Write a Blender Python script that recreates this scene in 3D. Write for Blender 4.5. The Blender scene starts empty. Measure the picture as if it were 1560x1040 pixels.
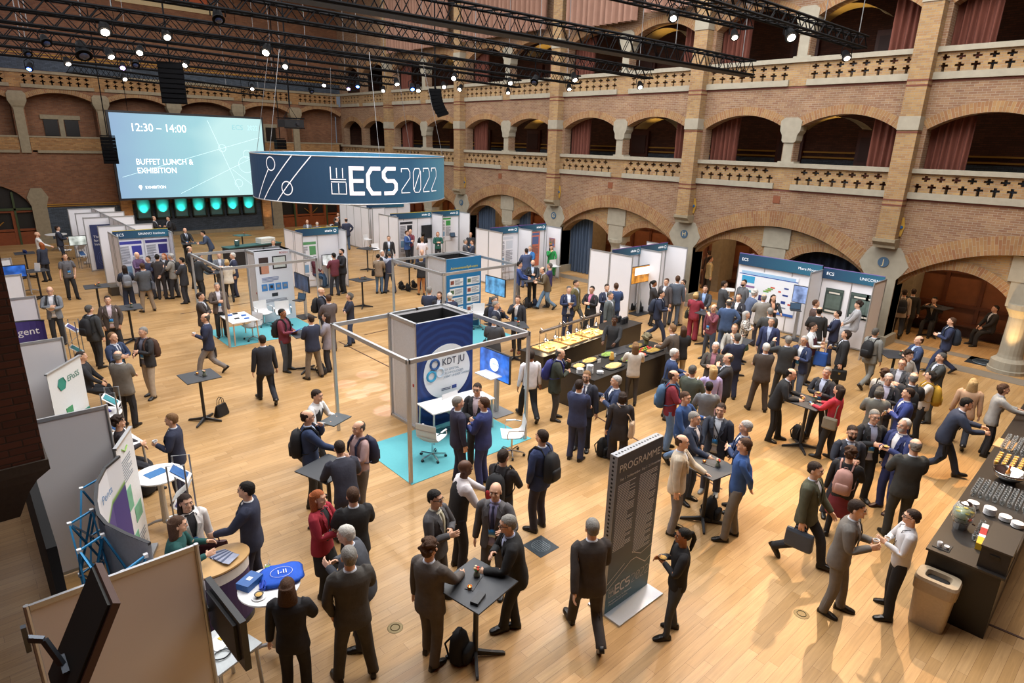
import bpy, bmesh, math, random
import numpy as np
from mathutils import Vector, Matrix
PI = math.pi
S = bpy.context.scene
# ---------------------------------------------------------------- camera
F_PX = 946.807
CAM_Z = 6.2
CR = [[0.7456655860, -0.6657412498, 0.0277744881], [-0.1818298006, -0.2434065266, -0.9527282857], [0.6410310113, 0.7053664658, -0.3025514690]]
cam_d = bpy.data.cameras.new('camera'); cam_o = bpy.data.objects.new('camera', cam_d)
S.collection.objects.link(cam_o); S.camera = cam_o
cam_d.sensor_width = 36; cam_d.lens = F_PX / 1560 * 36; cam_d.clip_start = 0.05; cam_d.clip_end = 200
_m = Matrix([[CR[0][0], -CR[1][0], -CR[2][0], 0], [CR[0][1], -CR[1][1], -CR[2][1], 0], [CR[0][2], -CR[1][2], -CR[2][2], CAM_Z], [0, 0, 0, 1]])
cam_o.matrix_world = _m
# ---------------------------------------------------------------- world, exposure, lights
W = bpy.data.worlds.new('world'); S.world = W; W.use_nodes = True
W.node_tree.nodes['Background'].inputs[0].default_value = (0.5, 0.55, 0.65, 1)
W.node_tree.nodes['Background'].inputs[1].default_value = 0.15
S.view_settings.view_transform = 'Standard'; S.view_settings.look = 'None'
S.view_settings.gamma = 1.0; S.view_settings.use_curve_mapping = False
S.view_settings.exposure = 0.38
S.cycles.use_denoising = True; S.cycles.max_bounces = 5; S.cycles.diffuse_bounces = 3; S.cycles.glossy_bounces = 2
S.cycles.transmission_bounces = 4; S.cycles.transparent_max_bounces = 6; S.cycles.caustics_reflective = False; S.cycles.caustics_refractive = False
S.cycles.use_adaptive_sampling = True; S.cycles.adaptive_threshold = 0.02; S.cycles.sample_clamp_indirect = 4.0
def area(name, loc, size, power, col, rot=(0, 0, 0), spread=180):
    d = bpy.data.lights.new(name, 'AREA'); d.shape = 'RECTANGLE'; d.size, d.size_y = size; d.energy = power; d.color = col
    d.spread = math.radians(spread)
    o = bpy.data.objects.new(name, d); S.collection.objects.link(o); o.location = loc; o.rotation_euler = rot; return o
def spot(name, loc, target, power, col, angle=50, blend=0.6, rad=0.12):
    d = bpy.data.lights.new(name, 'SPOT'); d.energy = power; d.color = col; d.spot_size = math.radians(angle); d.spot_blend = blend; d.shadow_soft_size = rad
    o = bpy.data.objects.new(name, d); S.collection.objects.link(o); o.location = loc
    o.rotation_euler = (Vector(target) - Vector(loc)).to_track_quat('-Z', 'Y').to_euler(); return o
# daylight under the glazed roof, then an added fill from the left
area('roof_daylight', (12, 12, 15.2), (18, 18), 4000, (.96, 0.97, 1.0))
area('roof_daylight', (12, 30, 15.2), (18, 16), 2000, (.98, 0.96, 0.95))
area('roof_daylight', (14, 3, 14.5), (10, 8), 1000, (1.0, 0.94, 0.86))
area('left_side_fill', (0.3, 20, 12.5), (5, 30), 1500, (.97, .97, 1.0), (0, -1.15, 0))  # added fill light, no seen source, to brighten faces turned to the left
# theatre spots on the trusses (the ones that light the floor)
spot('truss_spot', (17.5, 5.0, 8.8), (10.5, 1.8, 0), 3200, (1, .62, .30), 62, .7, .10)
spot('truss_spot', (15.0, 8.2, 9.0), (8, 6, 0), 604, (1, 0.89, 0.74), 75, .8)
spot('truss_spot', (18.5, 11.0, 8.4), (14, 9, 0), 604, (1, 0.91, 0.78), 75, .8)
spot('truss_spot', (12.0, 11.0, 8.4), (8, 9, 0), 604, (1, 0.93, 0.82), 75, .8)
spot('truss_spot', (18.0, 14.3, 8.4), (19, 10, 0), 604, (1, 0.91, 0.78), 70, .8)
spot('truss_spot', (9.0, 14.3, 8.4), (5, 11, 0), 604, (1, 0.93, 0.82), 75, .8)
spot('truss_spot', (15.5, 21.3, 8.4), (15, 17, 0), 537, (1, 0.93, 0.84), 70, .8)
spot('truss_spot', (8.5, 21.3, 8.4), (6, 18, 0), 537, (1, 0.93, 0.84), 70, .8)
spot('truss_spot', (18.5, 26.0, 8.6), (20, 22, 0), 537, (1, 0.95, 0.88), 70, .8)
spot('truss_spot', (12.0, 26.0, 8.6), (11, 24, 0), 469, (1, 0.95, 0.88), 70, .8)
spot('truss_spot', (6.5, 28.0, 8.6), (6, 26, 0), 469, (1, 0.95, 0.88), 70, .8)
# ceiling lamps of the galleries and of the panelled passage, up-lights by the columns
for z_, e_ in ((8.1, 70), (11.8, 60)): area('gallery_lamps', (25.2, 20, z_), (.5, 40), e_, (1, .72, .45))
area('passage_lamps', (25.0, 20, 4.6), (.6, 46), 620, (1, .66, .38))
for y_ in (9.7, 17.0, 24.2, 31.5):
    for z_ in (7.0, 10.35): spot('arch_uplight', (23.7, y_, z_ - .5), (23.9, y_, z_ + .5), 45, (1, .66, .2), 90, .8, .04)
spot('column_uplight', (22.55, 3.2, .3), (22.95, 3.15, 2.4), 260, (1, .62, .25), 60, .8, .05)
spot('pilaster_uplight', (16.75, 43.7, .2), (16.75, 44.3, 2.5), 60, (1, .6, .3), 60, .8, .05); spot('pilaster_uplight', (8.25, 43.7, .2), (8.25, 44.3, 2.5), 50, (1, .6, .3), 60, .8, .05)
spot('violet_wash', (3, 30, 9), (3, 44.5, 13.5), 700, (.55, .45, 1), 50, .9)
# ---------------------------------------------------------------- pixel -> world helpers (used to read positions off the survey)
def ray(px, py):
    a, b, c = (px - 780) / F_PX, (py - 520) / F_PX, 1.0
    return Vector([CR[0][i] * a + CR[1][i] * b + CR[2][i] * c for i in range(3)])
def at(px, py, z=0.0):
    d = ray(px, py); t = (z - CAM_Z) / d.z; return Vector((d.x * t, d.y * t, z))
def onx(px, py, X):
    d = ray(px, py); t = X / d.x; return Vector((X, d.y * t, CAM_Z + d.z * t))
def ony(px, py, Y):
    d = ray(px, py); t = Y / d.y; return Vector((d.x * t, Y, CAM_Z + d.z * t))
for q_ in ((545, 600), (572, 590), (598, 604), (560, 570), (525, 585), (590, 625)): spot('violet_spot', (9.0, 14.3, 8.3), at(*q_), 2600, (.5, .42, 1), 4.5, .25, .02)
# ---------------------------------------------------------------- materials
def lin(h):
    if not isinstance(h, str): return tuple(h) + ((1,) if len(h) == 3 else ())
    h = h.lstrip('#'); r = []
    for i in (0, 2, 4):
        c = int(h[i:i + 2], 16) / 255; r.append(c / 12.92 if c <= .04045 else ((c + .055) / 1.055) ** 2.4)
    return tuple(r) + (1,)
_mc = {}
def mat(color, rough=.6, metal=0.0, var=.12, scale=30, bump=0.0, emit=0.0, spec=.5, sheen=0.0, alpha=None):
    key = (color, rough, metal, var, scale, bump, emit, spec, sheen)
    if key in _mc: return _mc[key]
    m = bpy.data.materials.new('m_' + str(color).strip('#')); m.use_nodes = True; nt = m.node_tree; N = nt.nodes; L = nt.links
    b = N['Principled BSDF']; c = lin(color)
    b.inputs['Roughness'].default_value = rough; b.inputs['Metallic'].default_value = metal; b.inputs['Specular IOR Level'].default_value = spec
    if var > 0:
        tc = N.new('ShaderNodeTexCoord'); no = N.new('ShaderNodeTexNoise'); no.inputs['Scale'].default_value = scale; no.inputs['Detail'].default_value = 3
        L.new(tc.outputs['Object'], no.inputs['Vector'])
        mx = N.new('ShaderNodeMix'); mx.data_type = 'RGBA'
        mx.inputs[6].default_value = tuple(x * (1 - var) for x in c[:3]) + (1,); mx.inputs[7].default_value = tuple(min(1, x * (1 + var)) for x in c[:3]) + (1,)
        L.new(no.outputs['Fac'], mx.inputs[0]); L.new(mx.outputs[2], b.inputs['Base Color'])
        if bump > 0:
            bp = N.new('ShaderNodeBump'); bp.inputs['Strength'].default_value = bump; bp.inputs['Distance'].default_value = .01
            L.new(no.outputs['Fac'], bp.inputs['Height']); L.new(bp.outputs[0], b.inputs['Normal'])
    else: b.inputs['Base Color'].default_value = c
    if emit > 0:
        b.inputs['Emission Color'].default_value = c; b.inputs['Emission Strength'].default_value = emit
    _mc[key] = m; return m
def nodemat(name):
    m = bpy.data.materials.new(name); m.use_nodes = True; nt = m.node_tree
    return m, nt.nodes, nt.links, nt.nodes['Principled BSDF']
def mixc(N, L, fac, a, b, mode='MIX'):
    mx = N.new('ShaderNodeMix'); mx.data_type = 'RGBA'; mx.blend_type = mode
    if isinstance(fac, (int, float)): mx.inputs[0].default_value = fac
    else: L.new(fac, mx.inputs[0])
    for k, v in ((6, a), (7, b)):
        if isinstance(v, tuple): mx.inputs[k].default_value = v
        else: L.new(v, mx.inputs[k])
    return mx.outputs[2]
def ramp(N, L, fac, stops):
    r = N.new('ShaderNodeValToRGB'); L.new(fac, r.inputs[0]); e = r.color_ramp.elements
    while len(e) < len(stops): e.new(.5)
    for el, (p, c) in zip(e, stops): el.position = p; el.color = lin(c) if isinstance(c, str) else tuple(c) + (1,) if len(c) == 3 else c
    return r.outputs[0]
def brick_mat(name, c1, c2, mortar, w=.22, h=.068, uvmap=False, patch=.25, ms=.007):
    m, N, L, b = nodemat(name)
    tc = N.new('ShaderNodeTexCoord'); br = N.new('ShaderNodeTexBrick')
    if uvmap: L.new(tc.outputs['UV'], br.inputs['Vector'])
    else:
        g = N.new('ShaderNodeNewGeometry'); sp = N.new('ShaderNodeSeparateXYZ'); L.new(g.outputs['Position'], sp.inputs[0])
        ad = N.new('ShaderNodeMath'); L.new(sp.outputs[0], ad.inputs[0]); L.new(sp.outputs[1], ad.inputs[1])
        cb = N.new('ShaderNodeCombineXYZ'); L.new(ad.outputs[0], cb.inputs[0]); L.new(sp.outputs[2], cb.inputs[1]); L.new(cb.outputs[0], br.inputs['Vector'])
    br.inputs['Scale'].default_value = 1; br.inputs['Brick Width'].default_value = w; br.inputs['Row Height'].default_value = h
    br.inputs['Mortar Size'].default_value = ms; br.inputs['Mortar Smooth'].default_value = .3; br.inputs['Bias'].default_value = 0
    br.inputs['Color1'].default_value = lin(c1); br.inputs['Color2'].default_value = lin(c2); br.inputs['Mortar'].default_value = lin(mortar)
    no = N.new('ShaderNodeTexNoise'); no.inputs['Scale'].default_value = .9; no.inputs['Detail'].default_value = 6; no.inputs['Roughness'].default_value = .7
    L.new(tc.outputs['Object'], no.inputs['Vector'])
    sh = ramp(N, L, no.outputs['Fac'], [(.3, (1 - patch,) * 3), (.7, (1 + patch * .4,) * 3)])
    L.new(mixc(N, L, 1.0, br.outputs['Color'], sh, 'MULTIPLY'), b.inputs['Base Color']); b.inputs['Roughness'].default_value = .85
    bp = N.new('ShaderNodeBump'); bp.inputs['Strength'].default_value = .4; bp.inputs['Distance'].default_value = .01; bp.invert = True
    L.new(br.outputs['Fac'], bp.inputs['Height']); L.new(bp.outputs[0], b.inputs['Normal'])
    return m
def glass_mat(color=(1, 1, 1), rough=0.0, name='clear_glass'):
    m, N, L, b = nodemat(name)
    tr = N.new('ShaderNodeBsdfTransparent'); tr.inputs[0].default_value = (.93, .95, .95, 1); gl = N.new('ShaderNodeBsdfGlossy'); gl.inputs['Roughness'].default_value = .06
    df = N.new('ShaderNodeBsdfDiffuse'); df.inputs[0].default_value = (.8, .82, .82, 1); lw = N.new('ShaderNodeLayerWeight'); lw.inputs[0].default_value = .3
    m1 = N.new('ShaderNodeMixShader'); m1.inputs[0].default_value = .4; L.new(gl.outputs[0], m1.inputs[1]); L.new(df.outputs[0], m1.inputs[2])
    m2 = N.new('ShaderNodeMixShader'); L.new(lw.outputs['Facing'], m2.inputs[0]); L.new(tr.outputs[0], m2.inputs[1]); L.new(m1.outputs[0], m2.inputs[2]); L.new(m2.outputs[0], N['Material Output'].inputs[0])
    return m
# ---------------------------------------------------------------- mesh builder
class MB:
    def __init__(s, m=None):
        s.v = []; s.f = []; s.mi = []; s.mats = []; s.uv = {}; s.cur = 0; s.T = None
        if m is not None: s.use(m)
    def use(s, m):
        if m not in s.mats: s.mats.append(m)
        s.cur = s.mats.index(m); return s
    def vert(s, p):
        p = Vector(p)
        if s.T is not None: p = s.T @ p
        s.v.append(tuple(p)); return len(s.v) - 1
    def face(s, pts, uv=None):
        idx = [s.vert(p) for p in pts]
        if uv: s.uv[len(s.f)] = uv
        s.f.append(idx); s.mi.append(s.cur)
    def box(s, x0, x1, y0, y1, z0, z1):
        b = [s.vert(p) for p in ((x0, y0, z0), (x1, y0, z0), (x1, y1, z0), (x0, y1, z0), (x0, y0, z1), (x1, y0, z1), (x1, y1, z1), (x0, y1, z1))]
        for q in ((0, 3, 2, 1), (4, 5, 6, 7), (0, 1, 5, 4), (1, 2, 6, 5), (2, 3, 7, 6), (3, 0, 4, 7)):
            s.f.append([b[i] for i in q]); s.mi.append(s.cur)
        return s
    def cbox(s, c, d, rz=0):
        T0 = s.T; M = Matrix.Translation(Vector(c)) @ Matrix.Rotation(rz, 4, 'Z'); s.T = M if T0 is None else T0 @ M
        s.box(-d[0] / 2, d[0] / 2, -d[1] / 2, d[1] / 2, -d[2] / 2, d[2] / 2); s.T = T0; return s
    def bar(s, p, q, w, h, up=(0, 0, 1)):
        p = Vector(p); q = Vector(q); d = (q - p).normalized(); u = Vector(up)
        if abs(d.dot(u)) > .98: u = Vector((1, 0, 0))
        a = d.cross(u).normalized() * w / 2; b = a.cross(d).normalized() * h / 2
        b0 = [s.vert(x) for x in (p - a - b, p + a - b, p + a + b, p - a + b, q - a - b, q + a - b, q + a + b, q - a + b)]
        for f in ((0, 1, 2, 3), (7, 6, 5, 4), (0, 4, 5, 1), (1, 5, 6, 2), (2, 6, 7, 3), (3, 7, 4, 0)):
            s.f.append([b0[i] for i in f]); s.mi.append(s.cur)
        return s
    def tube(s, pts, r, n=8, cap=True, closed=False):
        pts = [Vector(p) for p in pts]; rr = r if isinstance(r, (list, tuple)) else [r] * len(pts); rings = []
        a = None
        for i, p in enumerate(pts):
            d = ((pts[(i + 1) % len(pts)] if (i < len(pts) - 1 or closed) else p) - (pts[i - 1] if (i > 0 or closed) else p)).normalized()
            if a is None:
                u = Vector((0, 0, 1)) if abs(d.z) < .9 else Vector((1, 0, 0)); a = d.cross(u).normalized()
            else:
                a = (a - d * a.dot(d)).normalized()
            b = d.cross(a)
            rings.append([s.vert(p + (a * math.cos(2 * PI * k / n) + b * math.sin(2 * PI * k / n)) * rr[i]) for k in range(n)])
        m = len(rings)
        for i in range(m if closed else m - 1):
            A, B = rings[i], rings[(i + 1) % m]
            for k in range(n): s.f.append([A[k], A[(k + 1) % n], B[(k + 1) % n], B[k]]); s.mi.append(s.cur)
        if cap and not closed:
            s.f.append(rings[0][::-1]); s.mi.append(s.cur); s.f.append(rings[-1]); s.mi.append(s.cur)
        return s
    def lathe(s, prof, c=(0, 0, 0), n=16, sx=1, sy=1):
        rings = []
        for r, z in prof:
            if r < 1e-5: rings.append([s.vert((c[0], c[1], c[2] + z))])
            else: rings.append([s.vert((c[0] + r * sx * math.cos(2 * PI * k / n), c[1] + r * sy * math.sin(2 * PI * k / n), c[2] + z)) for k in range(n)])
        for A, B in zip(rings, rings[1:]):
            for k in range(n):
                if len(A) == 1 and len(B) == 1: break
                if len(A) == 1: q = [A[0], B[(k + 1) % n], B[k]]
                elif len(B) == 1: q = [A[k], A[(k + 1) % n], B[0]]
                else: q = [A[k], A[(k + 1) % n], B[(k + 1) % n], B[k]]
                s.f.append(q); s.mi.append(s.cur)
        return s
    def prism(s, poly, z0, z1):
        n = len(poly); a = [s.vert((x, y, z0)) for x, y in poly]; b = [s.vert((x, y, z1)) for x, y in poly]
        s.f.append(a[::-1]); s.f.append(b); s.mi += [s.cur] * 2
        for i in range(n): s.f.append([a[i], a[(i + 1) % n], b[(i + 1) % n], b[i]]); s.mi.append(s.cur)
        return s
    def loft(s, rings, cap=True):
        R = [[s.vert(p) for p in r] for r in rings]; n = len(R[0])
        for A, B in zip(R, R[1:]):
            for k in range(n): s.f.append([A[k], A[(k + 1) % n], B[(k + 1) % n], B[k]]); s.mi.append(s.cur)
        if cap: s.f.append(R[0][::-1]); s.f.append(R[-1]); s.mi += [s.cur] * 2
        return s
    def mesh(s, name, smooth=False, fix=False):
        me = bpy.data.meshes.new(name); me.from_pydata(s.v, [], s.f)
        for m in s.mats: me.materials.append(m)
        if s.mats: me.polygons.foreach_set('material_index', s.mi)
        if s.uv:
            ul = me.uv_layers.new(name='UVMap')
            for fi, uv in s.uv.items():
                ls = me.polygons[fi].loop_start
                for k, c in enumerate(uv): ul.data[ls + k].uv = c
        if fix:
            bm = bmesh.new(); bm.from_mesh(me); bmesh.ops.recalc_face_normals(bm, faces=bm.faces); bm.to_mesh(me); bm.free()
        if smooth: me.polygons.foreach_set('use_smooth', [True] * len(me.polygons))
        me.update(); return me
    def build(s, name, parent=None, smooth=False, fix=True, loc=None):
        return link(name, s.mesh(name, smooth, fix), parent, loc)
def link(name, data, parent=None, loc=None, mat_=None):
    o = bpy.data.objects.new(name, data); S.collection.objects.link(o)
    if parent is not None: o.parent = parent
    if loc is not None: o.location = loc
    return o
def thing(name, label, cat, loc=(0, 0, 0), rz=0, group=None):
    o = bpy.data.objects.new(name, None); o.empty_display_size = .1; S.collection.objects.link(o); o.location = loc; o.rotation_euler = (0, 0, rz)
    return tag(o, label, cat, group)
def tag(o, label, cat=None, group=None, kind=None):
    o['label'] = label
    if cat: o['category'] = cat
    if group: o['group'] = group
    if kind: o['kind'] = kind
    return o
def struct(o): o['kind'] = 'structure'; return o
def dup(root, loc, rz=0, label=None, group=None):
    r = root.copy(); S.collection.objects.link(r); r.location = loc; r.rotation_euler = (0, 0, rz)
    if label: r['label'] = label
    if group: r['group'] = group
    for ch in list(root.children):
        c = ch.copy(); S.collection.objects.link(c); c.parent = r
        for g in ch.children:
            d = g.copy(); S.collection.objects.link(d); d.parent = c
    return r
_font = None
def text(s, name, parent, loc, size, m, rot=(PI / 2, 0, 0), align='LEFT', extr=.003, sx=1.0, spacing=1.0):
    """lettering as mesh; rot is an euler for the text plane (text runs along local +x, up local +y)"""
    cu = bpy.data.curves.new('t', 'FONT'); cu.body = s; cu.size = size; cu.extrude = extr; cu.align_x = align; cu.align_y = 'CENTER'; cu.space_character = spacing; cu.resolution_u = 3
    o = bpy.data.objects.new('t', cu); S.collection.objects.link(o)
    dg = bpy.context.evaluated_depsgraph_get(); me = bpy.data.meshes.new_from_object(o.evaluated_get(dg)); bpy.data.objects.remove(o); bpy.data.curves.remove(cu)
    me.materials.clear(); me.materials.append(m)
    o = link(name, me, parent, loc); o.rotation_euler = rot; o.scale = (sx, 1, 1); return o
# ================================================================= HALL
BR_TAN = brick_mat('brick_tan', '#a58556', '#906d48', '#8f8371')
BR_RED = brick_mat('brick_red', '#937355', '#7f5b43', '#9a8c7a')
BR_RING = brick_mat('brick_ring', '#9c794e', '#885c3c', '#9a8a70', w=.30, h=.085, uvmap=True)
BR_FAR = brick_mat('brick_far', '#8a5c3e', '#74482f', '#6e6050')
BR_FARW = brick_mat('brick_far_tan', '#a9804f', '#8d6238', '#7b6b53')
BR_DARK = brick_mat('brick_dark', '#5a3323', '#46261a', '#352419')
BR_SLATE = brick_mat('brick_slate', '#4a5460', '#39424c', '#2c3238')
BR_PANEL = mat('#74462c', .5, var=.3, scale=4)
STONE = mat('#989180', .85, var=.18, scale=5, bump=.3)
STONE_D = mat('#8b7f68', .85, var=.25, scale=6, bump=.3)
YEL = mat('#a07526', .7)
WX = 22.9; WT = .75
# ---- floor
def floor_mat():
    m, N, L, b = nodemat('parquet')
    g = N.new('ShaderNodeNewGeometry'); br = N.new('ShaderNodeTexBrick'); L.new(g.outputs['Position'], br.inputs['Vector'])
    br.inputs['Scale'].default_value = 1; br.inputs['Brick Width'].default_value = 1.7; br.inputs['Row Height'].default_value = .135; br.inputs['Mortar Size'].default_value = .0016
    br.inputs['Mortar Smooth'].default_value = .1; br.offset = .37; br.offset_frequency = 3; br.squash = .7; br.squash_frequency = 2
    br.inputs['Color1'].default_value = lin('#c09d6e'); br.inputs['Color2'].default_value = lin('#ad8856'); br.inputs['Mortar'].default_value = lin('#6e4a2a'); br.inputs['Bias'].default_value = 0
    mp = N.new('ShaderNodeMapping'); mp.inputs['Scale'].default_value = (1.2, 22, 1); L.new(g.outputs['Position'], mp.inputs[0])
    no = N.new('ShaderNodeTexNoise'); no.inputs['Scale'].default_value = 1.4; no.inputs['Detail'].default_value = 8; no.inputs['Roughness'].default_value = .65; no.inputs['Distortion'].default_value = .6; L.new(mp.outputs[0], no.inputs['Vector'])
    c = mixc(N, L, 1.0, br.outputs['Color'], ramp(N, L, no.outputs['Fac'], [(.25, (.78, .74, .70)), (.7, (1.1, 1.08, 1.06))]), 'MULTIPLY')
    n2 = N.new('ShaderNodeTexNoise'); n2.inputs['Scale'].default_value = .8; n2.inputs['Detail'].default_value = 5; L.new(g.outputs['Position'], n2.inputs['Vector'])
    c = mixc(N, L, 1.0, c, ramp(N, L, n2.outputs['Fac'], [(.35, (.86, .85, .84)), (.6, (1.03, 1.02, 1.0))]), 'MULTIPLY')
    L.new(c, b.inputs['Base Color'])
    L.new(ramp(N, L, n2.outputs['Fac'], [(.3, (.32,) * 3), (.7, (.5,) * 3)]), b.inputs['Roughness']); b.inputs['Specular IOR Level'].default_value = .4
    return m
mb = MB(floor_mat()); mb.face([(-3, -4, 0), (29, -4, 0), (29, 47, 0), (-3, 47, 0)]); struct(mb.build('floor', fix=False))
# brass electrical lids and cast grilles set in the boards; steel seams across the floor
tr = MB(mat('#4a2b22', .5)); 
for (p, q) in (((275, 478), (460, 448)), ((516, 520), (596, 560)), ((905, 632), (1100, 745)), ((555, 510), (590, 502))):
    tr.bar(at(*p, .004), at(*q, .004), .035, .006)
a_, b_ = at(1500, 948, .004), at(1560, 973, .004); tr.bar(a_, b_, .04, .008)
struct(tr.build('trim_1'))
def lid(px, py, label):
    p = at(px, py, 0); m = MB(mat('#7d6c48', .55, metal=.4)); m.lathe([(0, .006), (.085, .006), (.1, .004), (.105, 0)], n=24)
    m.use(mat('#4c3d1c', .5)); m.tube([(.06 * math.cos(t * PI / 8), .06 * math.sin(t * PI / 8), .008) for t in range(16)], .006, 4, closed=True)
    t = thing('floor_socket', label, 'floor socket', p); m.build('brass_lid', t)
lid(602, 956, 'round brass floor lid on open boards left of the near black table')
lid(1221, 935, 'round brass floor lid on boards left of the grey suited pair with cups')
def grille(px, py, w, label, rz=0):
    t = thing('floor_grille', label, 'floor grille', at(px, py, 0), rz)
    m = MB(mat('#1d2a33', .5, metal=.3)); m.box(-w / 2, w / 2, -w / 2, w / 2, 0, .006); m.build('plate', t)
    m = MB(mat('#6d7880', .4, metal=.5)); r = w * .36
    m.tube([(r * math.cos(k * PI / 12), r * math.sin(k * PI / 12), .009) for k in range(24)], .008, 4, closed=True)
    for k in range(-3, 4):
        hh = math.sqrt(max(0, r * r - (k * r / 4) ** 2)); m.box(k * r / 4 - .006, k * r / 4 + .006, -hh, hh, .006, .011)
    m.build('cast_ring', t)
grille(824, 832, .42, 'square dark cast grille in the floor behind the near table, left of the programme sign')
grille(1226, 553, .5, 'dark square floor grille behind the leaning man in black at the table')
grille(648, 458, .22, 'small dark floor grille between the two empty square tables at centre')
grille(1500, 552, .9, 'square black floor grille in front of the round stone column')
grille(1548, 560, .9, 'dark floor grille at right edge beyond the round column')
# ---- generic wall helpers (plane map P(u, z, depth))
PX = lambda u, z, d: (WX + d, u, z)
def arc(u0, u1, sp, cr, n=14):
    w = (u1 - u0) / 2; h = max(cr - sp, 1e-3); R = (w * w + h * h) / (2 * h); cu = (u0 + u1) / 2; cz = cr - R
    return [(cu - w + 2 * w * i / n, cz + math.sqrt(max(0, R * R - (-w + 2 * w * i / n) ** 2))) for i in range(n + 1)]
def arcwall(mb, P, u0, u1, z0, z1, ops, d0, d1):
    cur = u0
    def strip(a, b, za, zb, zc, zd):  # bottom za (at a) zb (at b), top zc (a) zd (b)
        mb.face([P(a, za, d0), P(b, zb, d0), P(b, zd, d0), P(a, zc, d0)]); mb.face([P(a, za, d1), P(a, zc, d1), P(b, zd, d1), P(b, zb, d1)])
    for (a, b, zb, sp, cr) in sorted(ops):
        if a > cur: strip(cur, a, z0, z0, z1, z1)
        pts = arc(a, b, sp, cr)
        if zb > z0 + 1e-4:
            strip(a, b, z0, z0, zb, zb); mb.face([P(a, zb, d0), P(b, zb, d0), P(b, zb, d1), P(a, zb, d1)])
        for (p, zp), (q, zq) in zip(pts, pts[1:]):
            strip(p, q, zp, zq, z1, z1); mb.face([P(p, zp, d0), P(p, zp, d1), P(q, zq, d1), P(q, zq, d0)])
        mb.face([P(a, zb, d0), P(a, zb, d1), P(a, pts[0][1], d1), P(a, pts[0][1], d0)]); mb.face([P(b, zb, d0), P(b, pts[-1][1], d0), P(b, pts[-1][1], d1), P(b, zb, d1)])
        cur = b
    if cur < u1: strip(cur, u1, z0, z0, z1, z1)
def ring(mb, P, u0, u1, sp, cr, t, d, n=24):
    pts = arc(u0, u1, sp, cr, n); w = (u1 - u0) / 2; h = cr - sp; R = (w * w + h * h) / (2 * h); cu = (u0 + u1) / 2; cz = cr - R; s = 0
    def out(p): k = (R + t) / R; return (cu + (p[0] - cu) * k, cz + (p[1] - cz) * k)
    for p, q in zip(pts, pts[1:]):
        L_ = math.dist(p, q); a, b = out(p), out(q)
        mb.face([P(*p, d), P(*q, d), P(*b, d), P(*a, d)], uv=[(0, s), (0, s + L_), (t, s + L_), (t, s)])
        mb.face([P(*a, d), P(*b, d), P(*b, 0), P(*a, 0)], uv=[(0, s), (0, s + L_), (.1, s + L_), (.1, s)])
        mb.face([P(*p, d), P(*p, 0), P(*q, 0), P(*q, d)], uv=[(0, s), (.1, s), (.1, s + L_), (0, s + L_)]); s += L_
def grid(mb, P, us, zs, solid, d0, d1):
    nu, nz = len(us) - 1, len(zs) - 1
    g = [[bool(solid(i, j)) for j in range(nz)] for i in range(nu)]
    G = lambda i, j: 0 <= i < nu and 0 <= j < nz and g[i][j]
    for i in range(nu):
        for j in range(nz):
            if not g[i][j]: continue
            a, b, c, d = us[i], us[i + 1], zs[j], zs[j + 1]
            mb.face([P(a, c, d0), P(b, c, d0), P(b, d, d0), P(a, d, d0)]); mb.face([P(a, c, d1), P(a, d, d1), P(b, d, d1), P(b, c, d1)])
            if not G(i - 1, j): mb.face([P(a, c, d0), P(a, d, d0), P(a, d, d1), P(a, c, d1)])
            if not G(i + 1, j): mb.face([P(b, c, d0), P(b, c, d1), P(b, d, d1), P(b, d, d0)])
            if not G(i, j - 1): mb.face([P(a, c, d0), P(a, c, d1), P(b, c, d1), P(b, c, d0)])
            if not G(i, j + 1): mb.face([P(a, d, d0), P(b, d, d0), P(b, d, d1), P(a, d, d1)])
def parapet(mb, P, u0, u1, zb, zt, n, d0, d1, stagger):
    """pierced brick parapet between u0 and u1: two rows of cross cut-outs"""
    H = zt - zb; pitch = (u1 - u0) / n; t = min(.085, pitch * .2); us = [u0]; hole = {}
    cols = []
    for k in range(n): cols.append((u0 + pitch * (k + .5), 'L'))
    if stagger:
        for k in range(1, n): cols.append((u0 + pitch * k, 'U'))
    else:
        for k in range(n): cols.append((u0 + pitch * (k + .5), 'U'))
    for c, w in cols: us += [c - 1.45 * t, c - .5 * t, c + .5 * t, c + 1.45 * t]
    us += [u1]; us = sorted(set(round(x, 4) for x in us))
    a = H / 8
    zs = [zb, zb + 2.0 * a, zb + 2.9 * a, zb + 3.7 * a, zb + 4.6 * a, zb + 5.4 * a, zb + 6.3 * a, zb + 7.1 * a, zt]
    def solid(i, j):
        m = (us[i] + us[i + 1]) / 2
        for c, w in cols:
            x = abs(m - c)
            if w == 'L' and ((x < .5 * t and j in (0, 1, 2)) or (x < 1.45 * t and j == 1)): return False
            if w == 'U' and ((x < .5 * t and j in (4, 5, 6)) or (x < 1.45 * t and j == 5)): return False
        return True
    grid(mb, P, us, zs, solid, d0, d1)
BAY = 7.66; Y0 = 6.97; PK = [Y0 + BAY * k for k in range(-1, 5)]; YE = 44.6
wall_r = MB(BR_RED)
bays = [(PK[k], PK[k] + BAY) for k in range(-0, len(PK))]
bays = [(y, min(y + BAY, YE)) for y in PK]
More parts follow.
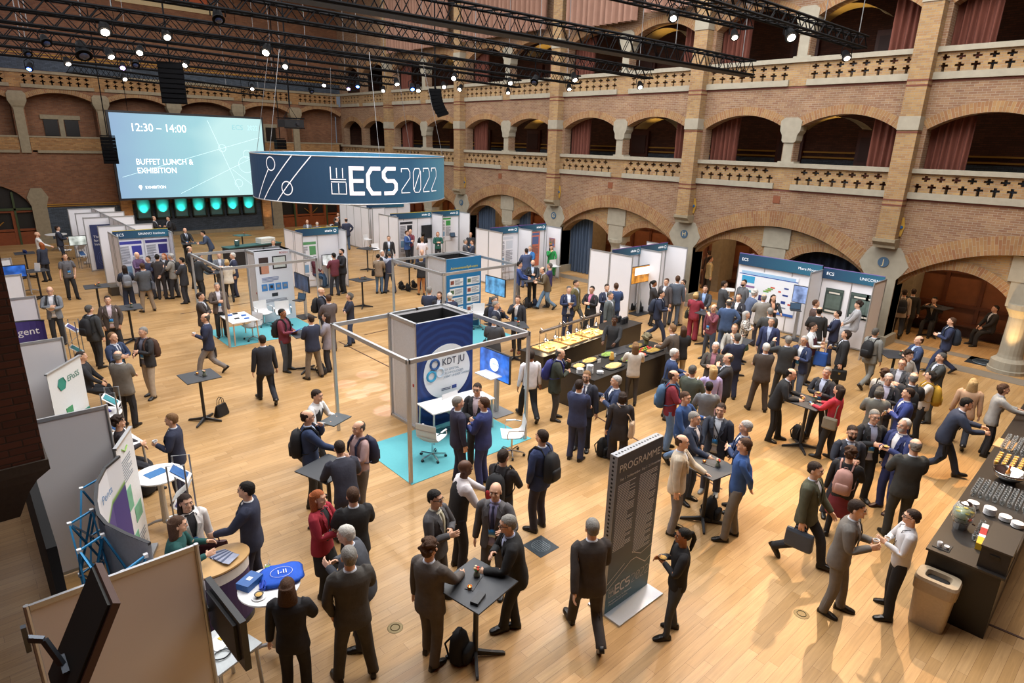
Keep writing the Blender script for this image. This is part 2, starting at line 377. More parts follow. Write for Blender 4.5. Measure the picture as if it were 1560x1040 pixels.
# spandrel / storeys
ops1 = []; ops2 = []; ops3 = []
for a, b in bays:
    m = (a + BAY / 2)
    if b - a > 7: ops1.append((a + .47, b - .47, 0, 2.35, 3.55))
    for (p, q) in ((a + .42, m - .2), (m + .2, b - .42)):
        if q > YE - .2: q = YE - .3
        if q - p > .8: ops2.append((p, q, 5.1, 6.98, 7.46)); ops3.append((p, q, 8.6, 10.45, 11.0))
arcwall(wall_r, PX, PK[0], YE, 0, 4.9, ops1, 0, WT)
arcwall(wall_r, PX, PK[0], YE, 4.9, 8.4, ops2, 0, .45)
arcwall(wall_r, PX, PK[0], YE, 8.4, 12.2, ops3, 0, .45)
wall_r.face([PX(PK[0], 12.2, 0), PX(YE, 12.2, 0), PX(YE, 15.6, 0), PX(PK[0], 15.6, 0)])
wall_r.face([PX(PK[0], 4.9, 0), PX(YE, 4.9, 0), PX(YE, 4.9, 0.75), PX(PK[0], 4.9, 0.75)])
WR = struct(wall_r.build('wall_right', fix=False))
# gallery slabs and the back rooms
g = MB(mat('#5a4230', .7)); g.box(WX + .05, 26.6, PK[0], YE, 4.75, 4.9); g.box(WX + .05, 26.6, PK[0], YE, 8.25, 8.4); g.box(WX + .05, 26.6, PK[0], YE, 12, 12.1); g.build('gallery_floor', WR)
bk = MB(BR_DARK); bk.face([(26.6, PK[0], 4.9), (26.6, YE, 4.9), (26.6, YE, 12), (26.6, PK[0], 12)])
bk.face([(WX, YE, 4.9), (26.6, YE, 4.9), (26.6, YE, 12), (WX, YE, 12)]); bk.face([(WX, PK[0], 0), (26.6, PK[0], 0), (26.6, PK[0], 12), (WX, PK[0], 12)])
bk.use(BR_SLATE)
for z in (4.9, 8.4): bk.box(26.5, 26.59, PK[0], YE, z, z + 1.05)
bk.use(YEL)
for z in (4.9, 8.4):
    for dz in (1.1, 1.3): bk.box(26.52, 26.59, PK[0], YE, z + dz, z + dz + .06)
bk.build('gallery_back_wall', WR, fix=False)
pn = MB(BR_PANEL); pn.face([(26.9, PK[0], 0), (26.9, YE, 0), (26.9, YE, 4.75), (26.9, PK[0], 4.75)])
pn.use(mat('#552c18', .45, var=.3, scale=4))
y = PK[0]
while y < YE:
    pn.box(26.82, 26.9, y, y + .12, 0, 4.0); y += 1.1
for z in (.0, 1.0, 2.2, 3.4): pn.box(26.8, 26.9, PK[0], YE, z, z + .12)
pn.use(mat('#4a2614', .45, var=.3, scale=5)); pn.box(26.35, 26.8, PK[0], YE, .42, .48); pn.box(26.7, 26.8, PK[0], YE, .0, .42)
pn.build('wood_panelling', WR)
# timber bay partitions in the passage
for k, yk in enumerate(PK):
    p = MB(STONE_D); p.box(25.6, 26.8, yk - .25, yk + .25, 0, 4.75); p.build('cross_wall', WR)
# arch rings, sub arches, parapets
rg = MB(BR_RING)
for a, b, _, sp, cr in ops1: ring(rg, PX, a, b, sp, cr, .55, -.03, 40)
for a, b, _, sp, cr in ops2 + ops3: ring(rg, PX, a, b, sp, cr, .3, -.025, 20)
rg.build('arch_rings', WR, fix=False)
for (a, b) in bays:
    if b - a < 7: continue
    m = a + BAY / 2; sub = MB(BR_TAN); zt = 3.6
    # tympanum under the big arch with two small arches
    pts = arc(a + .47, b - .47, 2.35, 3.55, 60); o2 = [(a + .47, m - .3, 0, 2.1, 2.83), (m + .3, b - .47, 0, 2.1, 2.83)]
    def top(u):
        for (p, zp), (q, zq) in zip(pts, pts[1:]):
            if p <= u <= q: return zp + (zq - zp) * (u - p) / (q - p)
        return 2.35
    for (s0, s1, _, sp, cr) in o2:
        ar = arc(s0, s1, sp, cr, 20)
        for (p, zp), (q, zq) in zip(ar, ar[1:]):
            sub.face([PX(p, zp, .22), PX(q, zq, .22), PX(q, max(zq, top(q)), .22), PX(p, max(zp, top(p)), .22)])
            sub.face([PX(p, zp, .22), PX(p, zp, WT), PX(q, zq, WT), PX(q, zq, .22)])
            sub.face([PX(p, zp, WT), PX(p, max(zp, top(p)), WT), PX(q, max(zq, top(q)), WT), PX(q, zq, WT)])
    sub.use(STONE); sub.box(WX + .16, WX + WT + .02, m - .52, m + .52, 2.75, 3.5); sub.box(WX + .18, WX + WT + .03, m - .42, m + .42, 2.0, 2.75)
    sub.use(BR_RING)
    for (s0, s1, _, sp, cr) in o2: ring(sub, lambda u, z, d: (WX + .2 + d, u, z), s0, s1, sp, cr, .28, -.01, 24)
    sub.build('tympanum', WR, fix=False)
    # round column
    c = MB(STONE); cx = WX + .42
    c.lathe([(.0, 2.1), (.42, 2.1), (.42, 1.95), (.33, 1.8), (.29, 1.7), (.31, .55), (.33, .45), (.45, .35), (.47, .12), (.5, .1), (.5, 0), (0, 0)], (cx, m, 0), 20); c.build('round_column', WR, smooth=False)
    # gallery columns with flared capitals at both storeys
    for (zb, zc) in ((5.8, 7.37), (9.28, 10.9)):
        g = MB(STONE); g.box(WX - .02, WX + .4, m - .17, m + .17, zb, zc - .5); 
        g.loft([[(WX - .06, m - w, z), (WX + .42, m - w, z), (WX + .42, m + w, z), (WX - .06, m + w, z)] for w, z in ((.2, zc - .85), (.26, zc - .78), (.27, zc - .6), (.36, zc - .45), (.38, zc - .12), (.22, zc))]); g.box(WX - .04, WX + .42, m - .3, m + .3, zb - .02, zb + .08); g.build('gallery_column', WR)
# pilasters
for k, yk in enumerate(PK):
    p = MB(BR_TAN); p.box(22.5, WX + .02, yk - .285, yk + .285, 3.62, 15.6); p.use(STONE)
    for z in (6.95, 10.5): p.box(22.47, WX + .3, yk - .3, yk + .3, z, z + .4)
    p.use(mat('#6a3a2c', .8))
    for z in (8.35, 8.2, 4.82, 4.66, 6.86): p.box(22.492, WX + .02, yk - .292, yk + .292, z, z + .05)
    p.use(STONE_D); p.loft([[(22.42 if z > 3.5 else 22.55, yk - .33, z), (WX, yk - .33, z), (WX, yk + .33, z), (22.42 if z > 3.5 else 22.55, yk + .33, z)] for z in (3.32, 3.4, 3.52, 3.62)])
    p.build('pilaster', WR)
    # stone pier head with the letter roundel, then the brick pier
    q = MB(STONE); q.use(STONE); poly = [(-.47, 0), (-.47, 2.3), (-.62, 2.5), (-.75, 2.75), (-.55, 3.15), (-.42, 3.32), (.42, 3.32), (.55, 3.15), (.75, 2.75), (.62, 2.5), (.47, 2.3), (.47, 0)]
    n = len(poly); A = [q.vert((WX - .05, yk + u, z)) for u, z in poly]; B = [q.vert((WX + WT + .04, yk + u, z)) for u, z in poly]
    q.f.append(A[::-1]); q.f.append(B); q.mi += [0, 0]
    for i in range(n): q.f.append([A[i], A[(i + 1) % n], B[(i + 1) % n], B[i]]); q.mi.append(0)
    q.box(WX - .12, WX + WT + .1, yk - .58, yk + .58, 0, .35)
    q.build('pier', WR)
    r = MB(mat('#3f5a72', .6)); r.tube([(WX - .05, yk, 2.82), (WX - .075, yk, 2.82)], .17, 20); rr = r.build('letter_roundel', WR)
    if 1 <= k <= 4: text('JHGF'[k - 1], 'pier_letter', WR, (WX - .08, yk, 2.82), .26, mat('#c9b98e', .6), (PI / 2, 0, -PI / 2), 'CENTER')
# mid-bay brick pier strips behind parapets, rails and bases
rail = MB(STONE); rail.box(WX - .12, WX + .3, PK[0], YE, 5.68, 5.82); rail.box(WX - .12, WX + .3, PK[0], YE, 9.15, 9.3); rail.build('stone_rail', WR)
base = MB(STONE); pp = MB(BR_TAN)
for (a, b) in bays:
    m = a + BAY / 2
    for (p, q) in ((a + .285, m - .32), (m + .32, b - .285)):
        q = min(q, YE - .05)
        if q - p < .6: continue
        w = q - p; n1 = max(2, round(w / .41)); n2 = max(2, round(w / .4))
        for zb, st in ((4.9, True), (8.4, False)): base.box(WX - .1, WX + .25, p, q, zb, zb + .2)
        parapet(pp, PX, p, q, 5.1, 5.68, n1, -.02, .2, True); parapet(pp, PX, p, q, 8.6, 9.15, n2, -.02, .2, False)
    for zb, zt in ((4.9, 5.68), (8.4, 9.15)): pp.box(WX - .03, WX + .22, m - .32, m + .32, zb, zt)
base.build('stone_base', WR); pp.build('pierced_parapet', WR, fix=False)
rb = MB(mat('#6e4034', .8)); 
for z in (4.83, 8.33): rb.box(WX - .012, WX, PK[0], YE, z, z + .06)
rb.build('dark_brick_course', WR)
vt = MB(mat('#9a8458', .8))
for y_ in (9.7, 17.0, 24.2, 31.5):
    for z_ in (7.0, 10.5):
        for (p, zp), (q, zq) in zip(arc(y_ - 1.1, y_ + 1.1, z_, z_ + .42), arc(y_ - 1.1, y_ + 1.1, z_, z_ + .42)[1:]): vt.face([(23.4, p, zp), (24.3, p, zp), (24.3, q, zq), (23.4, q, zq)])
vt.build('gallery_vault', WR, fix=False)
# iron shields on the pilasters, small floodlights and speakers
for k, yk in enumerate(PK[:5]):
    s_ = MB(mat('#b08a3a', .5)); 
    for dy in (-.31, .31): s_.loft([[(WX - .02 - d, yk + dy + w, z) for w, z in ((-.03, 4.3), (.03, 4.3), (.09, 4.0), (.03, 3.7), (-.03, 3.7), (-.09, 4.0))] for d in (0, .04)])
    s_.use(mat('#2c5a86', .4)); 
    for dy in (-.31, .31): s_.tube([(WX - .05, yk + dy, 4.0), (WX - .1, yk + dy, 4.0)], .05, 10)
    s_.build('pilaster_ornament', WR)
# doors in the gallery back wall
for k in range(1, 5):
    for z in (4.9, 8.4):
        for yy in (PK[k] + 2.3, PK[k] + BAY - 3.2 + 1.0):
            d = MB(mat('#4b2415', .4, var=.3, scale=6)); d.box(26.42, 26.58, yy - .55, yy + .55, z, z + 2.1); d.use(mat('#3a1a0e', .5)); d.box(26.38, 26.43, yy - .42, yy + .42, z + .2, z + .9); d.box(26.38, 26.43, yy - .42, yy + .42, z + 1.05, z + 1.9)
            d.build('gallery_door', WR)
th = MB(mat('#7d7466', .8, var=.2, scale=4)); th.box(22.1, 22.75, PK[0], YE, .001, .006); th.box(23.75, 24.2, PK[0], YE, .001, .006); struct(th.build('trim_2'))
vp_ = MB(mat('#7a4529', .7))
for px_ in ((762, 268), (930, 282), (1183, 304)): v_ = onx(*px_, WX); vp_.box(WX - .02, WX, v_.y - .13, v_.y + .13, v_.z - .13, v_.z + .13)
vp_.build('vent_plate', WR)
# ---- far wall
FY = YE
PF = lambda u, z, d: (u, FY + d, z)
caps = [0.05 + 3.87 * k for k in range(-1, 7)]
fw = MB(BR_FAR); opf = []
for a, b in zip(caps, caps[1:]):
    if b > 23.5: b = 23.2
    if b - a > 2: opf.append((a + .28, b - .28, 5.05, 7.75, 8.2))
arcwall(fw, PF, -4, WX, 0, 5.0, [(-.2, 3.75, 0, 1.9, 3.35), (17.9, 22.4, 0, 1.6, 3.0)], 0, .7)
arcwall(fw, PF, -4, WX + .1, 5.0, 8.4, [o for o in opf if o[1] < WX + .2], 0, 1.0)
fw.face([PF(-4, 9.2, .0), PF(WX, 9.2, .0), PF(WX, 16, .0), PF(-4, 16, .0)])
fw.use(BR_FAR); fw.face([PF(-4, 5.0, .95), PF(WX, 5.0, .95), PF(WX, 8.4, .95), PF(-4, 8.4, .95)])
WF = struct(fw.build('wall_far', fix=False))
dk = MB(mat('#15181a', .9)); dk.box(-4, WX, FY + .9, FY + 1.0, 8.3, 9.3); dk.box(-4, WX, FY + .02, FY + 1.0, 8.3, 8.42); dk.box(-4, WX, FY + .3, FY + 1.0, 9.2, 9.3); dk.build('recess_shade_box', WF)  # near-black box added behind the pierced parapet, shade put into its colour
s_ = MB(STONE_D)
for u in caps:
    if u > 22: continue
    s_.loft([[(u - w, FY - d, z), (u + w, FY - d, z), (u + w, FY + .3, z), (u - w, FY + .3, z)] for w, d, z in ((.25, .05, 7.3), (.3, .14, 7.45), (.42, .2, 7.7), (.42, .2, 8.05), (.3, .1, 8.2))])
    s_.box(u - .22, u + .22, FY - .1, FY + .9, 5.0, 7.35)
s_.box(-4, WX, FY - .05, FY + .95, 5.82, 5.9)
for a, b in zip(caps, caps[1:]):
    if a > 21: break
    s_.box(a + .5, min(b, WX) - .3, FY - .12, FY + .2, 5.0, 5.14); s_.box(a + .3, min(b, WX) - .2, FY - .1, FY + .25, 8.4, 8.58)
    m = (a + b) / 2
    if m < 21:
        s_.box(m - .95, m + .95, FY + .85, FY + .95, 6.82, 7.05); s_.box(m - .12, m + .12, FY + .83, FY + .95, 5.9, 6.82)
s_.box(-4, WX, FY - .12, FY + .3, 9.14, 9.28)
s_.build('stone_dressings', WF)
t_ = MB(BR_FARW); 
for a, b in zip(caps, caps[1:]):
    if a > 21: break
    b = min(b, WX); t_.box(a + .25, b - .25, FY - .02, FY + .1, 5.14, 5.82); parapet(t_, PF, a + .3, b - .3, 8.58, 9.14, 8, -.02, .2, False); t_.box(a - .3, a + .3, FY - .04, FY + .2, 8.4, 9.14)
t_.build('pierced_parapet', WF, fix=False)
rg = MB(BR_RING)
for a, b, _, sp, cr in opf: ring(rg, PF, a, min(b, 22.8), sp, cr, .26, -.03, 20)
rg.build('arch_rings', WF, fix=False)
w_ = MB(mat('#14110f', .3))
for a, b in zip(caps, caps[1:]):
    m = (a + b) / 2
    if m < 21:
        for s in (-1, 1): w_.box(m + s * .5 - .33, m + s * .5 + .33, FY + .86, FY + .95, 5.92, 6.8)
w_.build('twin_windows', WF)
sl = MB(BR_SLATE); sl.box(3.75, 17.9, FY - .06, FY, 0, 2.0); sl.use(STONE_D); sl.box(3.7, 17.9, FY - .3, FY, 0, .22)
sl.use(BR_SLATE); sl.box(-4, WX, FY - .02, FY + .0, 9.3, 9.9); sl.use(YEL)
for z in (2.05, 2.15): sl.box(3.75, 17.9, FY - .05, FY, z, z + .04)
for z in (9.95, 10.1): sl.box(-4, WX, FY - .05, FY, z, z + .06)
sl.build('slate_dado', WF)
sl = MB(STONE_D)
for u in (4.0, 17.6): sl.loft([[(u - w, FY - .08, z), (u + w, FY - .08, z), (u + w, FY, z), (u - w, FY, z)] for w, z in ((.35, 0), (.35, 2.1), (.5, 2.6), (.25, 3.1))])
sl.build('door_jambs', WF)
# lit brick pilasters either side of the stage recess
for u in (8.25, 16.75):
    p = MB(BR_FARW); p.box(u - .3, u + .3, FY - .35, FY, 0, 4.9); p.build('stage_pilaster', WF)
# arched side panels left of the pilaster (slender blind arcade)
# teal lit windows
for k in range(7):
    u = 9.2 + k * 1.07
    wfr = MB(mat('#1c2417', .6)); 
    for (a, b, c, d) in ((u - .45, u - .37, 1.1, 2.45), (u + .37, u + .45, 1.1, 2.45), (u - .45, u + .45, 1.1, 1.18), (u - .45, u + .45, 2.38, 2.45)): wfr.box(a, b, FY - .22, FY - .05, c, d)
    o = struct(wfr.build('window_%d' % (k + 1)))
    pm, N, L, b_ = nodemat('frosted_pane'); b_.inputs['Base Color'].default_value = lin('#2f6d6b'); b_.inputs['Roughness'].default_value = .6
    pn = MB(mat('#5c8a88', .5)); pn.box(u - .37, u + .37, FY - .09, FY - .065, 1.18, 2.38); pn.build('pane', o)
    l = spot('window_uplight', (u, FY - .42, 1.45), (u, FY - .05, 1.8), 62, (.05, 1, .86), 78, 1, .03)
# doors under the far arches
def bigdoor(n, x0, x1, zt, zd):
    d = MB(mat('#16130f', .4)); d.box(x0, x1, FY + .3, FY + .4, 0, zt)
    o = struct(d.build('door_%d' % n))
    f = MB(mat('#7a3c1c', .4, var=.3, scale=5)); w = (x1 - x0)
    for k in range(5):
        u = x0 + w * k / 4; f.box(u - .09, u + .09, FY + .1, FY + .3, 0, zd)
    for z in (0, .75, zd - .12): f.box(x0, x1, FY + .12, FY + .28, z, z + (.7 if z == 0 else .12))
    f.build('door_frame', o)
    f = MB(mat('#33401f', .5)); f.box(x0 + w * .25 - .16, x0 + w * .25 - .06, FY + .05, FY + .2, 0, zt - .3); f.box(x1 - w * .25 + .06, x1 - w * .25 + .16, FY + .05, FY + .2, 0, zt - .3); f.box(x0, x1, FY + .05, FY + .2, zd, zd + .12); f.build('green_door_post', o)
    f = MB(mat('#b9893a', .3, metal=.8)); 
    for s in (-1, 1): f.bar((x0 + w / 2 + s * .1, FY + .05, .95), (x0 + w / 2 + s * .5, FY + .05, 1.3), .04, .04)
    f.build('brass_push_bar', o)
bigdoor(1, -.2, 3.75, 3.2, 1.9); bigdoor(2, 17.9, 22.4, 2.9, 2.0)
# paintwork frames high on the far wall
pf = MB(mat('#c9b58a', .6)); pf.box(9.3, 14.6, FY - .1, FY, 13.3, 13.55)
pf.use(mat('#b3562c', .6)); pf.box(9.6, 14.3, FY - .09, FY, 13.6, 14.9)
pf.build('painted_panel', WF)
# ---- left wall and the near pier, ceiling
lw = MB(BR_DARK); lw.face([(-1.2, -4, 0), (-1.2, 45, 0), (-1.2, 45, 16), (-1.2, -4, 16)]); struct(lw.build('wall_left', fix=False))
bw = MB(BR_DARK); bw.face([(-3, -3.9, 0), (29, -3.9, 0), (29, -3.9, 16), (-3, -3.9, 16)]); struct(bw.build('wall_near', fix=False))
ce = MB(mat('#8b7a66', .8)); ce.face([(-3, -4, 15.6), (29, -4, 15.6), (29, 47, 15.6), (-3, 47, 15.6)]); struct(ce.build('ceiling', fix=False))
# ================================================================= PEOPLE
# rest skeleton, 1.75 m tall, facing -Y, left side +X
def _v(*a): return np.array(a, float)
A35 = math.radians(33)
SH = {s: _v(s * .178, .0, 1.435) for s in (1, -1)}
DA = {s: _v(s * math.sin(A35), 0, -math.cos(A35)) for s in (1, -1)}
L1, L2 = .285, .25
EL = {s: SH[s] + DA[s] * L1 for s in SH}; WR_ = {s: EL[s] + DA[s] * L2 for s in SH}
HP = {s: _v(s * .09, 0, .915) for s in SH}; KN = {s: _v(s * .105, 0, .49) for s in SH}; AN = {s: _v(s * .115, .015, .085) for s in SH}
TH, SHN = float(np.linalg.norm(KN[1] - HP[1])), float(np.linalg.norm(AN[1] - KN[1]))
BONES = [('pelvis', [(_v(-.09, 0, .93), _v(.09, 0, .93))], .13), ('spine', [(_v(0, 0, .98), _v(0, 0, 1.2))], .15), ('chest', [(_v(0, 0, 1.2), _v(0, 0, 1.45)), (_v(-.10, 0, 1.4), _v(.10, 0, 1.4)), (_v(-.1, 0, 1.2), _v(-.1, 0, 1.38)), (_v(.1, 0, 1.2), _v(.1, 0, 1.38))], .115), ('head', [(_v(0, 0, 1.53), _v(0, 0, 1.7))], .09)]
for s, n in ((1, 'L'), (-1, 'R')):
    BONES += [('ua' + n, [(SH[s] + DA[s] * .03, EL[s])], .075), ('fa' + n, [(EL[s], WR_[s])], .06), ('ha' + n, [(WR_[s] + DA[s] * .02, WR_[s] + DA[s] * .16)], .05),
              ('th' + n, [(HP[s] - _v(0, 0, .06), KN[s])], .095), ('sn' + n, [(KN[s], AN[s])], .07), ('ft' + n, [(AN[s] + _v(0, 0, -.03), AN[s] + _v(0, -.15, -.05))], .06)]
BI = {b[0]: i for i, b in enumerate(BONES)}
def seg_d(P, a, b):
    ab = b - a; t = np.clip(((P - a) @ ab) / (ab @ ab), 0, 1); return np.linalg.norm(P - a - t[:, None] * ab, axis=1)
def weights(P, only=None, power=5):
    Wt = np.zeros((len(P), len(BONES)))
    for i, (n, segs, r) in enumerate(BONES):
        if only and n not in only: continue
        d = np.min([seg_d(P, a, b) for a, b in segs], axis=0) / r
        Wt[:, i] = 1 / (d + .05) ** power
    return Wt / Wt.sum(1, keepdims=True)
def ell(mb, c, r, n=14, rot=None):
    c = Vector(c); rings = []
    for i in range(1, n):
        t = PI * i / n; rr = []
        for k in range(n * 2):
            p = Vector((r[0] * math.sin(t) * math.cos(PI * k / n), r[1] * math.sin(t) * math.sin(PI * k / n), r[2] * math.cos(t)))
            if rot: p = rot @ p
            rr.append(c + p)
        rings.append(rr)
    mb.loft(rings[::-1])
def sring(cx, cy, z, w, d, n=24, e=2.3, tilt=0):
    r = []
    for k in range(n):
        a = 2 * PI * k / n; c, s_ = math.cos(a), math.sin(a)
        r.append((cx + w * math.copysign(abs(c) ** (2 / e), c), cy + d * math.copysign(abs(s_) ** (2 / e), s_), z + tilt * s_))
    return r
def bake(mb, voxel, target, smooth=3, name='t'):
    me = mb.mesh(name, fix=True); o = bpy.data.objects.new(name, me); S.collection.objects.link(o)
    r = o.modifiers.new('r', 'REMESH'); r.mode = 'VOXEL'; r.voxel_size = voxel
    if smooth: q = o.modifiers.new('s', 'SMOOTH'); q.iterations = smooth; q.factor = .5
    dg = bpy.context.evaluated_depsgraph_get(); me2 = bpy.data.meshes.new_from_object(o.evaluated_get(dg))
    o.modifiers.clear(); o.data = me2; out = []
    for t in target:
        dm = o.modifiers.new('d', 'DECIMATE'); dm.ratio = min(1, t / (2 * len(me2.polygons)))
        dg = bpy.context.evaluated_depsgraph_get(); m3 = bpy.data.meshes.new_from_object(o.evaluated_get(dg)); o.modifiers.clear()
        m3.polygons.foreach_set('use_smooth', [True] * len(m3.polygons)); out.append(m3)
    bpy.data.objects.remove(o); return out
def verts(me):
    a = np.empty(len(me.vertices) * 3, np.float32); me.vertices.foreach_get('co', a); return a.reshape(-1, 3).astype(float)
TORSO = [(.84, .10, .07, .0), (.90, .14, .085, .0), (.97, .14, .09, .005), (1.05, .13, .085, 0), (1.15, .13, .09, 0), (1.27, .12, .085, 0), (1.36, .115, .07, 0.01), (1.42, .11, .055, .012), (1.455, .09, .055, .014), (1.485, .065, .06, .015)]
def body_template():
    m = MB()
    m.loft([sring(0, y, z, w, d) for z, w, d, y in TORSO])
    m.tube([(0, .015, 1.44), (0, .01, 1.50), (0, -.002, 1.585)], [.062, .056, .054], 16)
    # head: cranium, face, jaw, nose, ears, brow, lips
    ell(m, (0, .008, 1.672), (.073, .094, .085)); ell(m, (0, -.028, 1.635), (.062, .062, .082)); ell(m, (0, -.045, 1.578), (.043, .042, .035)); ell(m, (0, -.012, 1.60), (.06, .055, .05))
    m.loft([[(-.006, -.088, 1.668), (.006, -.088, 1.668), (.006, -.07, 1.668), (-.006, -.07, 1.668)], [(-.016, -.113, 1.625), (.016, -.113, 1.625), (.016, -.07, 1.625), (-.016, -.07, 1.625)], [(-.012, -.096, 1.615), (.012, -.096, 1.615), (.012, -.07, 1.613), (-.012, -.07, 1.613)]])
    ell(m, (0, -.082, 1.596), (.023, .014, .011), 8); ell(m, (0, -.085, 1.567), (.018, .012, .012), 8); ell(m, (0, -.075, 1.683), (.05, .016, .009), 8)
    for s in (1, -1):
        ell(m, (s * .074, .008, 1.635), (.010, .022, .033), 8); ell(m, (s * .04, -.062, 1.62), (.022, .022, .02), 8)
        m.tube([SH[s] - _v(s * .03, 0, 0), SH[s] + DA[s] * .06, SH[s] + DA[s] * .17, EL[s], EL[s] + DA[s] * .07, WR_[s] - DA[s] * .02, WR_[s] + DA[s] * .015], [.032, .034, .032, .031, .034, .026, .026], 14)
        # hand: palm and five fingers, palm facing inwards, thumb forwards
        d = Vector(DA[s]); w = Vector(WR_[s]); f = Vector((0, -1, 0)); inn = f.cross(d) * s; inn = Vector((-s * math.cos(A35), 0, -math.sin(A35)))
        m.loft([[w + d * a + f * (b * q[0]) + inn * (t * q[1]) for q in [(1, .6), (.6, 1), (-.6, 1), (-1, .6), (-1, -.6), (-.6, -1), (.6, -1), (1, -.6)]] for a, b, t in ((0, .026, .018), (.03, .036, .016), (.06, .041, .015), (.09, .04, .013))])
        for k, (off, ln) in enumerate(((.033, .072), (.011, .08), (-.011, .075), (-.033, .058))):
            p = w + d * .085 + f * off; dr = (d + f * off * 2.2).normalized(); pts = [p]
            for j, (fr, an) in enumerate(((.42, 18), (.32, 34), (.26, 40))):
                a = math.radians(sum((18, 34, 40)[:j + 1]) * .62); dd = dr * math.cos(a) + inn * math.sin(a); p = p + dd * ln * fr; pts.append(p)
            m.tube(pts, [.0092, .009, .0083, .0072], 8)
        p = w + d * .025 + f * .026 + inn * .006
        m.tube([p, p + (d * .5 + f * .75 + inn * .35).normalized() * .038, p + (d * .5 + f * .75 + inn * .35).normalized() * .038 + (d * .85 + f * .35 + inn * .4).normalized() * .05], [.013, .011, .008], 8)
        m.tube([HP[s] + _v(0, 0, .03), HP[s] - _v(0, 0, .12), KN[s] + _v(0, 0, .03), KN[s] - _v(0, 0, .1), AN[s] + _v(0, 0, .06), AN[s] - _v(0, 0, .03)], [.05, .045, .036, .036, .028, .028], 14)
        ell(m, AN[s] + _v(0, -.05, -.052), (.027, .085, .022), 8)
    return bake(m, .0052, (6500, 2200), 2, 'body')
def sleeve(m, s, r, stop=1.0, ext=.012):
    e = Vector(WR_[s]) - Vector(DA[s]) * ((1 - stop) * (L1 + L2)) + Vector(DA[s]) * ext
    pts = [SH[s] - _v(s * .05, 0, -.005), SH[s] + DA[s] * .03, SH[s] + DA[s] * .15]; rr = [r[0] * .95, r[0], r[1]]
    if stop > .55: pts += [EL[s], EL[s] + DA[s] * .1]; rr += [r[2], r[3]]
    m.tube(pts + [e], rr + [r[4]], 16)
def torso_shape(m, rings, n=32, e=2.4): m.loft([sring(0, y, z, w, d, n, e) for z, w, d, y in rings])
def jacket_template(hem=.80, wid=1.0, flare=1.0):
    m = MB(); k = wid
    torso_shape(m, [(hem, .205 * k * flare, .145 * flare, .005), (hem + .08, .20 * k * flare, .143, .005), (.97, .19 * k, .138, .004), (1.07, .178 * k, .128, .0), (1.17, .182 * k, .132, 0), (1.29, .20 * k, .142, 0), (1.38, .208 * k, .135, .002), (1.435, .195 * k, .112, .008), (1.475, .125, .082, .014), (1.50, .075, .07, .014)])
    for s in (1, -1): sleeve(m, s, (.078, .072, .062, .058, .046), 1.0)
    return m
def cut_front(me, line, zlow):
    """open the front of a garment: LINE = [(z, halfwidth)] from top to bottom"""
    bm = bmesh.new(); bm.from_mesh(me)
    for (z0, w0), (z1, w1) in zip(line, line[1:]):
        for s in (1, -1):
            d = Vector((s * (w1 - w0), 0, z1 - z0)).normalized(); nrm = d.cross(Vector((0, 1, 0)))
            g = [f for f in bm.faces if f.calc_center_median().y < -.02 and min(z0, z1) - .03 < f.calc_center_median().z < max(z0, z1) + .03 and abs(f.calc_center_median().x) < .14]
            gs = set(g); ge = {e for f in g for e in f.edges}; gv = {v for f in g for v in f.verts}
            bmesh.ops.bisect_plane(bm, geom=list(gs) + list(ge) + list(gv), plane_co=(s * w0, 0, z0), plane_no=nrm)
    def hw(z):
        for (z0, w0), (z1, w1) in zip(line, line[1:]):
            if z1 <= z <= z0: return w0 + (w1 - w0) * (z - z0) / (z1 - z0)
        return -1
    dl = [f for f in bm.faces if (c := f.calc_center_median()).y < -.02 and c.z > zlow and abs(c.x) < hw(c.z)]
    bmesh.ops.delete(bm, geom=dl, context='FACES')
    for f in bm.faces: f.smooth = True
    bm.to_mesh(me); bm.free(); return me
def add_lapels(me, open_):
    bm = bmesh.new(); bm.from_mesh(me)
    for s in (1, -1):
        top, bot = 1.475, 1.13
        P = [(.055, -.078, top), (.13, -.112, 1.40), (.115, -.142, 1.33), (.13, -.150, 1.31), (.028, -.156, bot), (.024, -.156, bot), (.062, -.150, 1.35)]
        v0 = [bm.verts.new((s * x, y - .003, z)) for x, y, z in P]; v1 = [bm.verts.new((s * x, y + .012, z)) for x, y, z in P]; n = len(P)
        bm.faces.new(v0 if s < 0 else v0[::-1])
        for i in range(n): bm.faces.new([v0[i], v0[(i + 1) % n], v1[(i + 1) % n], v1[i]])
    bm.to_mesh(me); bm.free(); return me
class Tpl:
    def __init__(s, meshes, only=None, power=5):
        s.me = meshes; s.co = [verts(m) for m in meshes]; s.w = [weights(c, only, power) for c in s.co]
ARMB = ['ua', 'fa']; TOPB = ['pelvis', 'spine', 'chest', 'uaL', 'uaR', 'faL', 'faR', 'thL', 'thR']
T = {}
T['body'] = Tpl(body_template())
_j = bake(jacket_template(), .009, (3200, 1100), 2, 'jacket')
T['jacket_closed'] = Tpl([add_lapels(cut_front(m.copy(), [(1.49, .07), (1.12, .004)], 1.10), 0) for m in _j], TOPB)
T['jacket_open'] = Tpl([add_lapels(cut_front(m.copy(), [(1.49, .07), (1.14, .03), (.95, .045), (.79, .085)], .785), 1) for m in _j], TOPB)
m = jacket_template(.72, .97, 1.05); T['coat'] = Tpl([cut_front(q, [(1.49, .06), (1.3, .012), (.9, .012), (.7, .03)], .70) for q in bake(m, .009, (3000, 1100), 2, 'coat')], TOPB)
m = MB(); torso_shape(m, [(.86, .165, .118, .0), (.93, .172, .128, .0), (1.02, .165, .122, 0), (1.12, .163, .12, 0), (1.27, .182, .13, 0), (1.37, .188, .124, .0), (1.43, .175, .104, .006), (1.47, .11, .077, .013), (1.49, .072, .067, .014), (1.515, .066, .062, .01)])
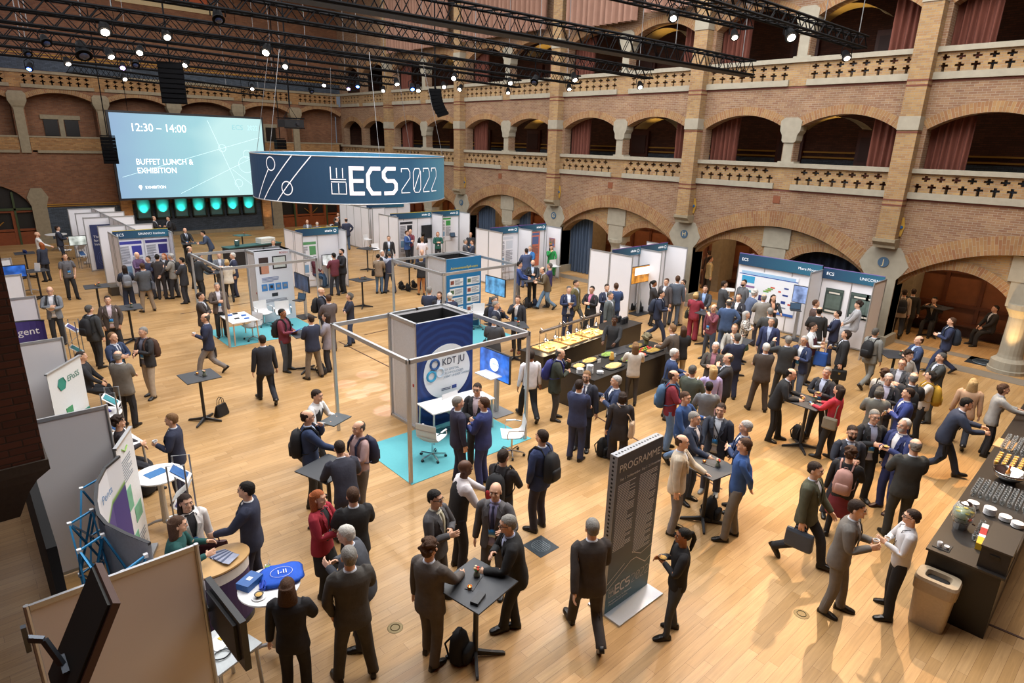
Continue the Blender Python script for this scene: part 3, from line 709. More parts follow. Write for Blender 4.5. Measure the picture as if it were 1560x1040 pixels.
_s = MB(); _s.v = list(m.v); _s.f = list(m.f); _s.mi = list(m.mi)
T['shirt_inner'] = Tpl([q for q in bake(m, .009, (700, 350), 1, 'shirt')], ['pelvis', 'spine', 'chest'])
for s in (1, -1): sleeve(_s, s, (.068, .062, .054, .047, .034), 1.0, 0)
T['shirt'] = Tpl(bake(_s, .009, (2600, 1000), 2, 'shirt'), TOPB[:-2])
m = MB(); torso_shape(m, [(.83, .178, .128, .0), (.90, .182, .135, .0), (1.02, .172, .128, 0), (1.12, .17, .125, 0), (1.27, .187, .134, 0), (1.37, .192, .127, .0), (1.43, .178, .106, .006), (1.47, .112, .079, .013), (1.495, .075, .068, .014)])
for s in (1, -1): sleeve(m, s, (.072, .066, .058, .05, .04), 1.0, 0)
T['sweater'] = Tpl(bake(m, .009, (2600, 1000), 2, 'sweater'), TOPB)
m = MB(); torso_shape(m, [(.85, .172, .125, .0), (.93, .175, .13, .0), (1.02, .167, .124, 0), (1.12, .166, .122, 0), (1.27, .184, .132, 0), (1.37, .19, .125, .0), (1.43, .176, .105, .006), (1.47, .11, .077, .013), (1.505, .07, .066, .014)])
for s in (1, -1): sleeve(m, s, (.072, .07, .068, .066, .062), .42, 0)
T['polo'] = Tpl(bake(m, .009, (2000, 800), 2, 'polo'), TOPB)
def vest_():
    m = MB(); torso_shape(m, [(.88, .176, .133, .0), (1.02, .172, .13, 0), (1.12, .17, .127, 0), (1.27, .187, .136, 0), (1.37, .175, .128, .0), (1.43, .13, .106, .006), (1.455, .10, .085, .013)])
    return [cut_front(q, [(1.47, .06), (1.28, .004)], 1.27) for q in bake(m, .009, (900, 500), 2, 'vest')]
T['vest'] = Tpl(vest_(), ['pelvis', 'spine', 'chest'])
def trouser(knee, hem, w=1.0):
    m = MB(); m.loft([sring(0, 0, z, a, b, 28, 2.3) for z, a, b in ((.80, .135, .09), (.86, .165, .115), (.93, .17, .12), (1.0, .165, .118), (1.03, .16, .116))])
    for s in (1, -1): m.tube([HP[s] + _v(0, 0, .02), HP[s] - _v(s * -.0, 0, .12), KN[s] + _v(0, 0, .02), KN[s] - _v(0, 0, .15), AN[s] + _v(0, 0, .03), AN[s] + _v(0, -.008, -.035)], [.094, .093, knee, (knee + hem) / 2, hem, hem * 1.04], 18)
    return m
T['trousers'] = Tpl(bake(trouser(.073, .064), .0085, (2200, 800), 2, 'trousers'), ['pelvis', 'spine', 'thL', 'thR', 'snL', 'snR'])
T['slim'] = Tpl(bake(trouser(.062, .046), .0085, (2000, 800), 2, 'slim'), ['pelvis', 'spine', 'thL', 'thR', 'snL', 'snR'])
T['wide'] = Tpl(bake(trouser(.09, .105), .0085, (2000, 800), 2, 'wide'), ['pelvis', 'spine', 'thL', 'thR', 'snL', 'snR'])
m = MB(); m.loft([sring(0, 0, z, a, b, 28, 2.2) for z, a, b in ((.47, .215, .16), (.6, .205, .155), (.75, .19, .145), (.88, .18, .132), (.97, .168, .122), (1.04, .155, .113))])
T['skirt'] = Tpl(bake(m, .009, (900, 500), 1, 'skirt'), ['pelvis', 'spine', 'thL', 'thR'])
for s in (1, -1):
    m = MB(); a = AN[s]; m.loft([[(a[0] + w * x * (1 + (.12 * s if x * s > 0 else 0)), a[1] + y, zz) for x, zz in ((-1, .0), (1, .0), (1, h * .5), (.7, h), (-.7, h), (-1, h * .5))] for y, w, h in ((.075, .026, .05), (.06, .036, .085), (.0, .038, .10), (-.06, .042, .075), (-.12, .048, .055), (-.165, .042, .042), (-.195, .022, .03))])
    T['shoe' + {1: 'L', -1: 'R'}[s]] = Tpl(bake(m, .006, (450, 220), 1, 'shoe'), ['ftL', 'ftR'], 8)
m = MB(); m.loft([[(-w, y, z), (w, y, z), (w, y + .01, z), (-w, y + .01, z)] for w, y, z in ((.016, -.088, 1.478), (.02, -.098, 1.46), (.013, -.11, 1.44), (.02, -.139, 1.36), (.026, -.139, 1.2), (.034, -.137, 1.09), (.006, -.137, 1.055))])
def simple(mb, only): me = mb.mesh('t', smooth=True, fix=True); return Tpl([me, me], only)
T['tie'] = simple(m, ['chest', 'spine'])
def lan_(y):
    m = MB(); m.use(mat('#2a2f3a', .7))
    for s in (1, -1): m.bar((s * .075, .01, 1.492), (s * .085, -.085, 1.465), .012, .004); m.bar((s * .085, -.085, 1.465), (s * .004, y - .006, 1.14), .012, .004, up=(0, 1, 0))
    m.use(mat('#d9e6ef', .4)); m.box(-.048, .048, y - .012, y - .006, 1.02, 1.14); m.use(mat('#2f8ad0', .4)); m.box(-.048, .048, y - .0135, y - .011, 1.055, 1.14)
    return m
T['lanyard'] = simple(lan_(-.128), ['chest', 'spine']); T['lanyard_out'] = simple(lan_(-.15), ['chest', 'spine'])
EYE = []
for s in (1, -1):
    m = MB(); m.use(mat('#e9e4dc', .3, var=0)); ell(m, (s * .029, -.079, 1.652), (.013, .008, .007), 6)
    m.use(mat('#241a14', .2, var=0)); ell(m, (s * .029, -.0855, 1.652), (.0062, .004, .0062), 6)
    EYE.append(simple(m, ['head']))
BROW = []
for s in (1, -1): m = MB(); m.bar((s * .014, -.094, 1.671), (s * .046, -.081, 1.673), .006, .008); BROW.append(simple(m, ['head']))
m = MB(mat('#15161a', .3))
for s in (1, -1):
    m.tube([(s * .031 + .021 * math.cos(k * PI / 6), -.098 + .004 * abs(math.cos(k * PI / 6)), 1.65 + .017 * math.sin(k * PI / 6)) for k in range(12)], .0025, 4, closed=True)
    m.bar((s * .052, -.092, 1.655), (s * .078, .01, 1.65), .004, .004)
m.bar((-.01, -.1, 1.653), (.01, -.1, 1.653), .003, .003)
T['glasses'] = simple(m, ['head'])
# hair
def rnd_disp(me, amp, seed, zmin=None):
    random.seed(seed)
    for v in me.vertices: v.co += Vector((random.uniform(-amp, amp), random.uniform(-amp, amp), random.uniform(-amp, amp)))
    return me
def hair(kind):
    m = MB(); c = (0, .012, 1.676)
    ell(m, c, (.079, .101, .0905), 16)
    if kind in ('short', 'recede', 'fringe', 'curly'): ell(m, (0, .04, 1.625), (.066, .066, .055), 12)
    if kind in ('long', 'bob', 'wavy'):
        zl = {'long': 1.38, 'bob': 1.54, 'wavy': 1.36}[kind]; w = {'long': .088, 'bob': .092, 'wavy': .11}[kind]
        m.loft([sring(0, .045, z, ww, dd, 20, 2.2) for z, ww, dd in ((zl, w * .75, .035), (zl + .05, w, .055), ((zl + 1.66) / 2, w * 1.02, .07), (1.64, .088, .085), (1.70, .08, .085))])
    if kind == 'pony':
        ell(m, (0, .115, 1.70), (.03, .03, .03), 8); m.tube([(0, .125, 1.70), (0, .15, 1.62), (0, .13, 1.5), (0, .125, 1.42)], [.022, .032, .03, .012], 10)
    if kind == 'bun': ell(m, (0, .115, 1.70), (.042, .04, .042), 10)
    if kind == 'curly':
        random.seed(3)
        for k in range(60):
            a = random.uniform(0, 2 * PI); b = random.uniform(-.3, 1.4); ell(m, (.088 * math.cos(a) * math.cos(b), .015 + .105 * math.sin(a) * math.cos(b), 1.68 + .1 * math.sin(b)), (.024,) * 3, 6)
    q = bake(m, .006, (1100, 500), 1, 'hair')
    for me in q:
        bm = bmesh.new(); bm.from_mesh(me)
        def isface(c):
            x, y, z = c
            if kind == 'fringe' and (z > 1.708 + .25 * (y - .02) or y < -.012): return True
            back = -.005 if kind in ('short', 'curly', 'recede') else -.012
            hl = 1.722 if kind != 'recede' else 1.744     # hairline height over the face
            if y < back - .02 and z < hl + (.0 if abs(x) < .05 else -.02): return True
            if y < back and z < 1.685: return True
            if kind in ('short', 'recede', 'curly', 'fringe') and z < 1.59: return True
            if kind in ('short', 'recede', 'curly', 'fringe') and y < .032 and z < 1.645: return True
            return kind in ('pony', 'bun') and y < .05 and z < 1.62 or kind in ('pony', 'bun') and y < .1 and z < 1.59
        bmesh.ops.delete(bm, geom=[f for f in bm.faces if isface(f.calc_center_median())], context='FACES')
        for f in bm.faces: f.smooth = True
        bm.to_mesh(me); bm.free(); rnd_disp(me, .0022, 5)
    return q
for k in ('short', 'recede', 'fringe', 'long', 'bob', 'wavy', 'pony', 'bun', 'curly'): T['hair_' + k] = Tpl(hair(k), ['head'] if k in ('short', 'recede', 'fringe', 'bun', 'curly') else ['head', 'chest'], 5)
m = MB(); m.loft([sring(0, -.045, z, w, d, 18, 2.2) for z, w, d in ((1.538, .028, .034), (1.555, .048, .048), (1.59, .062, .056), (1.615, .066, .05))])
def beard_():
    q = bake(m, .006, (400, 250), 1, 'beard')
    for me in q:
        bm = bmesh.new(); bm.from_mesh(me); bmesh.ops.delete(bm, geom=[f for f in bm.faces if (c := f.calc_center_median()).z > 1.605 or c.y > .0 or (abs(c.x) < .02 and 1.585 < c.z)], context='FACES'); bm.to_mesh(me); bm.free()
    return q
T['beard'] = Tpl(beard_(), ['head'])
# ---- posing
def rot_ax(ax, a):
    return np.array(Matrix.Rotation(a, 3, Vector(ax)))
def frame(d, n):
    d = d / np.linalg.norm(d); n = n - d * (n @ d); n = n / np.linalg.norm(n); return np.stack([d, n, np.cross(d, n)], 1)
def ik(a, t, l1, l2, hint):
    """a: root, t: target, hint: direction the middle joint should point to. returns mid, end"""
    v = t - a; L_ = np.linalg.norm(v); mx = (l1 + l2) * .998
    if L_ > mx: v = v / L_ * mx; L_ = mx; t = a + v
    if L_ < .12: v = v / L_ * .12; L_ = .12; t = a + v
    u = v / L_; x = (l1 * l1 - l2 * l2 + L_ * L_) / (2 * L_); h = math.sqrt(max(1e-8, l1 * l1 - x * x))
    p = hint - u * (hint @ u); p = p / np.linalg.norm(p); return a + u * x + p * h, t
HANDS = {  # wrist targets in the person's chest-height frame: (sideways out, forward, height), elbow hint (out, fwd, up), in metres for a 1.75 m person
 'down': ((.27, .03, .90), (.2, -1, 0)), 'pocket': ((.20, .07, .93), (.9, -.6, 0)), 'cup': ((.10, .26, 1.22), (.5, -.4, -1)), 'chest': ((.03, .22, 1.22), (.9, -.2, -.6)),
 'table': ((.17, .40, 1.12), (.6, -.5, -.7)), 'cross': ((-.08, .19, 1.17), (1, 0, -.4)), 'back': ((.06, -.18, .98), (.9, -.4, 0)), 'phone': ((.06, .28, 1.16), (.6, -.4, -.8)),
 'face': ((.05, .20, 1.45), (.7, .2, -1)), 'hip': ((.23, .04, 1.02), (1, -.4, .2)), 'gest': ((.22, .34, 1.28), (.6, -.3, -.8)), 'fold': ((.02, .22, 1.0), (.9, -.3, -.2)),
 'reach': ((.16, .50, 1.15), (.6, -.2, -.8)), 'carry': ((.25, .0, .86), (.2, -1, 0)), 'wide': ((.5, .2, 1.2), (.3, -.3, -1)), 'high': ((.3, .3, 1.5), (.8, 0, -1)), 'fwdswing': ((.22, .26, .98), (.3, -.8, -.6)), 'backswing': ((.26, -.22, .93), (.4, -1, .2)),
 'lap': ((.1, .25, .98), (.7, -.3, -.5)), 'strap': ((.12, .14, 1.33), (.8, .1, -.8))}
SKIN = {'f': '#e0b092', 't': '#a8704c', 'b': '#5b3a28'}
HAIRC = {'blk': '#17130f', 'dbr': '#2e2018', 'br': '#4a3222', 'lbr': '#7a5a3a', 'bld': '#b89a6a', 'gry': '#85827c', 'dgr': '#55524d', 'wht': '#cfccc4', 'red': '#9a5228', 'sil': '#a9a7a3'}
PEOPLE = {}
def place(co, Wt, Ms):
    h = np.concatenate([co, np.ones((len(co), 1))], 1); R_ = np.einsum('bij,nj->nbi', Ms, h)[:, :, :3]; return np.einsum('nb,nbi->ni', Wt, R_)
def person(who, label, pos, face=0, H=1.75, skin='f', hairk='short', hairc='dbr', top='jacket_closed', tc='#22252e', shirt='#c9ccd4', tie=None, leg='trousers', lc=None, shoe='#15120f',
           L='down', R='down', lean=0, head=(0, 0), legs='st', seat=None, fat=1.0, lan=True, gl=False, beard=False, lod=0, group=None, roll=0, heading=None, pat=None):
    """pos: floor point; face: heading (0 = towards the camera, 90 = to picture right, 180 = away, 270 = to picture left)"""
    px, py = pos[0], pos[1]
    az = math.atan2(py, px) if heading is None else 0     # direction camera -> person
    # person faces local -Y; heading vector for face=0 is back to the camera
    hd = (az + PI) + math.radians(face) if heading is None else math.radians(heading)
    rz = hd + PI / 2
    k = H / 1.75
    root = thing('person', label, 'person', (px, py, 0), rz, group)
    M = {}
    ph = .925 if not seat else seat / k + .10
    sit = bool(seat)
    lean_r = math.radians(lean)
    pel = _v(0, (.10 * math.sin(lean_r) if not sit else 0) + .0, ph - (.0 if not sit else 0)); dz = ph - .925
    def mk(Rm, a, b):  # rotate by Rm about rest point a, then move a to b
        m_ = np.eye(4); m_[:3, :3] = Rm; m_[:3, 3] = b - Rm @ a; return m_
    stg = {'st': ((.115, .0), (-.115, .0)), 'cr': ((.14, -.10), (-.10, .06)), 'cr2': ((.10, .08), (-.14, -.10)), 'wd': ((.19, -.03), (-.19, .03)), 'walk': ((.10, -.30), (-.09, .33)), 'walk2': ((.10, .33), (-.09, -.30)), 'x': ((-.03, -.12), (-.07, .05)),
           'sit': ((.14, -.42), (-.14, -.40)), 'stool': ((.13, -.30), (-.13, -.28))}[('stool' if seat and seat > .6 else 'sit') if sit else legs]
    if legs.startswith('walk') and not sit: dz -= .055; pel[2] -= .055
    elif not sit: dz -= .006; pel[2] -= .006
    if lean > 25 and not sit: pel[1] += .05
    Rp = rot_ax((1, 0, 0), lean_r * .35 if not sit else 0); Rs = rot_ax((1, 0, 0), lean_r * .7); Rc = rot_ax((1, 0, 0), lean_r) @ rot_ax((0, 1, 0), math.radians(roll))
    P0 = _v(0, 0, .925); M['pelvis'] = mk(Rp, P0, pel)
    s0 = _v(0, 0, 1.0); s1 = (M['pelvis'] @ np.append(s0, 1))[:3]; M['spine'] = mk(Rs, s0, s1)
    c0 = _v(0, 0, 1.2); c1 = (M['spine'] @ np.append(c0, 1))[:3]; M['chest'] = mk(Rc, c0, c1)
    n0 = _v(0, .01, 1.5); n1 = (M['chest'] @ np.append(n0, 1))[:3]; hy, hp = head
    Rh = rot_ax((0, 0, 1), math.radians(hy)) @ rot_ax((1, 0, 0), math.radians(hp) + lean_r * .45); M['head'] = mk(Rh * 1.07, n0, n1)
    hands = {}
    for s, nm, key in ((1, 'L', L), (-1, 'R', R)):
        a = (M['chest'] @ np.append(SH[s], 1))[:3]
        tg, hint = key if isinstance(key, tuple) else HANDS[key]
        if sit and key in ('down', 'pocket', 'lap'): tg = (.12, .30, ph + .10)
        z = tg[2]
        if not isinstance(key, tuple) and key not in ('table', 'reach', 'lap'): z = tg[2] + dz
        else: z = tg[2] / k + (0)
        ly = 0 if isinstance(key, tuple) else -math.sin(lean_r) * max(0, (tg[2] - .95)) * (0 if key in ('table', 'reach') else 1)
        t = _v(s * tg[0], -tg[1] + ly, z)
        el, wr = ik(a, t, L1, L2, _v(s * hint[0], -hint[1], hint[2]))
        du, df = el - a, wr - el; nrm = np.cross(du, df); nn = np.linalg.norm(nrm)
        nrm = nrm / nn if nn > 1e-3 else np.cross(du, _v(0, -1, 0)); r0 = frame(DA[s], np.cross(DA[s], _v(0, -1, 0)))
        Ru = frame(du, nrm) @ r0.T; Rf = frame(df, nrm) @ r0.T
        M['ua' + nm] = mk(Ru, SH[s], a); M['fa' + nm] = mk(Rf, EL[s], el); M['ha' + nm] = mk(Rf, WR_[s], wr); hands[nm] = (M['ha' + nm] @ np.append(WR_[s] + DA[s] * .085 + _v(-s * .03, 0, 0), 1))[:3]
        h = (M['pelvis'] @ np.append(HP[s], 1))[:3]; fx, fy = stg[0] if s == 1 else stg[1]
        lift = .0; ftr = 0
        if legs.startswith('walk') and not sit and fy > .1: lift = .10; ftr = 42
        if legs.startswith('walk') and not sit and fy < -.1: ftr = -12; lift = .015
        zan = .085 + lift
        if sit and seat > .6: zan = .085 + (.22 if seat > .6 else 0); 
        tt = _v(fx, fy + (0 if not sit else 0) + (pel[1] * .0), zan)
        kn, an = ik(h, tt, TH, SHN, _v(s * .12, -1, .0 if not sit else .6))
        du, df = kn - h, an - kn; d0 = (KN[s] - HP[s]) / TH; nrm = np.cross(du, df); nn = np.linalg.norm(nrm)
        rf = lambda d: frame(d, np.cross(d, _v(0, 1, 0)))
        nr = nrm / nn if nn > 1e-3 else np.cross(du, _v(0, 1, 0))
        M['th' + nm] = mk(frame(du, nr) @ rf(d0).T, HP[s], h); d1 = (AN[s] - KN[s]) / SHN; M['sn' + nm] = mk(frame(df, nr) @ rf(d1).T, KN[s], kn)
        Rft = rot_ax((0, 0, 1), s * math.radians(10)) @ rot_ax((1, 0, 0), math.radians(ftr) if ftr else 0)
        M['ft' + nm] = mk(Rft, AN[s], an)
    Ms = np.stack([M[b[0]] for b in BONES])
    def put(tpl, name, m_, fatten=False, par=root, keep=False):
        me = tpl.me[lod].copy(); co = tpl.co[lod]
        if fat != 1 and fatten:
            co = co.copy(); q = np.clip(1 - np.abs(co[:, 2] - 1.08) / .38, 0, 1) * (np.abs(co[:, 0]) < .24); co[:, 1] *= 1 + (fat - 1) * q * np.where(co[:, 1] < 0, 1.5, .5); co[:, 0] *= 1 + (fat - 1) * .6 * q
        out = place(co, tpl.w[lod], Ms) * k; me.vertices.foreach_set('co', out.astype(np.float32).ravel())
        if not keep: me.materials.clear(); me.materials.append(m_)
        me.update(); return link(name, me, par)
    lc = lc or tc
    bd = put(T['body'], 'body', mat(SKIN[skin], .55, var=.06, scale=12)); 
    for e_ in EYE: put(e_, 'eye', None, keep=True)
    if hairk != 'bald': put(T['hair_' + hairk], 'hair', mat(HAIRC[hairc], .7, var=.45, scale=75, bump=.9, spec=.3))
    if lod == 0:
        for e_ in BROW: put(e_, 'eyebrow', mat(HAIRC[hairc], .7, var=0))
    if beard: put(T['beard'], 'beard', mat(HAIRC[hairc], .8, var=.3, scale=60))
    if gl: put(T['glasses'], 'glasses', None, keep=True)
    cl = lambda c, r=.85: mat(tuple(round(min(.9, x * (1 + .9 * (1 - x) ** 4) + .02), 4) for x in lin(c)[:3]), r, var=.22, scale=11, bump=.7, spec=.2)
    tcm = pat or cl(tc)
    if top in ('jacket_closed', 'jacket_open', 'coat'):
        put(T['shirt_inner'], 'shirt', cl(shirt), True); j = put(T[top], 'coat' if top == 'coat' else 'jacket', tcm, True)
        if tie: put(T['tie'], 'tie', cl(tie), True)
        if lan: put(T['lanyard'], 'lanyard', None, True, keep=True)
    elif top == 'waistcoat':
        put(T['shirt'], 'shirt', cl(shirt), True); put(T['vest'], 'waistcoat', tcm, True)
        if tie: put(T['tie'], 'tie', cl(tie), True)
        if lan: put(T['lanyard_out'], 'lanyard', None, True, keep=True)
    else:
        put(T[top], {'shirt': 'shirt', 'sweater': 'sweater', 'polo': 'polo_shirt'}[top], tcm, True)
        if lan: put(T['lanyard_out'], 'lanyard', None, True, keep=True)
    if leg == 'skirt': put(T['skirt'], 'skirt', cl(lc), True); put(T['slim'], 'tights', cl('#121214'))
    else: put(T[leg], 'trousers', cl(lc), True)
    
    for s in 'LR': put(T['shoe' + s], 'shoe', mat(shoe, .35, var=.1))
    Mr = Matrix.Translation((px, py, 0)) @ Matrix.Rotation(rz, 4, 'Z')
    P = dict(root=root, M=M, k=k, rz=rz, W=Mr, hand={n: Mr @ Vector(h * k) for n, h in hands.items()}, who=who, dir=Vector((math.cos(hd), math.sin(hd), 0)))
    P['chest'] = Mr @ Matrix.Scale(k, 4) @ Matrix([list(r) for r in M['chest']])
    PEOPLE[who] = P; return P
def hp(px, py, H=1.75, z=None):
    """floor point of somebody whose crown shows at this pixel"""
    return at(px, py, z if z else H * .985)
# ================================================================= FURNITURE AND FAIR BUILDERS
BLK = mat('#24262a', .45, var=.1); BLKT = mat('#34373c', .5, var=.15, scale=6); ALU = mat('#b9bbbd', .35, metal=.6, var=.08); ALUD = mat('#8f9296', .35, metal=.6, var=.08)
CHROME = mat('#c8c8c8', .15, metal=1.0, var=0); WHITE = mat('#e6e6e6', .45, var=.04); WPANEL = mat('#ececf0', .7, var=.03, scale=2); RED = mat('#c33d2b', .6); GREEN = mat('#3f6a34', .7, var=.4)
GLASS = glass_mat()
def rect_of(ps, z):
    q = [at(x, y, z) for x, y in ps]; c = sum(q, Vector((0, 0, 0))) / len(q); d = (q[1] - q[0]) + (q[2] - q[3]); return c, d
TABLES = {}
def high_table(name, pos, rz, label, w=.72, d=.72, top=BLKT, h=1.1, col=BLK, group=None, items='fct', cat='table', hint=''):
    t = thing('high_table', label, cat, (pos[0], pos[1], 0), rz, group)
    m = MB(top); m.loft([[(-w / 2 + e, -d / 2 + e, z), (w / 2 - e, -d / 2 + e, z), (w / 2 - e, d / 2 - e, z), (-w / 2 + e, d / 2 - e, z)] for e, z in ((.004, h - .022), (0, h - .018), (0, h - .003), (.003, h))]); m.build('tabletop', t)
    m = MB(col); m.tube([(0, 0, .05), (0, 0, h - .03)], .034, 12); m.box(-.14, .14, -.14, .14, h - .035, h - .022); m.build('column', t)
    for k in range(4):
        a = PI / 4 + k * PI / 2; f = MB(col); c, s = math.cos(a), math.sin(a)
        f.loft([[(c * r - s * q, s * r + c * q, z) for q, z in ((-ww, zb), (ww, zb), (ww, zt), (-ww, zt))] for r, ww, zb, zt in ((.02, .022, .03, .11), (.2, .02, .02, .07), (.36, .018, .01, .045), (.38, .014, .0, .03))]); f.build('foot', t)
    M = Matrix.Translation((pos[0], pos[1], 0)) @ Matrix.Rotation(rz, 4, 'Z'); TABLES[name] = (M, h)
    if 'f' in items: vase(M @ Vector((.10, .08, h)), 'small vase of red and cream flowers on ' + hint)
    if 't' in items: tealight(M @ Vector((-.12, .0, h)), 'lit tealight in a small glass on ' + hint)
    if 'c' in items: tag(MB(mat('#2a2b2e', .5)).cbox((0, 0, .004), (.3, .11, .008)).build('table_mat', loc=M @ Vector((0, .04, h))), 'narrow black mat on ' + hint, 'mat').rotation_euler = (0, 0, rz + .3)
    return t
_vp = []
def vase(p, label):
    if _vp: dup(_vp[0], p, random.uniform(0, 6), label); return
    t = thing('flower_vase', label, 'vase', p); _vp.append(t)
    m = MB(mat('#6c7060', .3)); m.lathe([(0, 0), (.03, 0), (.042, .02), (.04, .05), (.022, .075), (.025, .09), (.018, .088), (.018, .07), (0, .07)], n=12); m.build('vase', t, smooth=True)
    for k, (x, y, z, c) in enumerate(((.02, 0, .13, '#c8352a'), (-.02, .015, .125, '#e3b58a'), (0, -.022, .12, '#d2492f'), (.005, .025, .14, '#e9d5b5'))):
        m = MB(mat(c, .7)); ell(m, (x, y, z), (.018, .018, .014), 5); o = m.build('flower', t)
    m = MB(GREEN)
    for k in range(8): a = k * .8; m.bar((0, 0, .08), (.045 * math.cos(a), .045 * math.sin(a), .12), .012, .003)
    m.build('leaves', t)
_tl = []
def tealight(p, label):
    if _tl: dup(_tl[0], p, 0, label); return
    t = thing('tealight', label, 'candle', p); _tl.append(t)
    m = MB(mat('#b5763a', .2, var=.1)); m.lathe([(0, 0), (.026, 0), (.03, .045), (.026, .045), (.022, .008), (0, .008)], n=12); m.build('holder', t)
    m = MB(mat('#ffb45a', .5, emit=6, var=0)); ell(m, (0, 0, .034), (.008, .008, .014), 5); m.build('flame', t)
def tpx(ps, z=1.1):
    c, d = rect_of(ps, z); return (c.x, c.y), math.atan2(d.y, d.x)
def chair(name, pos, rz, label, group=None, h=.45):
    t = thing('office_chair', label, 'chair', (pos[0], pos[1], 0), rz, group)
    m = MB(WHITE); w = .23
    prof = [(-.22, h), (-.18, h - .012), (0, h - .022), (.15, h - .012), (.2, h + .03), (.225, h + .12), (.24, h + .26), (.25, h + .40)]
    outer = []
    for y, z in prof: outer.append([(x, y, z + .05 * (abs(x) / w) ** 2 * (1 if z < h + .05 else 0)) for x in (-w, -w * .6, -.08, .08, w * .6, w)])
    for A, B in zip(outer, outer[1:]):
        for i in range(5): m.face([A[i], A[i + 1], B[i + 1], B[i]])
    for A, B in zip(outer, outer[1:]):
        for i in range(5): m.face([Vector(A[i]) + Vector((0, .006, -.02)), Vector(B[i]) + Vector((0, .02, -.01)), Vector(B[i + 1]) + Vector((0, .02, -.01)), Vector(A[i + 1]) + Vector((0, .006, -.02))])
    m.build('seat_shell', t, smooth=True)
    for s in (-1, 1):
        a = MB(CHROME); a.tube([(s * .22, -.1, h), (s * .27, -.12, h + .1), (s * .27, -.1, h + .2), (s * .27, .1, h + .21), (s * .24, .22, h + .2)], .011, 6); a.use(WHITE); a.bar((s * .27, -.1, h + .215), (s * .27, .1, h + .22), .035, .015); a.build('armrest', t)
    g = MB(CHROME); g.tube([(0, 0, .08), (0, 0, h - .03)], .022, 8); g.box(-.1, .1, -.1, .1, h - .045, h - .025); g.build('column', t)
    for k in range(5):
        a = k * 2 * PI / 5; f = MB(CHROME); f.bar((0, 0, .1), (.27 * math.cos(a), .27 * math.sin(a), .075), .03, .022); o = f.build('base_arm', t)
        c = MB(BLK); c.tube([(.27 * math.cos(a) - .02 * math.sin(a), .27 * math.sin(a) + .02 * math.cos(a), .03), (.27 * math.cos(a) + .02 * math.sin(a), .27 * math.sin(a) - .02 * math.cos(a), .03)], .03, 8); c.build('caster', o)
    return t
def stool(pos, rz, label, h=.78, group=None):
    t = thing('bar_stool', label, 'stool', (pos[0], pos[1], 0), rz, group)
    m = MB(WHITE); prof = [(-.19, h), (0, h - .02), (.14, h), (.18, h + .06), (.2, h + .28)]
    for off in (0, .018):
        for (y0, z0), (y1, z1) in zip(prof, prof[1:]): m.face([(-.2, y0 + off, z0 - off), (.2, y0 + off, z0 - off), (.2, y1 + off, z1 - off), (-.2, y1 + off, z1 - off)])
    m.build('seat', t, fix=False)
    for x, y in ((-1, -1), (1, -1), (1, 1), (-1, 1)): l = MB(CHROME); l.tube([(x * .13, y * .13, h - .02), (x * .2, y * .2, 0)], .01, 6); l.build('leg', t)
    r = MB(CHROME); r.tube([(.175, .175, .25), (-.175, .175, .25), (-.175, -.175, .25), (.175, -.175, .25)], .008, 5, closed=True); r.build('foot_rail', t)
    return t
def desk(c, w, d, h, rz, label, legc=ALU, top=WHITE):
    t = thing('desk', label, 'table', (c[0], c[1], 0), rz)
    MB(top).box(-w / 2, w / 2, -d / 2, d / 2, h - .025, h).build('tabletop', t)
    for x, y in ((-1, -1), (1, -1), (1, 1), (-1, 1)): MB(legc).tube([(x * (w / 2 - .05), y * (d / 2 - .05), h - .025), (x * (w / 2 - .03), y * (d / 2 - .03), 0)], .022, 8).build('leg', t)
    return t
def round_table(c, r, h, label, legm=ALU, top=WHITE):
    t = thing('round_table', label, 'table', (c[0], c[1], 0))
    MB(top).lathe([(0, h - .03), (r - .01, h - .03), (r, h - .02), (r, h - .003), (r - .004, h), (0, h)], n=36).build('tabletop', t)
    m = MB(legm); m.tube([(0, 0, .12), (0, 0, h - .03)], [.055, .04], 12); m.build('column', t)
    for k in range(3 if r > .3 else 4):
        a = .5 + k * 2 * PI / 3; f = MB(legm); f.tube([(0, 0, .16), (.16 * math.cos(a), .16 * math.sin(a), .13), (.36 * math.cos(a), .36 * math.sin(a), .03)], [.03, .022, .018], 8); f.build('foot', t)
    return t
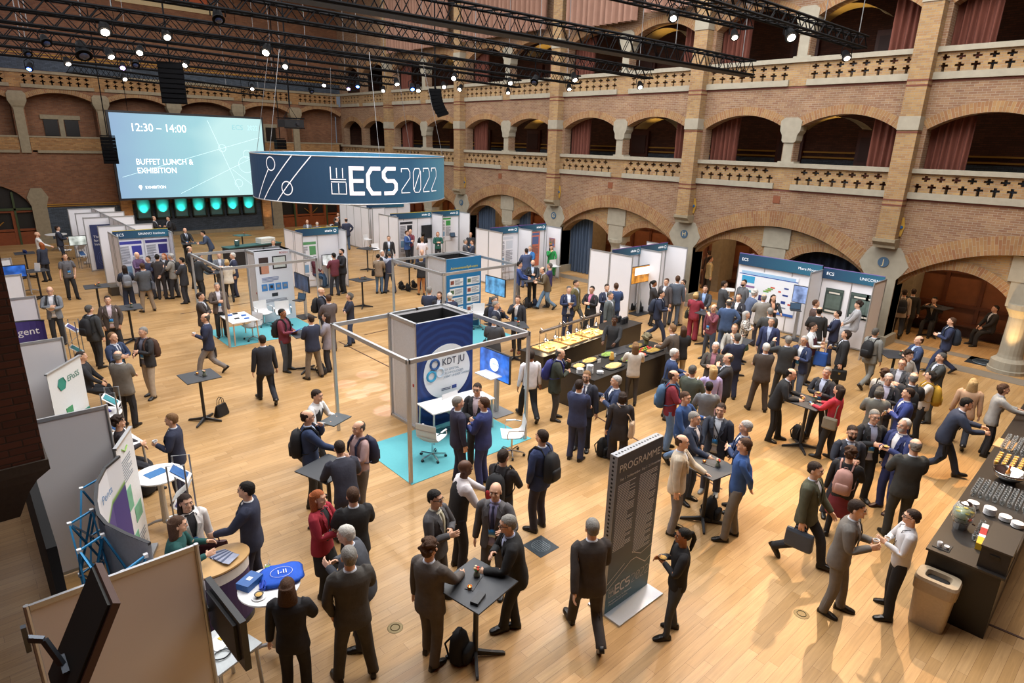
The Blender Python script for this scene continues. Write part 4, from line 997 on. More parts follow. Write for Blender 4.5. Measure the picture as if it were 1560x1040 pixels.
# ---- pictures on screens / posters as flat coloured shapes on a plane: P(u, v, d) maps panel coordinates (0..w, 0..h) to local space
def lines(m, x0, x1, y0, y1, n, d, seed=0, th=.45):
    R_ = random.Random(seed); s = (y1 - y0) / n
    for k in range(n):
        y = y1 - s * (k + .5); e = x1 - (x1 - x0) * R_.choice((0, .02, .05, .35)); m.box(x0, e, -d, -d + .002, y - s * th / 2, y + s * th / 2)
def panel_root(name, label, cat, origin, ux, size, thick, mats, group=None):
    """flat thing: local x along the panel, local z up, local -y is the face"""
    ux = Vector((ux[0], ux[1], 0)).normalized(); rz = math.atan2(ux.y, ux.x)
    t = thing(name, label, cat, origin, rz, group)
    MB(mats).box(0, size[0], 0, thick, 0, size[1]).build('board', t); return t
def poster(label, origin, ux, w, h, kind='text', seed=0, bg='#e9e9ee', acc='#2b4a94', title=None, tcol='#ffffff', thick=.008, name='poster', cat='poster'):
    t = panel_root(name, label, cat, origin, ux, (w, h), thick, mat(bg, .6, var=.02), None); R_ = random.Random(seed)
    m = MB(mat(acc, .6, var=.05)); m.box(w * .04, w * .96, -.003, 0, h * .9, h * .97)
    m.use(mat('#555a66', .7, var=0))
    if kind == 'text':
        lines(m, w * .06, w * .46, h * .45, h * .86, 16, .003, seed); lines(m, w * .54, w * .94, h * .2, h * .60, 16, .003, seed + 1); lines(m, w * .06, w * .46, h * .06, h * .16, 4, .003, seed + 2)
        m.use(mat(acc, .6, var=.1)); m.box(w * .55, w * .93, -.003, 0, h * .64, h * .86); m.use(mat('#7fa7c9', .6, var=.1)); m.box(w * .07, w * .45, -.003, 0, h * .2, h * .4)
    elif kind == 'grid':
        for i in range(2):
            for j in range(5): m.use(mat(R_.choice(('#3b79b8', '#6f6f78', '#c9953a', '#3f8a58')), .6)); m.box(w * (.08 + .46 * i), w * (.46 + .46 * i), -.003, 0, h * (.08 + .16 * j), h * (.2 + .16 * j))
    elif kind == 'dark':
        m.use(mat('#5f6f68', .6, var=.4, scale=6)); m.box(w * .1, w * .9, -.003, 0, h * .2, h * .75); m.use(mat('#e8e2d5', .6)); m.box(w * .12, w * .88, -.004, 0, h * .06, h * .13); m.box(w * .2, w * .8, -.004, 0, h * .8, h * .86)
    m.build('print', t)
    if title: text(title, 'lettering', t, (w * .5, -.006, h * .935), h * .05, mat(tcol, .5, var=0), (PI / 2, 0, 0), 'CENTER', extr=.001)
    return t
def screen(label, X=None, Y=None, tl=None, tr=None, bl=None, h=None, img='#2d7fd0', emit=.8, w=None, stand=None, name='monitor', zc=None, deep=.05, on=True, parts=None):
    f = (lambda p: onx(*p, X)) if X is not None else (lambda p: ony(*p, Y))
    a, b, c = f(tl), f(tr), f(bl); ux = Vector((b.x - a.x, b.y - a.y, 0)); w = w or ux.length; hh = h or abs(a.z - c.z)
    o = Vector((a.x, a.y, (a.z + b.z) / 2 - hh)); rz = math.atan2(ux.y, ux.x)
    t = thing(name, label, 'screen', (o.x, o.y, 0), rz); z = o.z
    MB(BLK).box(-.02, w + .02, .0, deep, z - .02, z + hh + .02).build('casing', t)
    pm, N, L, bb = nodemat('screen_image'); tc = N.new('ShaderNodeTexCoord'); no = N.new('ShaderNodeTexNoise'); no.inputs['Scale'].default_value = 3; no.inputs['Detail'].default_value = 2; L.new(tc.outputs['Object'], no.inputs['Vector'])
    c1 = lin(img); cc = ramp(N, L, no.outputs['Fac'], [(.35, tuple(x * .45 for x in c1[:3])), (.65, tuple(min(1, x * 1.5 + .02) for x in c1[:3]))]); bb.inputs['Base Color'].default_value = (.01, .01, .01, 1); bb.inputs['Roughness'].default_value = .2
    if on: L.new(cc, bb.inputs['Emission Color']); bb.inputs['Emission Strength'].default_value = emit
    MB(pm if on else mat('#101114', .15, var=0)).box(0, w, -.004, 0, z, z + hh).build('display', t)
    if stand:
        sx = w * .5; m = MB(ALU); m.box(sx - .05, sx + .05, deep, deep + .08, 0.02, z + hh * .7); m.build('pole', t); m = MB(BLK if stand == 'b' else ALUD); m.box(sx - .35, sx + .35, deep - .25, deep + .3, 0, .02); m.build('foot_plate', t)
        if stand == 's': m = MB(WHITE); m.box(sx - .3, sx + .3, -.35, .06, 1.0, 1.025); m.build('shelf', t)
    return t, z, w, hh
FASC = '#1f4668'
def fascia_mat(a='#1d3c5e', b='#2c6c86'):
    m, N, L, bb = nodemat('fascia'); tc = N.new('ShaderNodeTexCoord'); sp = N.new('ShaderNodeSeparateXYZ'); L.new(tc.outputs['Generated'], sp.inputs[0])
    L.new(ramp(N, L, sp.outputs[0], [(0, a), (1, b)]), bb.inputs['Base Color']); bb.inputs['Roughness'].default_value = .5; return m
FM = fascia_mat()
def wall_seg(t, p, q, z1=2.48, z0=0.0):
    """octagonal-post exhibition wall between two floor points: one panel per metre, posts and rails"""
    p = Vector((p[0], p[1], 0)); q = Vector((q[0], q[1], 0)); L_ = (q - p).length; n = max(1, round(L_)); u = (q - p) / L_
    for k in range(n):
        a = p + u * (L_ * k / n + .02); b = p + u * (L_ * (k + 1) / n - .02)
        m = MB(WPANEL); m.bar(a + Vector((0, 0, (z0 + z1) / 2)), b + Vector((0, 0, (z0 + z1) / 2)), .012, z1 - z0 - .08); m.build('panel', t)
        r = MB(ALU); r.bar(a + Vector((0, 0, z1 - .025)), b + Vector((0, 0, z1 - .025)), .03, .05); r.build('top_rail', t); r = MB(ALU); r.bar(a + Vector((0, 0, z0 + .05)), b + Vector((0, 0, z0 + .05)), .03, .05); r.build('bottom_rail', t)
    for k in range(n + 1):
        c = p + u * (L_ * k / n); m = MB(ALU); m.tube([(c.x, c.y, 0), (c.x, c.y, z1 + .005)], .022, 8); m.build('post', t)
def fascia(t, p, q, left='ECS', right='', side=-1, z0=2.26, z1=2.56, stripe='#c7b23c', fm=None):
    """name board along a wall top; face looks to the camera side"""
    p = Vector((p[0], p[1], 0)); q = Vector((q[0], q[1], 0)); u = (q - p).normalized(); n_ = Vector((u.y, -u.x, 0)); c = (p + q) / 2; L_ = (q - p).length; rz = math.atan2(u.y, u.x)
    m = MB(fm or FM); m.box(0, L_, -.05, -.02, z0, z1); o = m.build('fascia_board', t, loc=p); o.rotation_euler = (0, 0, rz)
    m = MB(mat(stripe, .5)); m.box(0, L_, -.052, -.018, z1, z1 + .02); m.build('coloured_edge', o)
    wm = mat('#e8edf2', .5, var=0, emit=.25)
    if left: text(left, 'lettering', o, (.12, -.053, (z0 + z1) / 2), .15, wm, extr=.001)
    if right == '~':
        m = MB(wm); z_ = (z0 + z1) / 2
        for k in range(5): m.box(L_ - .62 + .07 * k, L_ - .575 + .07 * k, -.055, -.05, z_ - .035, z_ + (.045 if k % 2 else .03))
        m.build('name_marks', o); m = MB(wm); m.T = Matrix.Translation((L_ - .16, -.052, z_)) @ Matrix.Rotation(PI / 2, 4, 'X'); m.lathe([(.045, 0), (.07, 0), (.07, .003)], n=12); m.build('round_emblem', o)
    elif right: text(right, 'lettering', o, (L_ - .12, -.053, (z0 + z1) / 2), .13, wm, extr=.001, align='RIGHT')
def booth(label, walls, fas=(), loc=(0, 0)):
    t = thing('exhibition_booth', label, 'booth', (0, 0, 0))
    for w in walls: wall_seg(t, w[0], w[1])
    for f in fas: fascia(t, f[0], f[1], *f[2:])
    return t
# ---- bags and small hand things
def backpack(P, label, col='#1b1c20', pocket=None, side=0, low=0, small=1.0):
    M = P['chest']; t = thing('backpack', label, 'backpack'); t.matrix_world = M; m_ = mat(col, .8, var=.25, scale=12); p_ = mat(pocket or col, .75, var=.2, scale=9); s = small
    y0 = .135; cz = 1.21 - low
    m = MB(m_); m.loft([sring(0, y0 + yy, cz + z * s, w * s, d * s, 16, 3) for z, w, d, yy in ((-.24, .10, .05, .07), (-.22, .145, .085, .08), (-.1, .155, .10, .09), (.08, .15, .09, .08), (.18, .125, .075, .065), (.23, .07, .04, .05))]); m.build('body', t, smooth=True)
    m = MB(p_); m.loft([sring(0, y0 + .16 * s, cz + z * s, w * s, d * s, 14, 3) for z, w, d in ((-.2, .08, .03), (-.18, .115, .045), (-.03, .115, .045), (.0, .09, .03))]); m.build('front_pocket', t, smooth=True)
    for q in (-1, 1):
        m = MB(m_); m.tube([(q * .09, y0 + .0, cz + .19), (q * .10, .06, 1.50), (q * .105, -.04, 1.51), (q * .11, -.135, 1.40), (q * .125, -.15, 1.27), (q * .16, -.10, 1.12), (q * .17, .05, 1.06), (q * .13, y0, 1.05)], [.012, .016, .02, .022, .018, .01, .008, .01], 6); m.build('strap', t)
    m = MB(m_); m.tube([(-.03, y0 + .03, cz + .22 * s), (-.025, y0 + .03, cz + .27 * s), (.025, y0 + .03, cz + .27 * s), (.03, y0 + .03, cz + .22 * s)], .006, 5); m.build('grab_handle', t)
    return t
def floor_bag(px, py, label, rz=0, col='#17181b', s=1.0):
    p = at(px, py, 0); t = thing('backpack', label, 'backpack', p, rz); m_ = mat(col, .8, var=.25, scale=12)
    m = MB(m_); m.loft([sring(0, .02 * z / .2, z * s, w * s, d * s, 16, 3) for z, w, d in ((0, .13, .08), (.04, .16, .11), (.2, .155, .10), (.34, .13, .08), (.42, .07, .04))]); m.build('body', t, smooth=True)
    m = MB(m_); m.loft([sring(0, -.11 * s, z * s, w * s, .045 * s, 12, 3) for z, w in ((.04, .09), (.07, .12), (.2, .12), (.23, .1))]); m.build('front_pocket', t, smooth=True)
    for q in (-1, 1): m = MB(m_); m.tube([(q * .07, .08 * s, .38 * s), (q * .10, .17 * s, .25 * s), (q * .09, .12 * s, .06 * s)], .013, 6); m.build('strap', t)
    m = MB(m_); m.tube([(-.03, 0, .41 * s), (-.02, 0, .47 * s), (.02, 0, .47 * s), (.03, 0, .41 * s)], .007, 5); m.build('grab_handle', t)
    return t
def briefcase(P, hand, label, col='#1d1d20', w=.38, h=.28, drop=.0, tote=False, clasp=True):
    p = P['hand'][hand]; t = thing('tote_bag' if tote else 'briefcase', label, 'bag', p - Vector((0, 0, .02)), P['rz'] + PI / 2); m_ = mat(col, .5 if not tote else .85, var=.2, scale=10); z1 = -.07 - drop; z0 = z1 - h
    m = MB(m_); m.loft([sring(0, 0, z, ww, d, 20, 5 if not tote else 3) for z, ww, d in ((z0, w * .46, .045), (z0 + .03, w * .5, .06), (z1 - .04, w * .49, .045 if not tote else .05), (z1, w * .47, .025))]); m.build('body', t)
    for s in ((0,) if not tote else (-.02, .02)):
        m = MB(m_); m.tube([(-w * .22, s, z1 - .01), (-w * .2, s, z1 + .05 + drop), (0, s * .3, -.0), (w * .2, s, z1 + .05 + drop), (w * .22, s, z1 - .01)], .009, 6); m.build('handle', t)
    if clasp and not tote: m = MB(mat('#b9a76a', .3, metal=.9)); m.box(-.025, .025, -.06, -.05, z1 - .12, z1 - .07); m.build('clasp', t)
    return t
def shoulder_bag(P, side, label, col='#1d1d20', w=.3, h=.26, z=.95, strap=True):
    s = 1 if side == 'L' else -1; t = thing('shoulder_bag', label, 'bag'); t.matrix_world = P['chest']; m_ = mat(col, .7, var=.2, scale=10)
    T0 = Matrix.Translation((s * .24, .06, z)) @ Matrix.Rotation(PI / 2 + s * .2, 4, 'Z'); m = MB(m_); m.T = T0; m.loft([sring(0, 0, zz, ww, d, 18, 4) for zz, ww, d in ((-h / 2, w * .45, .05), (-h / 2 + .03, w * .5, .065), (h / 2 - .03, w * .48, .05), (h / 2, w * .45, .03))]); m.build('body', t)
    if strap: m = MB(m_); m.tube([(s * .24, .14, z + h * .4), (s * .16, .12, 1.3), (-s * .05, .09, 1.48), (-s * .10, .0, 1.52), (-s * .06, -.12, 1.42), (s * .10, -.17, 1.15), (s * .24, -.06, z + h * .4)], .012, 5); m.build('strap', t)
    return t
_cups = {}
def held(P, hand, what, label=None, tilt=0):
    p = P['hand'][hand]; w = P['who']; fwd = P['dir']
    if what == 'cup':
        label = label or 'white coffee cup held by ' + w; z = p + Vector((0, 0, .0))
        if 'cup' in _cups: dup(_cups['cup'], z, P['rz'], label); return
        t = thing('coffee_cup', label, 'cup', z, P['rz']); m = MB(WHITE); m.lathe([(0, 0), (.024, 0), (.037, .04), (.04, .065), (.036, .065), (.032, .03), (0, .012)], n=14); m.build('cup', t, smooth=True); m = MB(WHITE); m.tube([(.036, 0, .05), (.06, 0, .045), (.056, 0, .02), (.03, 0, .018)], .005, 5); m.build('handle', t); m = MB(mat('#3a2214', .3)); m.lathe([(0, .052), (.036, .052)], n=14); m.build('coffee', t); _cups['cup'] = t
    elif what == 'glass':
        label = label or 'small glass held by ' + w
        if 'glass' in _cups: dup(_cups['glass'], p, 0, label); return
        t = thing('drinking_glass', label, 'glass', p); m = MB(GLASS); m.lathe([(0, 0), (.028, 0), (.034, .09), (.031, .09), (.026, .008), (0, .008)], n=14); m.build('bowl', t, smooth=True); m = MB(mat('#d99a3a', .3)); m.lathe([(0, .01), (.026, .01), (.029, .055), (0, .055)], n=12); m.build('juice', t); _cups['glass'] = t
    elif what == 'plate':
        label = label or 'small bowl of food held by ' + w
        if 'plate' in _cups: dup(_cups['plate'], p + Vector((0, 0, .01)), 0, label); return
        t = thing('food_bowl', label, 'bowl', p + Vector((0, 0, .01))); m = MB(mat('#1c1c1e', .4)); m.lathe([(0, 0), (.035, 0), (.062, .04), (.058, .04), (.03, .008), (0, .008)], n=16); m.build('bowl', t, smooth=True); m = MB(mat('#c79a4e', .8, var=.5, scale=60)); m.lathe([(.05, .028), (.03, .042), (0, .045)], n=12); m.build('food', t); _cups['plate'] = t
    elif what == 'phone':
        label = label or 'dark phone held by ' + w; t = thing('phone', label, 'phone', p + Vector((0, 0, .02)), P['rz']); m = MB(mat('#15161a', .2, var=0)); m.T = Matrix.Rotation(-.6, 4, 'X'); m.box(-.037, .037, -.075, .075, 0, .009); m.build('case', t); m = MB(mat('#5f7d9c', .2, emit=.3, var=0)); m.T = Matrix.Rotation(-.6, 4, 'X'); m.box(-.033, .033, -.068, .068, .009, .0105); m.build('display', t)
    elif what == 'paper':
        label = label or 'white sheets of paper held by ' + w; t = thing('paper_sheet', label, 'paper', p + Vector((0, 0, .02)), P['rz']); m = MB(WHITE); m.T = Matrix.Rotation(-.5, 4, 'X'); m.box(-.1, .1, -.15, .12, 0, .004); m.use(mat('#6c7484', .7)); m.box(-.08, .08, .04, .09, .004, .006); m.build('sheet', t)
    elif what == 'tablet':
        label = label or 'blue folder held by ' + w; t = thing('folder', label, 'folder', p + Vector((0, 0, .02)), P['rz']); m = MB(mat('#2a4fa0', .5)); m.T = Matrix.Rotation(-.4, 4, 'X'); m.box(-.12, .12, -.17, .1, 0, .01); m.build('cover', t)
# ================================================================= TRUSSES, LAMPS, SCREEN, RING
TRM = mat('#08080a', .8, var=0, spec=.15)
TRS = []
def truss(p, q, z, label, ext=(0, 0), s=.29, rails=4, plate=False):
    a, b = at(*p, z), at(*q, z); u = (b - a).normalized(); a = a - u * ext[0]; b = b + u * ext[1]; L_ = (b - a).length; rz = math.atan2(u.y, u.x)
    TRS.append((a, b, z)); t = thing('lighting_truss', label, 'truss', a, rz); n = int(L_ / .5); h = s / 2
    for (y, zz) in ((-h, -h), (h, -h), (h, h), (-h, h)): m = MB(TRM); m.tube([(0, y, zz), (L_, y, zz)], .032, 6); m.build('main_tube', t)
    m = MB(TRM)
    for k in range(n):
        x0, x1, x2 = L_ * k / n, L_ * (k + .5) / n, L_ * (k + 1) / n
        for f in (lambda x, v: (x, -h, v * h), lambda x, v: (x, h, v * h), lambda x, v: (x, v * h, -h), lambda x, v: (x, v * h, h)):
            m.tube([f(x0, -1), f(x1, 1), f(x2, -1)], .016, 4, cap=False)
    for x in (0, L_): m.box(x - .02, x + .02, -h - .02, h + .02, -h - .02, -h + .02); m.box(x - .02, x + .02, -h - .02, h + .02, h - .02, h + .02)
    m.build('lacing', t)
    if plate: m = MB(mat('#101012', .6)); m.box(0, L_, -h, h, -h - .05, -h - .02); m.build('cable_tray', t)
    for f in (.25, .75, .97):
        m = MB(mat('#6b6b6b', .5)); m.tube([(L_ * f, 0, h), (L_ * f, 0, 15.5 - z)], .012, 4); m.build('hanging_cable', t)
    return t
truss((1110, 0), (1313, 65), 9.2, 'black truss at top right ending with a lamp over the upper gallery', (3, 0))
truss((995, 0), (1141, 35), 9.6, 'short black truss end at top, right of the big curtains', (3, 0))
truss((600, 4), (1141, 104), 8.8, 'long black truss with flat black underside crossing the upper middle', (3, 0), .42, plate=True)
truss((390, 12), (990, 113), 8.8, 'black truss just behind the one with flat underside', (9, 0))
truss((42, 6), (880, 122), 8.8, 'black truss third from the front carrying bright lamps', (4, 0))
truss((0, 22), (790, 128), 8.8, 'black truss fourth from the front above the ring banner', (4, 0))
truss((0, 48), (600, 124), 8.8, 'black truss fifth from the front', (4, 0))
truss((0, 62), (560, 126), 8.8, 'black truss sixth from the front', (4, 0))
truss((0, 76), (540, 134), 8.8, 'farthest black truss along the upper far wall', (4, 0))
truss((105, 104), (400, 142), 8.5, 'lower black truss in front of the far pierced parapet', (0, 0))
WARMW = mat('#fff2e0', .3, emit=14, var=0); BLUEW = mat('#4a7bff', .3, emit=14, var=0); VIOW = mat('#d9b8ff', .3, emit=14, var=0)
LAMPS = [(159, 44, 'h', 1), (253, 53, 'w', 1), (213, 77, 'w', 1), (167, 82, 'w', 0), (102, 94, 'w', 0), (187, 101, 'v', 0), (189, 118, 'w', 0), (283, 97, 'w', 1), (45, 102, 'b', 0), (41, 80, 'd', 0), (69, 62, 'd', 0), (126, 78, 'D', 0), (332, 25, 'd', 0), (207, 97, 'd', 0), (384, 133, 'w', 0),
         (406, 76, 'h', 1), (435, 99, 'w', 0), (494, 128, 'w', 1), (531, 133, 'v', 0), (545, 129, 'b', 0), (604, 125, 'w', 1), (628, 133, 'b', 0), (637, 135, 'w', 0), (584, 136, 'w', 0), (676, 130, 'w', 0), (692, 117, 'w', 0), (701, 134, 'w', 1), (774, 139, 'w', 1), (777, 124, 'w', 0), (474, 138, 'd', 0), (1025, 25, 'w', 1), (1119, 53, 'w', 1), (875, 118, 'w', 1), (867, 133, 'w', 0), (975, 130, 'w', 1), (815, 122, 'd', 0), (1204, 53, 'h', 1), (1289, 85, 'w', 1)]
cnt = 0
def lampname(x, y):
    return ('left' if x < 330 else 'middle' if x < 700 else 'right')
for i, (x, y, kd, main) in enumerate(LAMPS):
    big = kd in 'hD'; z = 8.25 if x < 1000 else (8.95 if y < 60 else 8.8)
    if x > 1000 and y > 84: z = 8.85
    best = None
    for a_, b_, zt in TRS:
        d_ = b_ - a_; r_ = ray(x, y); den = r_.x * d_.y - r_.y * d_.x; k_ = (a_.x * d_.y - a_.y * d_.x) / den; q_ = Vector((0, 0, CAM_Z)) + r_ * k_; f_ = (q_ - a_).dot(d_) / d_.dot(d_)
        if 0 <= f_ <= 1.01 and q_.z < zt - .25 and (best is None or zt - q_.z < best[0]): best = (zt - q_.z, q_)
    p = best[1] if best and best[0] < 2.2 else at(x, y, z); up_ = best[0] - .1 if best and best[0] < 2.2 else 15.6 - p.z
    s = .28 if kd == 'D' else .18 if big else .15
    word = {'w': 'round black spotlight lit white', 'h': 'large moving head spotlight lit white', 'v': 'black spotlight shining violet white', 'b': 'black spotlight shining deep blue', 'd': 'unlit black spotlight', 'D': 'largest unlit black moving head lamp'}[kd]
    t = thing('stage_lamp', '%s hanging %s' % (word, 'XX'), 'spotlight', p, math.atan2(-p.y, -p.x) + PI / 2 + random.uniform(-.5, .5)); t['_i'] = i
    tilt = Matrix.Rotation(random.uniform(-.95, -.6), 4, 'X')
    m = MB(TRM); m.T = tilt; m.lathe([(0, .9 * s * 2), (s * .45, 1.7 * s), (s * .6, 1.2 * s), (s * .75, .2 * s), (s * .85, 0), (s * .72, 0.0), (s * .68, .12 * s), (0, .12 * s)], (0, 0, -s * .6), 14); m.build('housing', t, smooth=False)
    if kd not in 'dD':
        m = MB({'w': WARMW, 'h': WARMW, 'v': VIOW, 'b': BLUEW}[kd]); m.T = tilt; m.lathe([(0, -.05), (s * .3, -.04), (s * .5, -.02)], (0, 0, -s * .6), 14); m.build('lens', t)
    else: m = MB(mat('#2a3550', .1)); m.T = tilt; m.lathe([(0, -.05), (s * .3, -.04), (s * .5, -.02)], (0, 0, -s * .6), 14); m.build('lens', t)
    m = MB(TRM); m.tube([(-s * .95, 0, 0), (-s * .95, 0, s * 1.3), (0, 0, s * 1.9), (s * .95, 0, s * 1.3), (s * .95, 0, 0)], .014, 5); m.tube([(0, 0, s * 1.9), (0, 0, max(up_, s * 1.9 + .02))], .02, 6); m.build('yoke', t)
# distinctive labels for the lamps, from what hangs next to them
LL = ['hanging over the left of the big screen, highest on its side', 'above the big speaker cluster, on the third truss', 'left of the hanging speaker, with pink rim', 'lower left of the pink rimmed lamp', 'at far left, lower than the parapet top', 'left of the hanging speaker above the screen', 'just above the big screen, lowest of its group', 'right of the hanging speaker above the big screen', 'at far left over the parapet crosses', 'above the blue lamp at far left', 'right of the far left dark lamps, below a truss', 'left of the pink rimmed lamp', 'on the top left truss, above the far right of the screen', 'between the screen lamps, left of the speaker', 'above the projector pole, on the lowest truss',
      'right of the hanging speaker, above the projector', 'dim and warm, above the projector', 'above the ring banner, left of the coloured pair', 'immediately left of the first blue one', 'right beside the violet white one, over the ring', 'between the two blue lamps', 'immediately left of the angled speaker cluster', 'touching the second blue lamp on its right', 'lowest, between the two blue lamps', 'just right of the angled speaker cluster', 'tilted sideways above the angled speaker cluster', 'by the second pilaster, right of the angled speaker', 'lowest, left of the third pilaster', 'just above another one, left of the third pilaster', 'hanging above the ring banner, left part', 'below the curtains at the top centre', 'below the truss end near the top, over the upper gallery', 'on the end of the truss before the third pilaster', 'below its twin before the third pilaster', 'at the truss end before the parapet, right of the third pilaster', 'unlit, above the parapet beside the third pilaster', 'on the top right truss over the curtains', 'at the tip of the top right truss']
for o in list(S.objects):
    if '_i' in o:
        i = o['_i']; o['label'] = ' '.join((o['label'].replace('hanging XX', '').strip() + ' ' + LL[i]).split()[:16]); del o['_i']
# speaker clusters
def cluster(p, w, h, d, n, rz, label, tilt=0, pole=True):
    t = thing('speaker_cluster', label, 'speaker', p, rz)
    for k in range(n):
        m = MB(mat('#08080a', .8, var=0, spec=.1)); m.T = Matrix.Rotation(tilt * k / n, 4, 'X'); z = -h * k / n; m.box(-w / 2, w / 2, -d / 2 + .02 * k / n, d / 2, z - h / n + .012, z); c = m.build('cabinet', t)
        m = MB(mat('#0c0c0e', .9, var=0, spec=.1)); m.T = Matrix.Rotation(tilt * k / n, 4, 'X'); m.box(-w / 2 + .03, w / 2 - .03, -d / 2 - .012, -d / 2 + .01, z - h / n + .03, z - .02); m.build('grille', c)
    m = MB(TRM); m.bar((-w / 2, 0, .06), (w / 2, 0, .06), .06, .06); m.tube([(0, 0, .05), (0, 0, 15.6 - p[2])], .03, 6); m.build('flying_frame', t)
cluster((6.6, 25.0, 8.45), .78, 1.25, .55, 8, -.25, 'tall black line array speaker hanging in front of the far wall')
cluster((17.0, 24.2, 8.4), .7, 1.15, .5, 8, .9, 'angled black line array speaker in front of the right galleries', -.35)
cluster((7.25, 41.0, 5.95), .7, 1.4, .5, 8, -.2, 'black line array speaker at the left edge of the big screen')
cluster((16.9, 41.4, 6.05), .62, .6, .5, 3, 0, 'small black speaker behind the ring at the screen right side', 0)
# projector on its pole
pj = thing('projector', 'black projector on a long pole above the ring banner', 'projector', (11.2, 26.2, 6.95), .1)
m = MB(mat('#141416', .5)); m.box(-.42, .42, -.3, .3, -.35, -.05); m.build('body', pj); m = MB(mat('#2c2c30', .3)); m.tube([(.12, -.3, -.2), (.12, -.36, -.2)], .07, 14); m.build('lens', pj)
m = MB(TRM); m.bar((-.45, -.3, 0), (.45, -.3, 0), .04, .04); m.bar((-.45, .3, 0), (.45, .3, 0), .04, .04); m.bar((-.45, -.3, -.38), (.45, -.3, -.38), .04, .04); m.tube([(-.3, 0, 0), (0, 0, .45), (.3, 0, 0)], .012, 5); m.tube([(0, 0, .45), (0, 0, 8.6)], .03, 6); m.build('hanger', pj)
# big screen
sc = thing('led_screen', 'giant light blue screen reading 12:30 to 14:00, buffet lunch and exhibition', 'screen', (7.75, 42.6, 2.55), 0)
SWd, SHt = 8.5, 4.72
MB(BLK).box(-.12, SWd + .12, .02, .25, -.12, SHt + .12).build('frame', sc)
pm, N, L, bb = nodemat('led_image'); tc = N.new('ShaderNodeTexCoord'); sp = N.new('ShaderNodeSeparateXYZ'); L.new(tc.outputs['Generated'], sp.inputs[0])
n1 = N.new('ShaderNodeTexNoise'); n1.inputs['Scale'].default_value = 1.6; L.new(tc.outputs['Generated'], n1.inputs['Vector']); ad = N.new('ShaderNodeMath'); ad.operation = 'MULTIPLY_ADD'; L.new(n1.outputs['Fac'], ad.inputs[0]); ad.inputs[1].default_value = .5; L.new(sp.outputs[0], ad.inputs[2])
L.new(ramp(N, L, ad.outputs[0], [(.2, '#8fb0d0'), (.75, '#9fd3dc'), (1.2 / 1.3, '#c3ecec')]), bb.inputs['Emission Color']); bb.inputs['Emission Strength'].default_value = .78; bb.inputs['Base Color'].default_value = (.02, .02, .02, 1)
MB(pm).box(0, SWd, -.02, .02, 0, SHt).build('display', sc)
WE = mat('#ffffff', .5, emit=.95, var=0); WE2 = mat('#bfe0e6', .5, emit=.8, var=0)
text('12:30 – 14:00', 'lettering', sc, (.95, -.03, 3.95), .62, WE, sx=.88); text('BUFFET LUNCH &', 'lettering', sc, (1.0, -.03, 2.05), .46, WE, sx=.85); text('EXHIBITION', 'lettering', sc, (1.0, -.03, 1.55), .46, WE, sx=.85); text('EXHIBITION', 'lettering', sc, (1.3, -.03, .6), .24, WE, sx=.85)
text('ECS', 'lettering', sc, (6.6, -.03, 4.15), .42, mat('#7fb2b9', .5, emit=.7, var=0)); text('2022', 'lettering', sc, (7.55, -.03, 4.15), .42, mat('#a6d3d6', .5, emit=.7, var=0), sx=.8)
m = MB(WE); m.lathe([(0, -.005), (.09, -.005), (.09, .005)], (0, 0, 0), 14); o = m.build('map_pin', sc); o.rotation_euler = (PI / 2, 0, 0); o.location = (1.05, -.03, .64)
m = MB(WE); m.loft([[(1.0, -.035, .60), (1.1, -.035, .60), (1.1, -.025, .60), (1.0, -.025, .60)], [(1.04, -.035, .46), (1.06, -.035, .46), (1.06, -.025, .46), (1.04, -.025, .46)]]); m.build('map_pin', sc)
m = MB(WE2)
for (a, b) in (((.2, 1.2), (8.3, 3.6)), ((3.2, .2), (8.3, 2.6)), ((5.2, 4.5), (6.7, .3)), ((6.4, 1.6), (7.8, .4))): m.bar((a[0], -.022, a[1]), (b[0], -.022, b[1]), .006, .02)
for (x, z, r) in ((5.9, 2.9, .22), (7.4, 2.55, .25), (7.3, 1.9, .5), (6.7, .75, .24)): m.tube([(x + r * math.cos(k * PI / 12), -.025, z + r * math.sin(k * PI / 12)) for k in range(24)], .012, 4, closed=True)
m.build('line_pattern', sc)
for x in (1.0, 7.5): m = MB(TRM); m.tube([(x, .15, SHt), (x, .15, 13.0)], .015, 5); m.build('hanging_cable', sc)
# ring banner
def rmat():
    m, N, L, bb = nodemat('ring_fabric'); tc = N.new('ShaderNodeTexCoord'); sp = N.new('ShaderNodeSeparateXYZ'); L.new(tc.outputs['Generated'], sp.inputs[0])
    L.new(ramp(N, L, sp.outputs[0], [(0, '#1f3f5f'), (.55, '#2a5a7c'), (1, '#5d9fb8')]), bb.inputs['Base Color']); bb.inputs['Roughness'].default_value = .6; return m
RC = Vector((10.85, 20.6, 0)); RR = 3.25; RZ0, RZ1 = 4.3, 5.7
rt = thing('ring_banner', 'large round blue fabric ring banner hanging with big white letters', 'banner', (RC.x, RC.y, 0))
m = MB(rmat()); n = 96
for rr, fl in ((RR, 0), (RR - .03, 1)):
    m2 = MB(m.mats[0] if not fl else mat('#3f86ad', .6, var=.1))
    for k in range(n):
        a0, a1 = 2 * PI * k / n, 2 * PI * (k + 1) / n
        m2.face([(rr * math.cos(a0), rr * math.sin(a0), RZ0), (rr * math.cos(a1), rr * math.sin(a1), RZ0), (rr * math.cos(a1), rr * math.sin(a1), RZ1), (rr * math.cos(a0), rr * math.sin(a0), RZ1)])
    m2.build('outer_fabric' if not fl else 'inner_fabric', rt, fix=False, smooth=True)
m = MB(ALU); 
for z in (RZ0, RZ1): m.tube([(RR * math.cos(2 * PI * k / 72), RR * math.sin(2 * PI * k / 72), z) for k in range(72)], .02, 6, closed=True)
m.build('hoop', rt)
